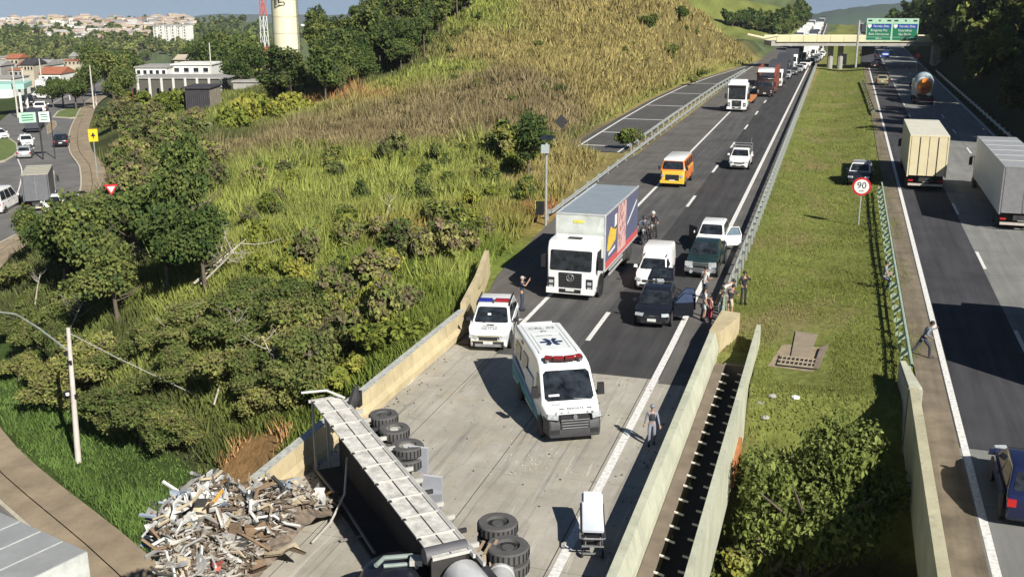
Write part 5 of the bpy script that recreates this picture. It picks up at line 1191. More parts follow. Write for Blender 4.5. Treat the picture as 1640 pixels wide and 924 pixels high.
for s in (-1, 1):
    mb = v.part('headlight', LAMP); mb.lathe([(.11, -.03), (.11, .05)], (s * .66, -.03, .84), 'Y', 12); mb = v.part('mirror', BLACK); mb.box((s * .98, .25, 1.35), (.14, .1, .25))
    mb = v.part('orange_side', ORM); mb.box((s * .868, 2.3, .80), (.02, 3.9, .72))
    for i in range(4): q = [(s * .834, .5 + i * .95, 1.27), (s * .834, 1.35 + i * .95, 1.27), (s * .722, 1.35 + i * .95, 1.85), (s * .722, .5 + i * .95, 1.85)]; mb = v.part('side_window', GLASS); mb.panel(q if s > 0 else [q[1], q[0], q[3], q[2]], .04, .96, .12, .9, .012, .06)
for y in (.85, 3.6):
    arch(v, 1.76, y, .31)
    for s in (-1, 1): wheel(v, s * .82, y, .31, .18)
v.finish('minibus', 'yellow and orange minibus with white roof in the left lane', 'minibus', place(1076, 301), 0, 1.14)
# --- white pickup with roof rack
v = car(WHITE, 4.6, 1.74, 1.6, 1.0, 1.05, 1.15, .6, 2.5, 2.65, None, 1, .34, (.85, None), 1.02)
mb = v.part('cargo_bed', BLACK); mb.box((0, 3.6, 1.06), (1.45, 1.7, .03)); mb = v.part('roof_rack', RIM)
for y in (2.7, 4.3): mb.bar((-.75, y, 1.0), (-.75, y, 1.75), .05); mb.bar((.75, y, 1.0), (.75, y, 1.75), .05); mb.bar((-.75, y, 1.75), (.75, y, 1.75), .06)
mb.bar((.6, 4.3, 1.75), (.66, 4.3, 2.25), .04)
v.finish('white_pickup', 'white pickup with a ladder rack alone in the right lane', 'pickup', place(1182, 273), 0, 1.06)
# --- white tractor unit with empty orange low loader
RUST = mat('orange loader paint', (.55, .22, .07), .6, 0, .25, 2)
v = Veh(); cab_forward(v, WHITE, 2.55, 3.6, 0, 2.2, 'dark', True)
mb = v.part('emblem', LOGOW); mb.tube([(.2 * math.cos(t * .5236), -.06, 1.3 + .2 * math.sin(t * .5236)) for t in range(13)], .02, 5, False)
for a in (90, 210, 330): mb = v.part('emblem', LOGOW); mb.bar((0, -.06, 1.3), (.2 * math.cos(math.radians(a)), -.06, 1.3 + .2 * math.sin(math.radians(a))), .03)
mb = v.part('roof_deflector', WHITE); mb.slab([(.6, 3.55), (.9, 3.75), (1.7, 4.0), (2.1, 4.0), (2.1, 3.55)], 2.2, None, .08, 2)
mb = v.part('chassis', STEELD); mb.box((0, 3.6, .85), (1.0, 3.6, .3)); mb = v.part('gooseneck', RUST); mb.box((0, 4.6, 1.35), (2.5, 2.6, .35))
for i in range(9): mb = v.part('deck_plank', RUST); mb.box((0, 6.5 + i * 1.0, .9), (2.7, .95, .22))
for y in (1.4, 3.6, 4.8, 12.6, 13.8, 15.0):
    for s in (-1, 1): wheel(v, s * 1.1, y, .5, .3)
v.finish('low_loader', 'white tractor lorry pulling an empty orange low loader in the left lane', 'truck', place(1179, 180), 0, 1.04)
# --- red framed car carrier
REDP = mat('red truck paint', (.26, .07, .05), .45, 0, .15, 2)
v = Veh(); cab_forward(v, mat('black red cab', (.035, .02, .02), .4), 2.5, 2.6, 0, 1.9, 'dark')
for s in (-1, 1):
    for y in (.2, 3, 6, 9, 12): mb = v.part('carrier_post', REDP); mb.box((s * 1.28, y + (1.7 if y < 1 else 0), 2.6), (.22, .3, 3.6))
    mb = v.part('carrier_rail', STEELD); mb.box((s * 1.28, 7, 2.9), (.14, 12, .2)); mb.box((s * 1.28, 7, 1.1), (.14, 12, .3))
mb = v.part('upper_deck', STEELD); mb.box((0, 6.9, 2.8), (2.4, 12, .12)); mb = v.part('lower_deck', STEELD); mb.box((0, 7.3, 1.0), (2.4, 11, .14)); mb = v.part('front_canopy', WHITE); mb.slab([(.2, 3.7), (.3, 4.1), (2.6, 4.25), (2.6, 3.9)], 2.45, None, .08, 2)
for y in (1.4, 7.5, 8.8, 10.1):
    for s in (-1, 1): wheel(v, s * 1.1, y, .5, .3)
v.finish('car_carrier', 'red framed car carrier lorry behind the white low loader', 'truck', place(1224, 156), 0, 1.0)

# --- right carriageway, seen from behind
BEIGE = mat('cream box rear', (.66, .58, .38), .55, 0, .1, 1); CRMT = mat('pale box roof', (.66, .64, .54), .5, 0, .1, 1)
def box_lorry(side, rear, roof, W, H, L, ndoor=2, z0=1.05):
    v = Veh(); cab_forward(v, WHITE, 2.45, 2.9)
    mb = v.part('side_wall', side); mb.box((-W / 2 + .03, 2.2 + L / 2, (z0 + H) / 2), (.06, L - .1, H - z0)); mb = v.part('side_wall', side); mb.box((W / 2 - .03, 2.2 + L / 2, (z0 + H) / 2), (.06, L - .1, H - z0))
    mb = v.part('box_front', side); mb.box((0, 2.2, (z0 + H) / 2), (W, .08, H - z0)); mb = v.part('roof', roof); mb.box((0, 2.2 + L / 2, H - .01), (W - .01, L - .02, .07)); k = v.last
    for i in range(1, 6): mb = v.part('roof_seam', side, k); mb.box((0, 2.2 + L * i / 6, H + .03), (W - .1, .06, .02))
    for i in range(ndoor): mb = v.part('rear_door', rear); w = (W - .2) / ndoor; mb.box((-W / 2 + .1 + w * (i + .5), 2.2 + L - .02, (z0 + H) / 2), (w - .05, .08, H - z0 - .2)); k = v.last; mb = v.part('lock_rod', STEELD if ndoor > 2 else RIM, k); mb.box((-W / 2 + .1 + w * (i + (.98 if i % 2 == 0 else .02)), 2.2 + L + .03, (z0 + H) / 2), (.035, .03, H - z0 - .3))
    for s in (-1, 1): mb = v.part('corner_post', rear); mb.box((s * (W / 2 - .04), 2.2 + L - .04, (z0 + H) / 2), (.10, .12, H - z0)); mb = v.part('tail_light', TAIL); mb.box((s * (W / 2 - .3), 2.2 + L - .1, .75), (.35, .06, .12))
    mb = v.part('door_header', rear); mb.box((0, 2.2 + L - .03, H - .05), (W, .12, .10)); mb = v.part('chassis', STEELD); mb.box((0, 2 + L / 2, .85), (1.0, L + .4, .3)); mb = v.part('rear_bumper', mat('striped bumper', (.5, .45, .4), .6)); mb.box((0, 2.2 + L - .1, .45), (W * .9, .1, .16)); mb = v.part('number_plate', PLATE); mb.box((0, 2.2 + L - .03, .72), (.45, .02, .14)); mb = v.part('mudguard', BLACK); mb.box((0, 1.3 + L, .6), (W * .86, .05, .7))
    wheel(v, 1.1, 1.4, .5, .28); wheel(v, -1.1, 1.4, .5, .28)
    for y in (L - .6, L + .65):
        for s in (-1, 1): wheel(v, s * (W / 2 - .2), y, .5, .26, RIM, True)
    return v
L_ = 11.0
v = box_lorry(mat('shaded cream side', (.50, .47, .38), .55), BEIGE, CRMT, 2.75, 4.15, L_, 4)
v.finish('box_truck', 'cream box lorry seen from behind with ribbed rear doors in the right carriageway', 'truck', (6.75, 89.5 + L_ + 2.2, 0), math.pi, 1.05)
L_ = 15.5
v = box_lorry(mat('white trailer side', (.62, .63, .63), .5, 0, .1, 1), mat('grey trailer doors', (.20, .20, .21), .55), mat('grey trailer roof', (.33, .34, .35), .5), 2.75, 4.1, L_, 2)
v.finish('semi_trailer_truck', 'long trailer lorry with grey rear doors at the right edge of the picture', 'truck', (11.75, 75.2 + L_ + 2.2, 0), math.pi, 1.03)
# concrete mixer
v = Veh(); cab_forward(v, WHITE, 2.5, 2.9)
TB = mat('pale blue drum', (.42, .52, .55), .45, .1, .15, 1.2); OD = mat('orange drum end', (.72, .25, .03), .45, 0, .2, 2)
dm = Matrix.Rotation(math.radians(-10), 4, 'X')
mb = v.part('drum', TB); mb.lathe([(.5, -.2), (.95, .2), (1.22, 1.2), (1.26, 2.2), (1.15, 3.6), (.98, 4.4)], (0, 2.5, 3.0), 'Y', 24, dm)
mb = v.part('drum_ring', WHITE); mb.lathe([(1.10, 3.55), (1.18, 3.6), (1.04, 4.4), (.96, 4.4)], (0, 2.5, 3.0), 'Y', 24, dm)
mb = v.part('drum_end', OD); mb.lathe([(.97, 4.38), (.8, 4.55), (.55, 4.62), (0, 4.62)], (0, 2.5, 3.0), 'Y', 24, dm); mb = v.part('chute', mat('red brown chute', (.30, .08, .05), .6)); mb.box((.2, 7.6, 1.75), (.5, .9, .45), rx=-.5); mb.box((-.3, 7.4, 2.2), (.4, .5, .4)); mb = v.part('hopper', OD); mb.box((0, 7.2, 3.1), (.9, .6, .5), top=.9)
mb = v.part('chassis', STEELD); mb.box((0, 4.2, .85), (1.1, 7, .35)); mb.box((0, 7.6, .6), (2.3, .1, .3)); mb = v.part('tail_light', TAIL); mb.box((-.9, 7.66, .62), (.4, .04, .14)); mb.box((.9, 7.66, .62), (.4, .04, .14)); mb = v.part('rear_bumper', PLATE); mb.box((-.2, 7.66, .42), (1.8, .04, .08))
for y in (1.4, 5.4, 6.7):
    for s in (-1, 1): wheel(v, s * 1.1, y, .5, .3)
v.finish('concrete_mixer', 'concrete mixer lorry with pale blue drum and orange end in the shade', 'truck', (11.0, 163 + 8, 0), math.pi, 1.08)
# blue car bottom right, dark car on the median
BLUE = mat('blue car paint', (.012, .017, .06), .25, 0, .1, 1, coat=.5)
v = car(BLUE, 4.1, 1.74, 1.52, .92, 1.0, 1.0, .8, 3.35, 3.95, None, 2, .31); v.finish('blue_car', 'dark blue hatchback at the bottom right edge on the concrete lane', 'car', (6.4, 31.0 + 4.0, 0), math.pi - .03, 1.08)
NAVY = mat('navy black paint', (.015, .018, .026), .25, 0, .1, 1, coat=.5)
v = car(NAVY, 4.3, 1.78, 1.6, 1.0, 1.03, 1.05, .72, 3.6, 4.1, WHITE, 2, .33); mb = v.part('roof_light', mat('grey beacon', (.25, .27, .3), .3)); mb.box((0, 2.0, 1.68), (1.2, .25, .12))
v.finish('patrol_car', 'dark patrol car with white roof parked on the median grass behind the speed sign', 'car', (1.75, 91.5, -.30), math.radians(-4), 1.05)
v = car(mat('olive gold paint', (.30, .28, .16), .4, 0, .1, 1), 4.1, 1.72, 1.48, .92, .98, 1.0, .8, 3.2, 3.8, None, 2, .31); v.finish('gold_car', 'small gold car in the shadow stripes ahead of the mixer lorry', 'car', (6.3, 201, 0), math.pi, 1.15)
# lorry just outside the right edge; only its shadow reaches the picture
v = box_lorry(MATS['white trailer side'], MATS['grey trailer doors'], MATS['grey trailer roof'], 2.6, 4.1, 9.0, 2); v.finish('box_truck', 'lorry beyond the right edge whose shadow falls across the lane', 'truck', (10.6, 53.5, 0), math.pi, 1.0)

# --- queue towards the overpass: too small to show parts, each still a vehicle of its own
FAR = {}
def far_lorry(paint, box, key):
    v = Veh(); cab_forward(v, paint, 2.5, 3.0); mb = v.part('box', box); mb.box((0, 7.4, 2.6), (2.6, 10, 3.0)); mb.box((0, 7, .9), (2.2, 10, .5))
    for y in (1.4, 9.6, 10.9):
        for s in (-1, 1): wheel(v, s * 1.1, y, .5, .3)
    FAR[key] = v
DKB = mat('dark tarpaulin', (.05, .055, .07), .7); SIL = mat('silver car paint', (.42, .43, .44), .35, .2, .08, 1, coat=.3); GREYP = mat('grey car paint', (.12, .125, .13), .3, 0, .1, 1, coat=.4); REDC = mat('red car paint', (.40, .03, .025), .35, 0, .1, 1, coat=.4)
far_lorry(WHITE, DKB, 'lorry_dark'); far_lorry(WHITE, mat('white box', (.72, .73, .72), .55), 'lorry_white'); far_lorry(mat('black cab', (.03, .03, .035), .35), DKB, 'lorry_black'); far_lorry(mat('brown red cab', (.22, .05, .04), .4), DKB, 'lorry_red')
for k, p_ in (('car_white', WHITE), ('car_silver', SIL), ('car_black', BLK), ('car_grey', GREYP), ('car_red', REDC)): FAR[k] = car(p_, doors=False)
FIRST = {}
def far(key, loc, rz, label, cat, group=None, scale=1.0):
    if key in FIRST: return dup(FIRST[key], loc, rz, label, group, scale)
    nm = {'lorry': 'truck', 'car': 'car'}[key.split('_')[0]]
    o = FAR[key].finish(nm, label, cat, loc, rz, scale, group, True); FIRST[key] = o; return o
Q = [('lorry_dark', 1240, 141, 'white fronted lorry with dark load in the queue behind the car carrier'), ('lorry_black', 1253, 124, 'dark lorry with white sun roof in the queue left of the silver cars'), ('car_silver', 1259, 127, 'silver car nearest in the queue beside the dark lorry'), ('car_white', 1285, 113, 'white car at the right edge of the queue'), ('car_grey', 1270, 121, 'grey car between silver car and white car in the queue'),
     ('lorry_dark', 1266, 111, 'lorry with dark tarpaulin at the left of the queue under the overpass'), ('lorry_white', 1281, 104, 'white lorry in the middle of the queue under the overpass'), ('car_black', 1298, 105, 'black car at the end of the median guard rail'), ('lorry_white', 1297, 97, 'white lorry right of the middle of the queue under the overpass'), ('car_silver', 1308, 98, 'silver car just before the overpass by the guard rail'), ('lorry_red', 1304, 91, 'red lorry in the shadow under the overpass'), ('car_white', 1316, 92, 'white car under the overpass beside the pier')]
for k, px, py, lab in Q: far(k, place(px, py), 0, lab, 'truck' if 'lorry' in k else 'car', 'vehicles queueing before the overpass')
Q2 = [('lorry_white', 1288, 99), ('lorry_dark', 1274, 106), ('car_white', 1292, 108), ('car_silver', 1279, 117), ('car_grey', 1305, 101), ('lorry_white', 1310, 88), ('lorry_white', 1301, 93), ('car_white', 1312, 96)]
for i, (k, px, py) in enumerate(Q2): far(k, place(px, py), 0, 'vehicle packed in the dense part of the queue just before the overpass', 'vehicle', 'dense queue before the overpass')
rq = random.Random(9); yq = 300
while yq < 640:
    for x in (-12.4, -8.6):
        k = rq.choice(['lorry_white', 'car_white', 'car_silver', 'car_black', 'lorry_dark', 'car_white']); yy = yq + rq.uniform(-2, 2); far(k, (x + shift(yy), yy, 0), 0, 'vehicle in the white queue seen above the overpass', 'vehicle', 'queue beyond the overpass')
    yq += rq.uniform(15, 20)
for k, px, py, lab in [('lorry_dark', 1387, 103, 'dark lorry driving away past the overpass on the right carriageway'), ('car_black', 1400, 108, 'black car following the dark lorry on the right carriageway'), ('car_white', 1404, 104, 'white car beside the black car on the right carriageway')]: far(k, place(px, py), math.pi, lab, 'truck' if 'lorry' in k else 'car', 'vehicles driving away near the overpass')
for i in range(12): yy = 290 + i * 26; far(rq.choice(['car_grey', 'car_black', 'lorry_dark', 'car_white']), (rq.choice([6.4, 10.4]), yy, 0), math.pi, 'vehicle driving away beyond the overpass', 'vehicle', 'traffic beyond the overpass')
# --- street on the left
def street_at(px, py): q = ground_at(px, py); return Vector((q.x, q.y, q.z + .13))
def sdir(q):
    d = min(((Vector(((a[0] + b[0]) / 2 - q.x, (a[1] + b[1]) / 2 - q.y)).length, math.atan2(b[1] - a[1], b[0] - a[0])) for a, b in zip(STREET[:-1], STREET[1:])))[1]; return d - math.pi / 2
q = street_at(62, 342); L_ = 6.5; v = box_lorry(mat('slate side', (.10, .105, .12), .5), mat('slate doors', (.13, .135, .15), .5), mat('cream roof', (.50, .47, .36), .5), 2.45, 3.7, L_, 2); h = math.radians(36); v.finish('box_truck', 'box lorry with slate grey rear and cream roof on the street', 'truck', (q.x - math.sin(h) * (L_ + 2.2), q.y + math.cos(h) * (L_ + 2.2), q.z), h + math.pi, 1.0)
def st_car(key, px, py, lab, dh=0, flip=True, sc=1.0):
    q = street_at(px, py); far(key, q, math.radians(36 + dh) + (math.pi if flip else 0), lab, 'car' if 'car' in key else 'truck', 'vehicles on the lower street', sc)
st_car('car_black', 101, 232, 'black car on the street beyond the zebra lines', 0, True, 1.12); st_car('car_white', 45, 238, 'white car left of the transporter on the street', 10, False); st_car('car_white', 8, 226, 'white car at the left edge near the traffic island', 30, False); st_car('car_silver', 44, 250, 'silver car right in front of the box lorry', 0, True); st_car('lorry_black', 62, 205, 'dark flatbed lorry under the mint green gantry', 0, True, .8)
st_car('car_white', 68, 178, 'white car above the mint green gantry', 0, True, 1.3); st_car('car_black', 44, 172, 'black car left of the white cars up the street', 0, False, 1.3); st_car('lorry_white', 78, 160, 'white lorry higher up the street', 0, False, .8); st_car('car_white', 88, 160, 'white car parked by the trees up the street', 60, False, 1.2); st_car('lorry_white', 64, 150, 'white van lorry at the top of the street', 0, False, .7)
v = car(WHITE, 5.0, 1.9, 2.2, 1.1, 1.15, .9, .8, 4.8, 4.98, None, 3, .35); q = street_at(12, 345); v.finish('white_van', 'white van seen from behind at the left edge of the street', 'van', (q.x - math.sin(h) * 5, q.y + math.cos(h) * 5, q.z), h + math.pi - .25, 1.1)
v = car(WHITE, 4.3, 1.72, 1.5); q = street_at(84, 345); v.finish('white_car', 'white car half hidden by the trees beside the box lorry on the street', 'car', q, h, 1.0)
v = box_lorry(mat('pale grey box', (.50, .52, .50), .5), mat('white doors', (.7, .72, .7), .5), mat('pale roof sheet', (.30, .31, .31), .5, 0, .15, 1), 2.6, 3.9, 8.0); q = P(140, 885, -4.2); hd = math.radians(58 - 180); dx, dy = math.sin(math.radians(58)), -math.cos(math.radians(58))
v.finish('box_truck', 'box lorry with pale grey roof at the bottom left corner on the street', 'truck', (-22.55, 25.93, -8.0), math.radians(73.6), 1.0)
# ------------------------------------------------------------------ people and motorcycles
def skin_mesh(name, verts, edges, m, root=0, sub=1, extra=None, em=None):
    """verts: (x,y,z,r); one continuous surface grown round the joints"""
    me = bpy.data.meshes.new(name); me.from_pydata([v[:3] for v in verts], edges, []); o = bpy.data.objects.new(name, me); COL.objects.link(o)
    md = o.modifiers.new('skin', 'SKIN'); md.use_smooth_shade = True
    if not me.skin_vertices: 
        bm = bmesh.new(); bm.from_mesh(me); bm.verts.layers.skin.verify(); bm.to_mesh(me); bm.free()
    for i, sv in enumerate(me.skin_vertices[0].data):
        r = verts[i][3]; sv.radius = r if isinstance(r, tuple) else (r, r); sv.use_root = (i == root)
    if sub: sb = o.modifiers.new('sub', 'SUBSURF'); sb.levels = sub; sb.render_levels = sub
    bpy.context.view_layer.update()
    out = bpy.data.meshes.new_from_object(o.evaluated_get(bpy.context.evaluated_depsgraph_get())); bpy.data.objects.remove(o)
    if extra is not None:
        bm = bmesh.new(); bm.from_mesh(out); t = extra.mesh('x', m, 60); bm.from_mesh(t); bm.to_mesh(out); bm.free(); bpy.data.meshes.remove(t)
    out.materials.clear(); out.materials.append(m); out.polygons.foreach_set('use_smooth', [True] * len(out.polygons)); out.name = name
    return out
SKIN = [mat('skin tone warm', (.42, .24, .16), .6, 0, .08, 4), mat('skin tone brown', (.26, .14, .09), .6, 0, .08, 4)]
DEF = dict(pelvis=(0, 0, .95), belly=(0, 0, 1.10), chest=(0, 0, 1.32), neck=(0, .01, 1.48), chin=(0, -.02, 1.56), head=(0, -.02, 1.64), crown=(0, .0, 1.73),
           shl=(-.17, 0, 1.42), ell=(-.24, .03, 1.15), wrl=(-.25, -.08, .90), shr=(.17, 0, 1.42), elr=(.24, .03, 1.15), wrr=(.25, -.08, .90),
           hil=(-.09, 0, .92), knl=(-.10, -.02, .50), anl=(-.11, .03, .08), tol=(-.12, -.15, .035), hir=(.09, 0, .92), knr=(.10, -.02, .50), anr=(.11, .03, .08), tor=(.12, -.15, .035))
def person(label, loc, rz, shirt, pants, pose=None, skin=0, hair=(.02, .015, .01), sleeves='short', legs='long', cap=None, vest=None, scale=1.0, female=False, helmet=None):
    J = dict(DEF); J.update(pose or {}); V = {k: Vector(p) for k, p in J.items()}
    t = thing('person', label, 'person', loc, rz); t.scale = (scale,) * 3
    sk = SKIN[skin]
    def sv(*it): return [(*V[k], r) for k, r in it]
    b = sv(('pelvis', .11), ('belly', (.105, .085)), ('chest', (.13, .09)), ('neck', .052), ('chin', .062), ('head', (.078, .092)), ('crown', .055),
           ('shl', .055), ('ell', .038), ('wrl', .027), ('shr', .055), ('elr', .038), ('wrr', .027), ('hil', .085), ('knl', .055), ('anl', .036), ('tol', .03), ('hir', .085), ('knr', .055), ('anr', .036), ('tor', .03))
    e = [(0, 1), (1, 2), (2, 3), (3, 4), (4, 5), (5, 6), (2, 7), (7, 8), (8, 9), (2, 10), (10, 11), (11, 12), (0, 13), (13, 14), (14, 15), (15, 16), (0, 17), (17, 18), (18, 19), (19, 20)]
    x = MB()
    for s, w_, el in ((-1, 'wrl', 'ell'), (1, 'wrr', 'elr')):
        d = (V[w_] - V[el]).normalized(); sd_ = d.cross(Vector((0, 1, .2))).normalized(); n_ = sd_.cross(d).normalized(); w0 = V[w_]
        x.tube([w0 - d * .01, w0 + d * .045, w0 + d * .085], [.026, .036, .032], 6)
        for i, (o_, L) in enumerate(((-.027, .062), (-.009, .074), (.009, .070), (.027, .054))): p0 = w0 + d * .08 + sd_ * o_; p1 = p0 + d * L * .55 + n_ * .004; x.tube([p0, p1, p1 + d * L * .35 + n_ * .022], [.010, .009, .007], 5)
        p0 = w0 + d * .03 + sd_ * s * .028; x.tube([p0, p0 + d * .03 + sd_ * s * .022, p0 + d * .058 + sd_ * s * .026 + n_ * .008], [.012, .010, .008], 5)
    fd = (V['chin'] - V['crown']); up = -fd.normalized(); fw = Vector((0, -1, 0)); fw = (fw - up * fw.dot(up)).normalized()
    hc = V['head']; sx_ = up.cross(fw).normalized()
    x.tube([hc + fw * .085 + up * .012, hc + fw * .112 - up * .02], [.008, .016], 5)
    for s in (-1, 1): x.lathe([(0, -.008), (.02, 0), (0, .008)], hc + sx_ * s * .082 - up * .005, 'X', 6)
    link('body', skin_mesh('body', b, e, sk, 0, 1, x), t)
    f = MB()
    for s in (-1, 1): f.lathe([(0, -.006), (.011, 0), (0, .006)], hc + fw * .088 + sx_ * s * .032 + up * .02, 'Y', 6)
    f.build('eye', BLACK, t); f = MB(); f.bar(hc + fw * .088 - sx_ * .02 - up * .052, hc + fw * .088 + sx_ * .02 - up * .052, .008); f.build('mouth', mat('lip', (.28, .10, .09), .6), t)
    SH = mat('cloth %.2f %.2f %.2f' % shirt, shirt, .9, 0, .15, 8); PA = mat('cloth %.2f %.2f %.2f' % pants, pants, .9, 0, .15, 8)
    dn = (V['pelvis'] - V['belly']).normalized(); V['low'] = V['pelvis'] + dn * .13; V['waist'] = V['pelvis'].lerp(V['belly'], .75)
    q = sv(('pelvis', (.128, .105)), ('belly', (.122, .10)), ('chest', (.148, .108)), ('shl', .07), ('ell', .052), ('wrl', .038), ('shr', .07), ('elr', .052), ('wrr', .038)); nc = V['chest'].lerp(V['neck'], .75); q.append((*nc, .062))
    nq = len(q); q.append((*V['low'], (.135, .115)))
    if sleeves == 'short':
        for i, a_, b_ in ((4, 'shl', 'ell'), (7, 'shr', 'elr')): p = V[a_].lerp(V[b_], .62); q[i] = (*p, .058)
        keep = [0, 1, 2, 3, 4, 6, 7, 9, 10]; ed = [(0, 1), (1, 2), (2, 3), (3, 4), (2, 5), (5, 6), (2, 7), (0, 8)]; q = [q[i] for i in keep]
    else:
        for i, a_, b_ in ((5, 'ell', 'wrl'), (8, 'elr', 'wrr')): q[i] = (*V[a_].lerp(V[b_], .92), .036)
        ed = [(0, 1), (1, 2), (2, 3), (3, 4), (4, 5), (2, 6), (6, 7), (7, 8), (2, 9), (0, 10)]
    link('shirt', skin_mesh('shirt', q, ed, SH), t)
    q = sv(('pelvis', (.124, .108)), ('hil', .098), ('knl', .07), ('anl', .055), ('hir', .098), ('knr', .07), ('anr', .055))
    q.append((*V['waist'], (.118, .10)))
    if legs == 'short':
        for i, a_, b_ in ((2, 'hil', 'knl'), (5, 'hir', 'knr')): q[i] = (*V[a_].lerp(V[b_], .85), .088)
        q = [q[0], q[1], q[2], q[4], q[5], q[7]]; ed = [(0, 1), (1, 2), (0, 3), (3, 4), (0, 5)]
    else:
        for i in (3, 6): q[i] = (q[i][0], q[i][1], q[i][2] - .03, .062)
        ed = [(0, 1), (1, 2), (2, 3), (0, 4), (4, 5), (5, 6), (0, 7)]
    link('trousers', skin_mesh('trousers', q, ed, PA), t)
    for a_, b_ in (('anl', 'tol'), ('anr', 'tor')): m_ = MB(); m_.tube([V[a_] + (V[a_] - V[b_]) * .25 + Vector((0, 0, -.035)), V[a_].lerp(V[b_], .4) + Vector((0, 0, -.02)), V[b_] + (V[b_] - V[a_]) * .1], [.05, .055, .038], 8); m_.build('shoe', BLACK, t)
    HM = mat('hair %.2f %.2f %.2f' % (cap or helmet or hair), cap or helmet or hair, .6, 0, .2, 8); m_ = MB(); R_ = (up, sx_)
    M_ = Matrix.Translation(hc + up * .03 - fw * .012) @ Matrix((sx_, -fw, up)).transposed().to_4x4()
    g = .128 if helmet else .098
    m_.lathe([(g * 1.0, -.03 if not helmet else -.09), (g * 1.06, .02), (g * .92, .065), (g * .55, .10), (0, .112)], (0, 0, 0), 'Z', 14, M_)
    if cap: m_.prism([hc + up * .045 + fw * .08 - sx_ * .07, hc + up * .045 + fw * .08 + sx_ * .07, hc + up * .035 + fw * .17 + sx_ * .05, hc + up * .035 + fw * .17 - sx_ * .05], up * .012)
    if female: m_.tube([hc - fw * .07 + up * .02, hc - fw * .10 - up * .12, hc - fw * .09 - up * .24], [.075, .07, .03], 8)
    m_.build('cap' if cap else ('helmet' if helmet else 'hair'), HM, t)
    if vest: VM = mat('vest %.2f' % vest[0], vest, .8, 0, .2, 8); link('vest', skin_mesh('vest', sv(('waist', (.15, .125)), ('belly', (.15, .125)), ('chest', (.175, .13))) + [(*V['chest'].lerp(V['neck'], .55), .13)], [(0, 1), (1, 2), (2, 3)], VM), t)
    return t, V
NAVYC = (.035, .045, .085)
o, V = person('police officer in navy uniform taking a picture beside the police car', place(836, 497), math.radians(95), NAVYC, NAVYC, dict(ell=(-.26, -.22, 1.34), wrl=(-.09, -.36, 1.58), elr=(.26, -.22, 1.34), wrr=(.09, -.36, 1.58), anl=(-.12, .05, .08), tol=(-.14, -.13, .035)), 0, cap=(.42, .38, .32), scale=.98)
m_ = MB(); m_.box((836 * 0, 0, 0), (.09, .02, .16)); ph = m_.build('phone', BLACK, None, 0); ph.matrix_world = Matrix.Translation(place(836, 497)) @ Matrix.Rotation(math.radians(95), 4, 'Z') @ Matrix.Translation((0, -.41, 1.57)) ; tag(ph, 'phone held up by the officer in navy uniform', 'phone')
GREYU = (.22, .23, .28)
person('police officer in grey uniform and dark vest walking between the white line and the barrier', place(1043, 712), .25, GREYU, GREYU, dict(wrl=(-.30, .04, .88), wrr=(.30, -.12, .90), knl=(-.11, -.12, .52), anl=(-.12, -.08, .10), tol=(-.13, -.26, .04), anr=(.11, .14, .10), tor=(.12, -.03, .04)), 0, cap=(.20, .21, .24), vest=(.03, .035, .04), scale=.84, sleeves='long')
person('person in a white top standing in front of the green pickup', place(1128, 478), 2.6, (.75, .75, .74), (.05, .06, .12), dict(wrl=(-.2, -.25, 1.1)), 0, scale=.95)
person('woman in a pale top and light shorts next to the open car door', place(1127, 514), 2.0, (.58, .56, .55), (.50, .55, .55), dict(wrr=(.2, -.3, 1.1), elr=(.25, -.05, 1.15)), 0, legs='short', female=True, scale=.95)
person('small child in red and pink clothes held by the hand near the open car door', place(1137, 511), 2.4, (.60, .30, .30), (.45, .05, .07), None, 0, scale=.64)
bend = dict(belly=(0, -.08, 1.08), chest=(0, -.28, 1.20), neck=(0, -.42, 1.26), chin=(0, -.50, 1.27), head=(0, -.55, 1.32), crown=(0, -.60, 1.38), shl=(-.17, -.34, 1.25), ell=(-.24, -.45, 1.0), wrl=(-.15, -.58, .86), shr=(.17, -.34, 1.25), elr=(.24, -.45, 1.0), wrr=(.15, -.58, .86))
person('man in white and red bending over the dark barrier shadow', place(1157, 492), 2.1, (.66, .62, .60), (.20, .03, .04), bend, 0, scale=.96)
crouch = dict(pelvis=(0, .1, .45), belly=(0, .05, .62), chest=(0, -.05, .82), neck=(0, -.1, .98), chin=(0, -.14, 1.05), head=(0, -.15, 1.12), crown=(0, -.12, 1.2), shl=(-.17, -.05, .92), ell=(-.26, -.25, .72), wrl=(-.16, -.45, .62), shr=(.17, -.05, .92), elr=(.26, -.25, .72), wrr=(.16, -.45, .62), hil=(-.1, .06, .45), knl=(-.17, -.35, .52), anl=(-.14, -.05, .08), tol=(-.15, -.25, .035), hir=(.1, .06, .45), knr=(.17, -.35, .52), anr=(.14, -.05, .08), tor=(.15, -.25, .035))
person('person in tan clothes crouching on the verge behind the railing', place(1152, 498), 1.2, (.42, .30, .22), (.40, .32, .22), crouch, 0, scale=1.0)
person('man in dark shirt and beige shorts leaning on the barrier, back to the camera', place(1168, 510), 2.75, (.03, .035, .05), (.50, .42, .30), dict(belly=(0, -.03, 1.10), chest=(0, -.12, 1.30), neck=(0, -.2, 1.44), chin=(0, -.25, 1.50), head=(0, -.27, 1.58), crown=(0, -.26, 1.67), shl=(-.18, -.12, 1.38), ell=(-.28, -.3, 1.16), wrl=(-.22, -.5, 1.02), shr=(.18, -.12, 1.38), elr=(.28, -.3, 1.16), wrr=(.22, -.5, 1.02)), 0, legs='short', scale=.96)
person('man in black standing alone on the median grass with one arm raised', place(1190, 487), .4, (.02, .025, .03), (.03, .03, .035), dict(elr=(.30, -.1, 1.28), wrr=(.16, -.28, 1.48), ell=(-.28, -.02, 1.18), wrl=(-.20, -.2, 1.05)), 0, scale=.97, sleeves='long')
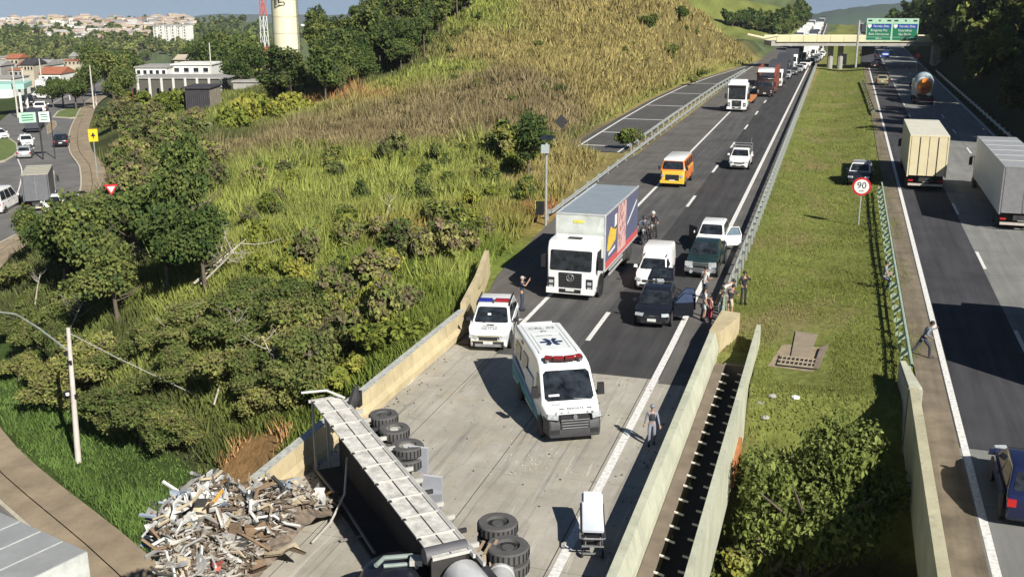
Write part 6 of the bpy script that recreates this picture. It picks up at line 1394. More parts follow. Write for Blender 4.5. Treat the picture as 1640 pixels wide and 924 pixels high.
person('person in blue grey sitting behind the pale green guard rail', (place(1417, 462)[0] - .1, place(1417, 462)[1], -.1), 1.6, (.20, .26, .34), (.06, .08, .12), dict(pelvis=(0, 0, .75), belly=(0, -.02, .92), chest=(0, -.05, 1.14), neck=(0, -.06, 1.3), chin=(0, -.09, 1.37), head=(0, -.1, 1.45), crown=(0, -.08, 1.54), shl=(-.17, -.05, 1.24), ell=(-.25, -.12, 1.0), wrl=(-.14, -.32, .9), shr=(.17, -.05, 1.24), elr=(.25, -.12, 1.0), wrr=(.14, -.32, .9), hil=(-.1, 0, .74), hir=(.1, 0, .74), knl=(-.12, -.3, .55), knr=(.12, -.3, .55), anl=(-.12, -.2, .08), anr=(.12, -.2, .08), tol=(-.12, -.38, .035), tor=(.12, -.38, .035)), 0)
person('man in dark clothes striding along the right shoulder beside the white line', place(1474, 572), 1.9, (.16, .19, .22), (.04, .045, .06), dict(pelvis=(0, -.05, .92), belly=(0, -.12, 1.07), chest=(0, -.24, 1.27), neck=(0, -.32, 1.42), chin=(0, -.38, 1.49), head=(0, -.40, 1.57), crown=(0, -.38, 1.66), shl=(-.17, -.24, 1.36), ell=(-.30, -.05, 1.16), wrl=(-.28, -.28, 1.04), shr=(.17, -.24, 1.36), elr=(.28, -.45, 1.18), wrr=(.22, -.65, 1.28), hil=(-.09, -.05, .9), hir=(.09, -.05, .9), knl=(-.10, -.34, .52), anl=(-.11, -.36, .09), tol=(-.12, -.55, .04), knr=(.10, .16, .50), anr=(.11, .48, .16), tor=(.12, .36, .05)), 1, scale=.95, sleeves='long')

def motorbike(label, loc, rz, tank):
    t = thing('motorcycle', label, 'motorcycle', loc, rz)
    for y in (.0, 1.35):
        mb = MB(); mb.lathe([(.21, -.05), (.29, -.055), (.32, 0), (.29, .055), (.21, .05), (.21, -.05)], (0, y, .32), 'X', 20); k = mb.build('wheel', TYRE, t); mb = MB(); mb.lathe([(.0, -.03), (.2, -.02), (.2, .02), (0, .03)], (0, y, .32), 'X', 10); mb.build('rim', RIM, k)
    mb = MB(); mb.tube([(0, .0, .32), (0, .22, .75), (0, .3, .95)], .035, 6); mb.build('fork', RIM, t)
    mb = MB(); mb.tube([(-.36, .42, 1.04), (-.2, .32, 1.02), (.2, .32, 1.02), (.36, .42, 1.04)], .018, 6); mb.build('handlebar', BLACK, t)
    mb = MB(); mb.slab([(.32, .75), (.38, .92), (.6, .95), (.85, .82), (.8, .7)], .3, None, .06, 2); mb.build('tank', tank, t); mb = MB(); mb.slab([(.8, .74), (.82, .82), (1.5, .88), (1.52, .80)], .26, None, .05, 2); mb.build('seat', BLACK, t)
    mb = MB(); mb.box((0, .68, .45), (.3, .4, .36), top=.8); mb.build('engine', STEELD, t); mb = MB(); mb.bar((0, .65, .5), (0, 1.35, .32), .05); mb.bar((0, .85, .75), (0, .7, .4), .05); mb.build('frame', STEELD, t)
    mb = MB(); mb.tube([(.15, .6, .3), (.16, 1.3, .38)], .045, 8); mb.build('exhaust', RIM, t); mb = MB(); mb.lathe([(0, -.08), (.085, -.07), (.09, .05)], (0, .18, .88), 'Y', 12); mb.build('headlight', LAMP, t)
    mb = MB(); mb.slab([(-.32, .52), (-.15, .66), (.15, .67), (.3, .56), (.15, .63), (-.15, .62)], .12, None, 0); mb.build('mudguard', tank, t)
    for s in (-1, 1): mb = MB(); mb.box((s * .33, .36, 1.2), (.12, .03, .08)); mb.bar((s * .25, .36, 1.03), (s * .33, .36, 1.18), .015); mb.build('mirror', BLACK, t)
    return t
ride = dict(pelvis=(0, .95, .90), belly=(0, .9, 1.05), chest=(0, .82, 1.27), neck=(0, .78, 1.42), chin=(0, .74, 1.49), head=(0, .73, 1.57), crown=(0, .75, 1.66), shl=(-.18, .8, 1.36), ell=(-.32, .62, 1.18), wrl=(-.33, .44, 1.06), shr=(.18, .8, 1.36), elr=(.32, .62, 1.18), wrr=(.33, .44, 1.06), hil=(-.1, .93, .88), knl=(-.24, .62, .66), anl=(-.26, .75, .10), tol=(-.28, .58, .035), hir=(.1, .93, .88), knr=(.24, .62, .66), anr=(.26, .75, .10), tor=(.28, .58, .035))
for px, py, lab, c, hm, sh in ((1029, 392, 'left', (.02, .02, .03), (.04, .04, .05), (.10, .13, .18)), (1043, 384, 'right', (.05, .02, .02), (.45, .46, .46), (.03, .03, .035))):
    motorbike('black motorcycle stopped behind the lorry, %s one of two' % lab, place(px, py), .08, mat('tank %s' % lab, c, .3, coat=.4))
    person('motorcyclist with %s helmet astride the %s motorcycle behind the lorry' % ('dark' if lab == 'left' else 'pale grey', lab), place(px, py), .08, sh, (.03, .03, .04), ride, 0, helmet=hm, sleeves='long')
# ------------------------------------------------------------------ overturned lorry, its load, stretcher
OA, OB = P(500, 641, 2.5), P(694, 893, 2.5); U = (OB - OA); OL_ = U.length; U.normalize(); WV = Vector((-U.y, U.x, 0)); 
if WV.x < 0: WV = -WV
ot = thing('overturned_lorry', 'overturned lorry lying on its side with white side panels and wheels in the air', 'truck', (OA.x, OA.y, 0)); O0 = Vector((OA.x, OA.y, 0))
def op(u, w, z): return U * u + WV * w + Vector((0, 0, z))
DPAN = mat('dusty white side panel', (.62, .60, .55), .7, 0, .42, 3.5, bump=.1); DKFL = mat('shade dark loading floor', (.035, .033, .032), .8, 0, .35, 1.2, bump=.3); DFR = mat('pale frame steel', (.50, .49, .46), .55, .1, .25, 2)  # the dark floor colour holds the shade inside the tipped body
def obox(name, m, u0, u1, w0, w1, z0, z1, par=ot):
    mb = MB(); mb.prism([op(u0, w0, z0), op(u1, w0, z0), op(u1, w1, z0), op(u0, w1, z0)], (0, 0, z1 - z0)); return mb.build(name, m, par, 0)
N_ = 10
for i in range(N_):
    u0, u1 = OL_ * i / N_ + .02, OL_ * (i + 1) / N_ - .02; dz = random.uniform(-.012, .012)
    obox('side_panel', DPAN, u0, u1, .0, .44, 2.43, 2.47 + dz); obox('side_panel', DPAN, u0, u1, .48, .88, 2.43, 2.47 + dz * .5)
    obox('panel_hinge', STEELD, u0 + .05, u0 + .13, -.015, .06, 2.46, 2.50); obox('panel_post', DFR, u1 - .0, u1 + .035, -.02, .95, 2.42, 2.50)
obox('panel_divider', STEELD, 0, OL_, .445, .475, 2.42, 2.46); obox('chassis_rail', DFR, -.2, OL_ + .2, .90, .96, 2.38, 2.48); obox('chassis_rail', DFR, .3, OL_ + .5, 1.02, 1.08, 2.3, 2.40)
for i in range(14): obox('cross_member', DFR if i % 3 else STEELD, OL_ * i / 14 + .2, OL_ * i / 14 + .27, .95, 1.35, 2.22, 2.33)
obox('loading_floor', DKFL, 0, OL_, .80, .90, .05, 2.42); obox('lower_side', DKFL, 0, OL_, -.05, .80, .02, .1); obox('headboard', DKFL, OL_ - .06, OL_, -.05, .9, .1, 2.43)
for z in (.85, 1.6): obox('frame_beam', STEELD, -.1, OL_ + 1.2, .96, 1.25, z - .1, z + .1)
for u in (.0, ): 
    for w in (-.02, .42): obox('rear_post', DFR, u - .06, u + .02, w, w + .07, .05, 2.5)
    obox('rear_post', DFR, u - .14, u - .06, -.1, 1.0, 2.40, 2.48)
mb = MB(); mb.tube([op(-.15, -.3, 2.75), op(-.1, .5, 2.72), op(.25, 1.0, 2.5)], .04, 6); mb.build('rear_bar', DFR, ot)
mb = MB(); mb.tube([op(.5, 1.0, 2.0), op(.5, 1.25, 2.6), op(.55, 1.3, 3.0)], [.16, .18, .05], 8); mb.build('suspension', STEELD, ot); mb = MB(); mb.box(op(.45, 1.35, 2.5), (.22, .22, .5)); mb.build('air_bellows', BLACK, ot)
TIM = mat('worn tyre side', (.085, .083, .082), .85, 0, .25, 5)
def olw(px, py, r, zt, rimc):
    c = P(px, py, zt) - O0
    for dz in (0, -.38):
        mb = MB(); mb.lathe([(r * .55, -.15), (r * .95, -.15), (r, -.11), (r, .11), (r * .95, .15), (r * .57, .15), (r * .53, .08)], c + Vector((0, 0, -.15 + dz)), 'Z', 26); k = mb.build('wheel', TIM, ot, 30)
        mb = MB()
        for i in range(26): a = i * 2 * math.pi / 26; mb.box(c + Vector((math.cos(a) * r, math.sin(a) * r, -.15 + dz)), (.03, .035, .2), rz=a)
        kind(mb.build('tread', BLACK, k, 0), 'stuff')
        mb = MB(); mb.lathe([(r * .56, .02), (r * .50, -.02), (r * .30, -.06), (r * .28, .04 if dz == 0 else -.06), (0, .04 if dz == 0 else -.06)], c + Vector((0, 0, -.09 + dz)), 'Z', 20); mb.build('rim', rimc, k)
        if dz == 0:
            mb = MB()
            for i in range(8): a = i * math.pi / 4; mb.box(c + Vector((math.cos(a) * r * .38, math.sin(a) * r * .38, -.12)), (.04, .04, .08))
            kind(mb.build('wheel_nut', BLACK, k, 0), 'stuff')
    mb = MB(); mb.tube([c + Vector((0, 0, -.7)), c + Vector((0, 0, -2.2))], .11, 10); mb.build('axle', STEELD, ot)
    mb = MB(); mb.tube([c + Vector((0, 0, -1.0)), op((c.dot(U)), 1.1, 1.4)], .09, 8); mb.build('suspension', STEELD, ot)
WR, DRm = mat('whitish rim', (.52, .50, .46), .6), mat('dark rim', (.12, .12, .12), .5, .3)
olw(614, 662, .45, 2.32, DRm); olw(631, 684, .46, 2.32, WR); olw(652, 711, .47, 2.30, WR); olw(797, 834, .50, 2.2, DRm); olw(813, 872, .52, 2.2, DRm)
GBL = mat('grey blue mudguard', (.26, .27, .30), .5, 0, .15, 2)
for a, b in (((668, 735), 1.9), ((690, 782), 1.5)):
    c = P(*a, b) - O0; mb = MB(); mb.prism([c + Vector((-.28, -.1, -.35)), c + Vector((.28, .05, -.45)), c + Vector((.30, .05, .35)), c + Vector((-.2, -.1, .42))], WV * .05 + Vector((0, 0, .03))); mb.build('mudguard', GBL, ot, 0)
c = P(690, 795, 1.2) - O0; mb = MB(); mb.box(c, (.55, .5, .6), rz=.5, rx=.3); mb.build('mudguard', GBL, ot, 0)
# cab end
c = P(738, 925, 1.9) - O0; mb = MB(); M0 = Matrix.Translation(c) @ Matrix.Rotation(math.atan2(U.y, U.x), 4, 'Z') @ Matrix.Rotation(math.pi / 2, 4, 'Y'); mb.lathe([(0, -.1), (.42, -.06), (.5, .06), (.5, 1.7), (0, 1.75)], (0, 0, 0), 'Z', 24, M0); mb.build('fuel_tank', WHITE, ot)
c = P(805, 906, 1.7) - O0; mb = MB(); M0 = Matrix.Translation(c) @ Matrix.Rotation(math.atan2(U.y, U.x) - .5, 4, 'Z') @ Matrix.Rotation(math.pi / 2, 4, 'Y'); mb.lathe([(0, -.06), (.24, -.04), (.3, .05), (.3, .4), (.32, .42), (.32, .5), (.3, .52), (.3, 1.2), (0, 1.2)], (0, 0, 0), 'Z', 20, M0); mb.build('air_tank', mat('light grey tank', (.42, .42, .42), .5), ot)
c = P(715, 882, 2.4) - O0; mb = MB(); mb.tube([c - WV * .55, c + WV * .5], .19, 12); mb.build('roll_bar', mat('grey roll', (.10, .10, .11), .6), ot)
c = P(640, 918, 1.55) - O0; mb = MB(); mb.lathe([(.95, -1.4), (.98, -.1), (.85, .12), (.4, .28), (0, .3)], c, 'Z', 22); mb.build('cab_bulge', mat('near black wet paint', (.012, .013, .02), .3, 0, .3, 3), ot)
mb = MB(); q = [P(x, y, 1.95) - O0 for x, y in ((602, 905), (615, 893), (640, 891), (662, 889), (668, 895), (688, 902))]; mb.tube(q, .06, 7); mb.tube([a + Vector((.1, -.25, -.06)) for a in q[1:5]], .05, 7); mb.build('hose', mat('grey green hose', (.22, .27, .25), .6), ot); mb = MB(); mb.box(P(667, 897, 1.98) - O0, (.3, .3, .14), rz=.3); mb.build('bracket', DFR, ot, 0)
for i, (x, y) in enumerate(((765, 884), (775, 888), (786, 882))): mb = MB(); c = P(x, y, 2.1) - O0; mb.bar(c, c + Vector((.06, .3, .15)), .06, .04); mb.bar(c, c + Vector((.1, -.25, -.3)), .1, .04); mb.build('bracket', mat('brown bracket', (.28, .21, .14), .7), ot, 0)
obox('frame_beam', STEELD, OL_ - .3, OL_ + 1.4, 1.0, 1.2, 1.9, 2.2)
mb = MB(); mb.tube([P(556, 732, 1.6) - O0, P(552, 790, .9) - O0, P(530, 835, .15) - O0, P(500, 868, .1) - O0], .035, 6); mb.build('strap', DFR, ot)
mb = MB(); mb.tube([P(500, 745, .1) - O0, P(545, 800, .12) - O0, P(600, 885, .15) - O0], .05, 6); mb.bar(P(545, 865, .1) - O0, P(580, 858, .1) - O0, .08, .04); mb.build('loose_bar', mat('dull bar', (.22, .21, .2), .6), ot)

# rubbish heap spilled over the broken barrier
hp = thing('rubbish_heap', 'spilled heap of crumpled rubbish and scrap beside the broken barrier', 'rubbish heap', (-16.8, 22.5, 0)); H0 = Vector((-16.8, 22.5, 0))
E0, E1 = P(258, 862, .5), P(262, 930, .5)
def heap_edge(y): return E0.x + (E1.x - E0.x) * (E0.y - y) / (E0.y - E1.y) if y < E0.y else E0.x + (y - E0.y) * .55
def heap_z(x, y):
    e = max(0, 1 - ((x + 15.6) / 3.2) ** 2) * max(0, min(1, (26.2 - y) / 2.0)); z = .15 + 1.35 * e + .3 * math.sin(x * 2.1 + y) * e
    ed = heap_edge(y)
    if x < ed: z -= (ed - x) ** 1.1 * 9
    return z
gx, gy = np.linspace(-18.6, -13.2, 26), np.linspace(14, 26.3, 36); V_ = [(x - H0.x, y - H0.y, heap_z(x, y) - .1 + random.uniform(-.08, .08)) for y in gy for x in gx]
mb = MB(); mb.add(V_, [(j * 26 + i, j * 26 + i + 1, (j + 1) * 26 + i + 1, (j + 1) * 26 + i) for j in range(35) for i in range(25)]); mb.build('loose_rubble', mat('mixed rubble', (.19, .15, .115), .95, 0, .6, 6, bump=.8), hp, 0)
RUB = [mat('rubbish white', (.55, .55, .53), .7, 0, .3, 5), mat('rubbish grey', (.26, .255, .245), .7, 0, .35, 5), mat('rubbish brown', (.22, .15, .09), .9, 0, .35, 5), mat('rubbish beige', (.46, .38, .26), .85, 0, .3, 5), mat('rubbish dark', (.05, .048, .045), .8, 0, .3, 5), mat('rubbish blue', (.25, .30, .36), .6, 0, .3, 5), mat('rubbish red', (.42, .08, .06), .7, 0, .3, 5), mat('rubbish ochre', (.48, .28, .07), .85, 0, .3, 5)]
RW = [9, 7, 4, 5, 3.5, 1.6, .35, .7]
def crumple(seed, k=4):
    R = random.Random(seed); mb = MB(); vs = [((i / k - .5) + R.uniform(-.1, .1), (j / k - .5) * R.uniform(.5, 1) + R.uniform(-.1, .1), R.uniform(-.16, .2)) for j in range(k + 1) for i in range(k + 1)]
    up_ = len(vs); vs += [(x, y, z - .05) for x, y, z in vs]
    fs = [(j * (k + 1) + i, j * (k + 1) + i + 1, (j + 1) * (k + 1) + i + 1, (j + 1) * (k + 1) + i) for j in range(k) for i in range(k)]
    mb.add(vs, fs + [tuple(up_ + a for a in f)[::-1] for f in fs]); return mb
SHEETS = {}
def piece(kind_, seed, mi):
    key = (kind_, seed, mi)
    if key not in SHEETS:
        if kind_ == 'crumpled_sheet': SHEETS[key] = crumple(seed, 3).mesh(kind_, RUB[mi], 30)
        elif kind_ == 'plank': mb = MB(); mb.box((0, 0, 0), (1.1, .14, .05)); SHEETS[key] = mb.mesh(kind_, RUB[mi], 0)
        else: R = random.Random(seed); mb = MB(); mb.tube([(-.4, 0, 0), (-.1, R.uniform(-.2, .2), .15), (.2, R.uniform(-.2, .2), .05), (.5, 0, R.uniform(0, .2))], .035, 5); SHEETS[key] = mb.mesh(kind_, RUB[mi], 40)
    return SHEETS[key]
rr = random.Random(17); npc = 0
while npc < 285:
    x, y = rr.uniform(-17.7, -13.6), rr.uniform(17.2, 26.0)
    if (x > -15.0 and rr.random() < .55) or x < heap_edge(y) - .1: continue
    k = rr.choices(['crumpled_sheet', 'plank', 'twisted_strip'], [5, 1.0, 7])[0]; mi = rr.choices(range(8), RW)[0]
    o = link(k, piece(k, rr.randint(0, 5), mi), hp); s = rr.uniform(.2, .75) * (1 if k == 'crumpled_sheet' else (.9 if k == 'plank' else 1.9)); o.scale = (s, s * rr.uniform(.6, 1.2), s * rr.uniform(.7, 1.6))
    o.location = (x - H0.x, y - H0.y, heap_z(x, y) + rr.uniform(-.05, .22)); o.rotation_euler = (rr.uniform(-.8, .8), rr.uniform(-.8, .8), rr.uniform(0, 6.28)); npc += 1
for px, py, s, mi in ((412, 818, 1.5, 0), (432, 850, 1.1, 0), (372, 822, .9, 0), (330, 870, .9, 1), (450, 880, 1.0, 3), (300, 900, .9, 0), (395, 905, 1.2, 2), (350, 905, 1.0, 0), (385, 858, .8, 7)):
    q = P(px, py, .75); o = link('tarpaulin', piece('crumpled_sheet', px % 6, mi), hp); o.location = q - H0; o.scale = (s, s, s * .8); o.rotation_euler = (.2, -.1, px)
mb = MB(); mb2 = MB()
for i in range(2600):
    y = rr.uniform(16.5, 26.2); x = rr.uniform(heap_edge(y), -13.4); s = rr.uniform(.02, .085); M_ = Matrix.Translation((x - H0.x, y - H0.y, heap_z(x, y) + rr.uniform(0, .2))) @ Matrix.Rotation(rr.uniform(0, 6), 4, 'Z') @ Matrix.Rotation(rr.uniform(-1, 1), 4, 'X')
    (mb if i % 2 else mb2).add([(-s * 3, -s * .6, 0), (s * 3, -s * .5, s * .6), (s * 2.6, s * .6, 0), (-s * 2.5, s * .5, s * .5)], [(0, 1, 2, 3)], M_)
kind(mb.build('scraps', mat('scrap pale', (.40, .37, .32), .8, 0, .4, 5), hp, 0), 'stuff'); kind(mb2.build('scraps', mat('scrap brown', (.16, .12, .085), .9, 0, .5, 5), hp, 0), 'stuff')
mb = MB()
for i in range(260):
    x = rr.uniform(-15.5, -5.0); y = rr.uniform(18, 41); 
    if rr.random() < .6: x = -15.5 + abs(rr.gauss(0, .5)) if rr.random() < .6 else -5.1 - abs(rr.gauss(0, .3))
    s = rr.uniform(.008, .03); mb.box((x, y, s * .5 + .002), (s * 2, s * 1.4, s), rz=rr.uniform(0, 3))
o = kind(mb.build('grit', RUB[4], None, 0), 'stuff'); tag(o, 'dark grit and small debris scattered over the bridge concrete', 'grit')
# stretcher
sq = P(948, 872, 0); s_ = thing('stretcher', 'wheeled ambulance stretcher with white sheet standing on the white edge line', 'stretcher', sq, math.radians(6))
s_.rotation_euler = (0, 0, math.radians(14)); s_.scale = (1.0,) * 3
mb = MB(); mb.slab([(-.75, .78), (-.78, .86), (.2, .90), (.95, 1.12), (1.0, 1.05), (.25, .80)], .60, None, .05, 3); mb.build('mattress', mat('blue white sheet', (.66, .70, .78), .7, 0, .08, 3), s_)
mb = MB(); mb.slab([(.55, 1.03), (.58, 1.09), (.92, 1.18), (.94, 1.11)], .5, None, .04, 2); mb.build('pillow', WHITE, s_)
SF = mat('stretcher frame', (.10, .10, .11), .4, .5)
for s in (-1, 1):
    mb = MB(); mb.tube([(s * .32, -.95, .72), (s * .32, 1.0, .76)], .025, 6); mb.build('frame_rail', SF, s_); mb = MB(); mb.bar((s * .28, -.7, .12), (s * .28, .7, .72), .04); mb.bar((s * .28, .7, .12), (s * .28, -.7, .72), .04); mb.build('leg', SF, s_)
    for y in (-.7, .7): mb = MB(); mb.lathe([(0, -.03), (.09, -.03), (.1, 0), (.09, .03), (0, .03)], (s * .28, y, .1), 'X', 12); mb.build('wheel', BLACK, s_)
mb = MB(); mb.tube([(-.32, -.95, .72), (-.25, -1.1, .78), (.25, -1.1, .78), (.32, -.95, .72)], .025, 6); mb.bar((-.3, -.9, .45), (.3, -.9, .45), .04); mb.bar((-.3, -.7, .12), (.3, -.7, .12), .04); mb.bar((-.2, -.9, .45), (-.2, -.95, .75), .03); mb.bar((.2, -.9, .45), (.2, -.95, .75), .03); mb.build('push_frame', RIM, s_)
mb = MB(); mb.box((0, -.55, .5), (.5, .4, .22)); mb.build('equipment_tray', BLACK, s_)
# glass and powder traces where the load slid
mb = MB(); R_ = random.Random(4)
for i in range(70):
    q = P(840 + R_.gauss(0, 30), 738 + R_.gauss(0, 16), .004); s = R_.uniform(.01, .05); mb.box((q.x, q.y, .01), (s, s * R_.uniform(.4, 1), .012), rz=R_.uniform(0, 3))
o = kind(mb.build('glass_crumbs', mat('glass crumbs', (.62, .62, .58), .5), None, 0), 'stuff'); tag(o, 'scatter of pale broken glass on the concrete in front of the ambulance', 'broken glass')

# ------------------------------------------------------------------ left side: pole, cable, chute, tower, mast, buildings, town
def at_ref(px, py, ref, k=1.0):
    d = ray(px, py); t = math.hypot(ref.x, ref.y) * k / math.hypot(d[0], d[1]); return Vector((d[0] * t, d[1] * t, CH + d[2] * t))
gp = ground_at(125, 740); gt = at_ref(109, 525, gp); pl = thing('utility_pole', 'grey concrete street lamp pole on the verge by the thicket', 'utility pole', gp)
rel = lambda q: q - gp
PM = mat('pale pole concrete', (.56, .52, .48), .8, 0, .2, 2)
mb = MB(); mb.tube([(0, 0, -.6), rel(gt)], [.16, .10], 12); mb.build('pole', PM, pl)
a0 = at_ref(110, 562, gp); mb = MB(); mb.tube([rel(a0), rel(at_ref(60, 524, gp, .985)), rel(at_ref(25, 503, gp, .97)), rel(at_ref(-6, 499, gp, .96))], [.05, .045, .04, .035], 8); mb.build('lamp_arm', GALV, pl); k = MB(); k.box(rel(at_ref(-14, 499, gp, .957)), (.6, .25, .14)); k.build('lamp_head', GALV, pl, 0)
for px, py, s in ((106, 566, .18), (113, 580, .22), (108, 632, .30), (120, 634, .22), (106, 540, .12)): mb = MB(); mb.box(rel(at_ref(px, py, gp)), (s, s, s * 1.1)); mb.build('fitting', BLACK, pl, 0)
mb = MB(); mb.lathe([(0, -.08), (.09, -.06), (.09, .06), (0, .08)], rel(at_ref(108, 631, gp, .99)), 'Z', 10); mb.build('insulator', WHITE, pl)
mb = MB(); mb.tube([at_ref(112, 534, gp), at_ref(184, 571, gp, 1.0), at_ref(300, 626, gp, .97), at_ref(357, 657, gp, .95), at_ref(430, 690, gp, .93), at_ref(505, 715, gp, .90)], .025, 5); o = mb.build('cable', mat('pale cable', (.30, .30, .28), .6), None); tag(o, 'thin overhead cable running from the street lamp pole to the right', 'cable')
CP_ = [ground_at(x, y) for x, y in ((336, 211), (330, 224), (320, 240), (308, 256), (299, 268), (289, 281))]; ct = thing('drain_chute', 'pale concrete drain chute running diagonally down the scrub', 'drain', CP_[0])
for a, b in zip(CP_[:-1], CP_[1:]): mb = MB(); mb.bar(a - CP_[0] + Vector((0, 0, .75)), b - CP_[0] + Vector((0, 0, .75)), .9, .5); mb.build('chute_segment', mat('chute concrete', (.50, .45, .33), .85, 0, .2, 1), ct, 0)
def gz(x, y): return float(height(np.array([x]), np.array([y]))[0])
# water tower
tq = D(462, 131, 250); tz = tq.z; wt = thing('water_tower', 'tall cream cylindrical water tower behind the ridge grove', 'water tower', (tq.x, tq.y, tz)); WTM = mat('cream tower paint', (.74, .70, .50), .6, 0, .08, .3)
rad = 19.5 * 250 / 1700 / .97
for i in range(9): mb = MB(); mb.lathe([(rad * (1.04 - i * .006), i * 3.7), (rad * (1.035 - i * .006), i * 3.7 + 3.62)], (0, 0, 0), 'Z', 40); mb.build('ring', WTM, wt, 40)
mb = MB(); mb.lathe([(rad * .97, -3), (rad * .97, 33)], (0, 0, 0), 'Z', 24); mb.build('core', mat('tower joint', (.40, .38, .28), .8), wt)
mb = MB()
for s in (-.3, .3): mb.tube([(rad * 1.06 + .25, s, 0), (rad * 1.0 + .3, s, 33)], .05, 5)
for z in range(0, 33, 1): mb.bar((rad * 1.05 + .25, -.35, z), (rad * 1.05 + .25, .35, z), .06)
mb.build('ladder', STEELD, wt, 0)
tdir = Vector((-tq.x, -tq.y, 0)).normalized(); tx = Vector((-tdir.y, tdir.x, 0)); c = tdir * (rad * 1.0 + .06) - tx * .9 + Vector((0, 0, 18.6))
for a, b in (((-.9, 1.2), (-.9, -1.2)), ((-.9, -1.2), (.9, -1.2)), ((-.3, 1.2), (-.3, -.5)), ((-.3, -.5), (.9, -.5)), ((.9, -.5), (.9, -1.2))): mb = MB(); mb.bar(c + tx * a[0] + Vector((0, 0, a[1])), c + tx * b[0] + Vector((0, 0, b[1])), .22, .12); mb.build('painted_mark', SBACK, wt, 0)
# radio mast
mq = D(426, 100, 330); ms_ = thing('radio_mast', 'red and white lattice radio mast left of the water tower', 'mast', mq); MR, MW = mat('mast red', (.50, .08, .04), .6), mat('mast white', (.62, .64, .64), .6)
for i in range(8):
    z0, z1 = i * 4.6, (i + 1) * 4.6; w0, w1 = 1.35 - i * .11, 1.35 - (i + 1) * .11; mb = MB()
    for k in range(4):
        a, b = (k * math.pi / 2 + .5, (k + 1) * math.pi / 2 + .5); p = lambda an, w, z: (math.cos(an) * w, math.sin(an) * w, z)
        mb.bar(p(a, w0, z0), p(a, w1, z1), .2); mb.bar(p(a, w0, z0), p(b, w1, z1), .12); mb.bar(p(b, w0, z0), p(a, w1, z1), .12); mb.bar(p(a, w1, z1), p(b, w1, z1), .12)
    mb.build('lattice_section', MR if i in (0, 3, 4) else MW, ms_, 0)
# low buildings
def building(label, px0, px1, pyt, pyb, dep, wall, roof, depth=9, nwin=0, rh=.0, cat='building'):
    a, b = D(px0, pyb, dep), D(px1, pyb, dep); w = (b - a).length; h = (pyb - pyt) / 1700 * dep / .95; r = (b - a).normalized(); ang = math.atan2(r.y, r.x)
    t = thing('building', label, cat, (a + b) / 2, ang); mb = MB(); mb.box((0, depth / 2, h / 2 - 2), (w, depth, h + 4)); mb.build('wall', wall, t, 0)
    mb = MB()
    if rh: mb.prism([(-w / 2 - .3, -.4, h), (-w / 2 - .3, depth + .4, h), (-w / 2 - .3, depth / 2, h + rh)], (w + .6, 0, 0))
    else: mb.box((0, depth / 2, h + .12), (w + .5, depth + .5, .24))
    mb.build('roof', roof, t, 0)
    for i in range(nwin): mb = MB(); mb.box((-w / 2 + w * (i + .5) / nwin, -.02, h * .55), (w / nwin * .5, .06, h * .4)); k = mb.build('window', GLASS, t, 0); mb = MB(); mb.box((-w / 2 + w * (i + .5) / nwin, -.05, h * .33), (w / nwin * .6, .12, .12)); mb.build('sill', wall, k, 0)
    return t
BWH = mat('white plaster', (.72, .72, .68), .8, 0, .1, .5); BGR = mat('grey roof sheet', (.33, .32, .30), .8, 0, .2, .5); BDK = mat('dark board shed', (.045, .043, .05), .8, 0, .25, 1); BWD = mat('weathered pale board', (.26, .23, .18), .85, 0, .25, 1); BRD = mat('orange tile roof', (.36, .13, .07), .85, 0, .2, 1); BTN = mat('sand plaster', (.48, .42, .32), .85, 0, .15, .5); BMT = mat('mint canopy', (.36, .60, .52), .6)
building('long white low building left of the big dark trees', 218, 268, 110, 125, 222, BWH, BGR, 10, 5); building('white low building with stepped roof near the radio mast', 276, 338, 106, 122, 226, BWH, BWH, 10, 4); building('pale gabled house behind the white low buildings', 280, 325, 97, 108, 240, BTN, BTN, 8, 2, 1.0)
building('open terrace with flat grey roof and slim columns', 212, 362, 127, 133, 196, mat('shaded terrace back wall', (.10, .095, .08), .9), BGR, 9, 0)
for i in range(8): q = D(222 + i * 19, 150, 194); mb = MB(); mb.box((0, 0, 1.0), (.3, .3, 3.6)); o = mb.build('terrace_column', BWH, None, 0); o.location = (q.x, q.y, q.z); tag(o, 'slim white column under the grey terrace roof', 'column', 'terrace columns')
building('small orange brick kiosk under the terrace roof', 212, 224, 131, 150, 197, BRD, BGR, 4, 1)
sh_ = building('dark boarded shed at the edge of the scrub', 299, 338, 145, 184, 158, BDK, BDK, 6, 0, 0, 'shed')
a, b = D(299, 184, 158), D(338, 184, 158); w = (b - a).length
for i in range(12): mb = MB(); mb.box((-w / 2 + w * (i + .5) / 12, -.05, 1.6), (w / 12 - .06, .08, 4.0)); mb.build('board', BDK, sh_, 0)
for i in range(6): mb = MB(); mb.box((w / 2 + .05, .5 + i, 1.6), (.08, .9, 4.0)); mb.build('board', BWD, sh_, 0)
building('grey concrete terrace wall below the water tower', 375, 500, 134, 160, 186, GREYC, GREYC, 5, 0, 0, 'wall'); building('pale walled yard between radio mast and water tower', 404, 445, 104, 124, 270, BGR, BTN, 8, 3)
building('grey roofed market hall beside the street', 42, 72, 108, 128, 300, BWH, BGR, 14, 4, 1.5); building('red roofed shop beside the street', 64, 98, 120, 136, 280, BWH, BRD, 10, 3, 1.6); 
cq = D(5, 172, 188); cn = thing('canopy', 'mint green filling station canopy on columns at the left edge', 'canopy', cq, .55)
mb = MB(); mb.box((0, 3, 3.6), (8, 8, .9)); mb.build('roof', BMT, cn, 0)
for x in (-3, 3):
    for y in (0, 6): mb = MB(); mb.box((x, y, 1.2), (.35, .35, 4.2)); mb.build('column', BWH, cn, 0)
building('white shop behind the mint green canopy', -30, 20, 128, 146, 260, BWH, BGR, 10, 4)
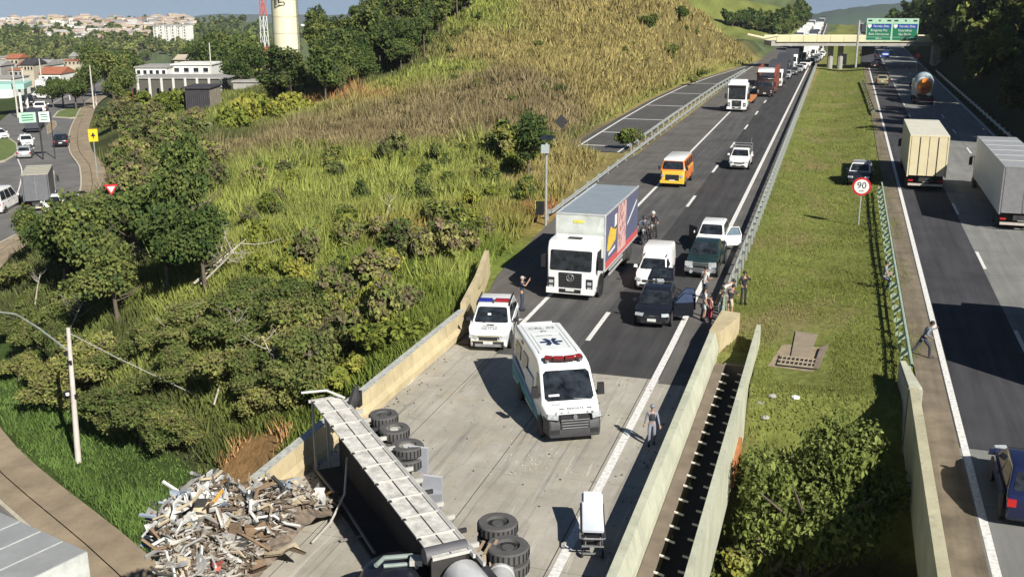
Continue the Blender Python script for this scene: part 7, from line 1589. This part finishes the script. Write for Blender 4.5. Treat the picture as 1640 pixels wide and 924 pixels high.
for i, (px, py, h) in enumerate(((27, 172, 64), (40, 150, 40), (150, 168, 62), (154, 165, 52), (338, 110, 40), (112, 160, 30), (66, 125, 30))): q = D(px, py, 185 + i * 8); hh = h / 1700 * (185 + i * 8); mb = MB(); mb.tube([(0, 0, -2), (0, 0, hh)], [.16, .1], 7); o = mb.build('concrete_pole', PM, None); o.location = q; tag(o, ('thin pale utility pole standing %s' % ['right of the mint canopy', 'by the street under the market hall', 'at the end of the tree row by the street', 'close to its twin by the street trees', 'in front of the white low building', 'between the dark street trees', 'before the red roofed shop'][i]), 'pole')
q = D(152, 138, 240); mb = MB(); mb.tube([D(153, 152, 240), D(140, 140, 238), D(112, 127, 234)], .09, 6); o = mb.build('lamp_arm_pole', GALV, None); tag(o, 'long curved lamp arm reaching over the far street', 'street lamp')
LB = []
for i in range(16):
    r_ = random.Random(i + 50); px = -30 + i * 9.5 + r_.uniform(-3, 3); pyb = r_.uniform(104, 126) if px < 100 else r_.uniform(98, 110); dep = r_.uniform(290, 420); w_ = r_.uniform(14, 26); LB.append((building('shop', px, px + w_, pyb - r_.uniform(7, 12), pyb, dep, r_.choice([BWH, BTN, BGR]), r_.choice([BGR, BRD, BGR, BDK]), 9, r_.randint(2, 4), r_.choice([0, 1.4])), px, pyb)); LB[-1][0]['group'] = 'low shops beyond the street'
ordinal(LB, 'low shop building beyond the street', (112,), ('far', 'near'))
# apartment blocks and the town on its hillside
for i in range(6):
    px = 247 + i * 9.4; q0 = D(px, 70, 900); q1 = D(px + 7.2, 70, 900); w = (q1 - q0).length; h = (70 - 44 + (i % 2) * 2) / 1700 * 900; t = thing('apartment_block', 'white apartment block in the row before the town, %s from the left' % ['first', 'second', 'third', 'fourth', 'fifth', 'sixth'][i], 'apartment block', q0)
    mb = MB(); mb.box((w / 2, 5, h / 2 - 5), (w, 10, h + 10)); mb.build('wall', BWH, t, 0); mb = MB(); mb.box((w / 2, 5, h + .4), (w + .3, 10.3, .8)); mb.build('roof', BGR, t, 0)
    for j in range(6): mb = MB(); mb.box((w * .5, -.06, h * (j + .5) / 6), (w * .22, .15, h / 6 * .55)); mb.build('window', STEELD, t, 0)
HW = [mat('house ' + str(i), c, .85, 0, .12, .2) for i, c in enumerate([(.66, .64, .60), (.58, .52, .44), (.50, .36, .28), (.62, .60, .58), (.46, .44, .40), (.54, .44, .30)])]; HR = [mat('house roof ' + str(i), c, .85, 0, .2, .3) for i, c in enumerate([(.34, .20, .14), (.42, .34, .28), (.22, .22, .23), (.48, .46, .43)])]
hm = {}
def house(i):
    if i not in hm:
        R = random.Random(i); w, d, h = R.uniform(6, 12), R.uniform(6, 10), R.uniform(3.5, 8); mb = MB(); mb.box((0, 0, h / 2 - 3), (w, d, h + 6)); mb.mi = 1
        if i % 3: mb.prism([(-w / 2 - .4, -d / 2 - .4, h), (-w / 2 - .4, d / 2 + .4, h), (-w / 2 - .4, 0, h + 2)], (w + .8, 0, 0))
        else: mb.box((0, 0, h + .2), (w + .4, d + .4, .4))
        mb.mi = 2
        for k in range(int(w // 3)): mb.box((-w / 2 + 1.6 + k * 3, -d / 2 - .03, h * .55), (1.3, .1, 1.4))
        hm[i] = mb.mesh('house', [HW[i % 6], HR[i % 4], STEELD], 0)
    return hm[i]
rt = random.Random(23); nh = 0
while nh < 290:
    px = rt.uniform(-60, 310); pyt = 28 + max(0, (px - 150)) * .06 if px > 60 else 32; py = rt.uniform(pyt, 72 if 70 < px < 240 else 56); q = ground_at(px, py); z = q.z
    if q.length < 620 or q.length > 2600: nh += .02; continue
    o = link('house', house(rt.randint(0, 17))); o.location = (q.x, q.y, z); o.rotation_euler = (0, 0, rt.uniform(-.5, .9)); tag(o, 'small house of the hillside town on the horizon', 'house', 'houses of the hillside town'); nh += 1
for px, py, w in ((505, 44, 46), (496, 46, 20)): q0, q1 = D(px - w / 2, py, 1500), D(px + w / 2, py, 1500); mb = MB(); mb.prism([q0, q1, q1 + Vector((0, 0, 4)), q0 + Vector((0, 0, 4))], (0, 8, 0)); o = mb.build('long_shed', BWH, None, 0); tag(o, 'long pale shed on the far plain right of the water tower' if w == 46 else 'shorter pale shed under the long shed on the far plain', 'shed')

# trees among the houses of the hillside town
WD = []
while len(WD) < 520:
    px, py = rt.uniform(-60, 420), (rt.uniform(30, 60) if rt.random() < .3 else rt.uniform(52, 84)); q = ground_at(px, py)
    if 560 < q.length < 2600: WD.append((q, rt.uniform(.9, 1.9)))
    else: WD.append((Vector((-900, 1500, -60)), 1.0))
woodland('town_trees', 'dark green trees between the houses of the hillside town', WD)
# zebra lines and kerbed island on the street
for i, (px, py) in enumerate(((84, 250), (91, 250), (98, 249), (105, 249), (12, 253), (20, 251), (28, 249))): q = ground_at(px, py); mb = MB(); mb.box((0, 0, 0), (.45, 2.6, .02)); o = mb.build('zebra_stripe', PAINT, st, 0); o.location = (q.x, q.y, q.z + .15); o.rotation_euler = (0, 0, math.radians(36))
for lab, pts, m in (('kerbed traffic island with grass at the left edge of the street', ((-10, 222), (14, 223), (27, 232), (30, 244), (22, 254), (8, 262), (-10, 266)), 'grass'), ('kerbed green island beside the street trees', ((84, 190), (92, 181), (112, 174), (136, 170), (142, 184), (136, 190), (112, 192)), 'grass'), ('narrow paved island under the mint green gantry', ((75, 205), (82, 196), (90, 197), (91, 204), (84, 212), (76, 218)), 'pave')):
    G = [ground_at(x, y) + Vector((0, 0, .12)) for x, y in pts]; c = sum(G, Vector()) / len(G); t = thing('traffic_island', lab, 'traffic island', c)
    mb = MB(); mb.prism([g - c for g in G], (0, 0, .16)); mb.build('kerb', MATS['kerb stone'], t, 0); mb = MB(); mb.prism([(g - c) * .88 + Vector((0, 0, .16)) for g in G], (0, 0, .03)); mb.build('infill', mat('island grass', (.12, .16, .04), .95, 0, .3, 1) if m == 'grass' else WALKM, t, 0)
# ------------------------------------------------------------------ air
bpy.context.view_layer.update()
lo, hi = Vector((1e9,) * 3), Vector((-1e9,) * 3)
for o in SC.objects:
    if o.type == 'MESH':
        for c in o.bound_box:
            q = o.matrix_world @ Vector(c); lo = Vector(map(min, lo, q)); hi = Vector(map(max, hi, q))
lo -= Vector((30, 30, 1)); hi += Vector((30, 30, 3)); hi.z = max(hi.z, CH + 3)
mb = MB(); mb.box((lo + hi) / 2, hi - lo)
hm_ = bpy.data.materials.new('pale air'); hm_.use_nodes = True; hn = hm_.node_tree.nodes; hn.clear()
ho = hn.new('ShaderNodeOutputMaterial'); hv = hn.new('ShaderNodeVolumePrincipled'); hv.inputs['Color'].default_value = (.80, .88, 1.0, 1); hv.inputs['Density'].default_value = HAZE; hv.inputs['Anisotropy'].default_value = .0
hm_.node_tree.links.new(hv.outputs[0], ho.inputs['Volume'])
hz = mb.build('haze', hm_, None, 0); kind(hz, 'stuff'); tag(hz, 'thin bluish haze in the air over the valley and town', 'haze')
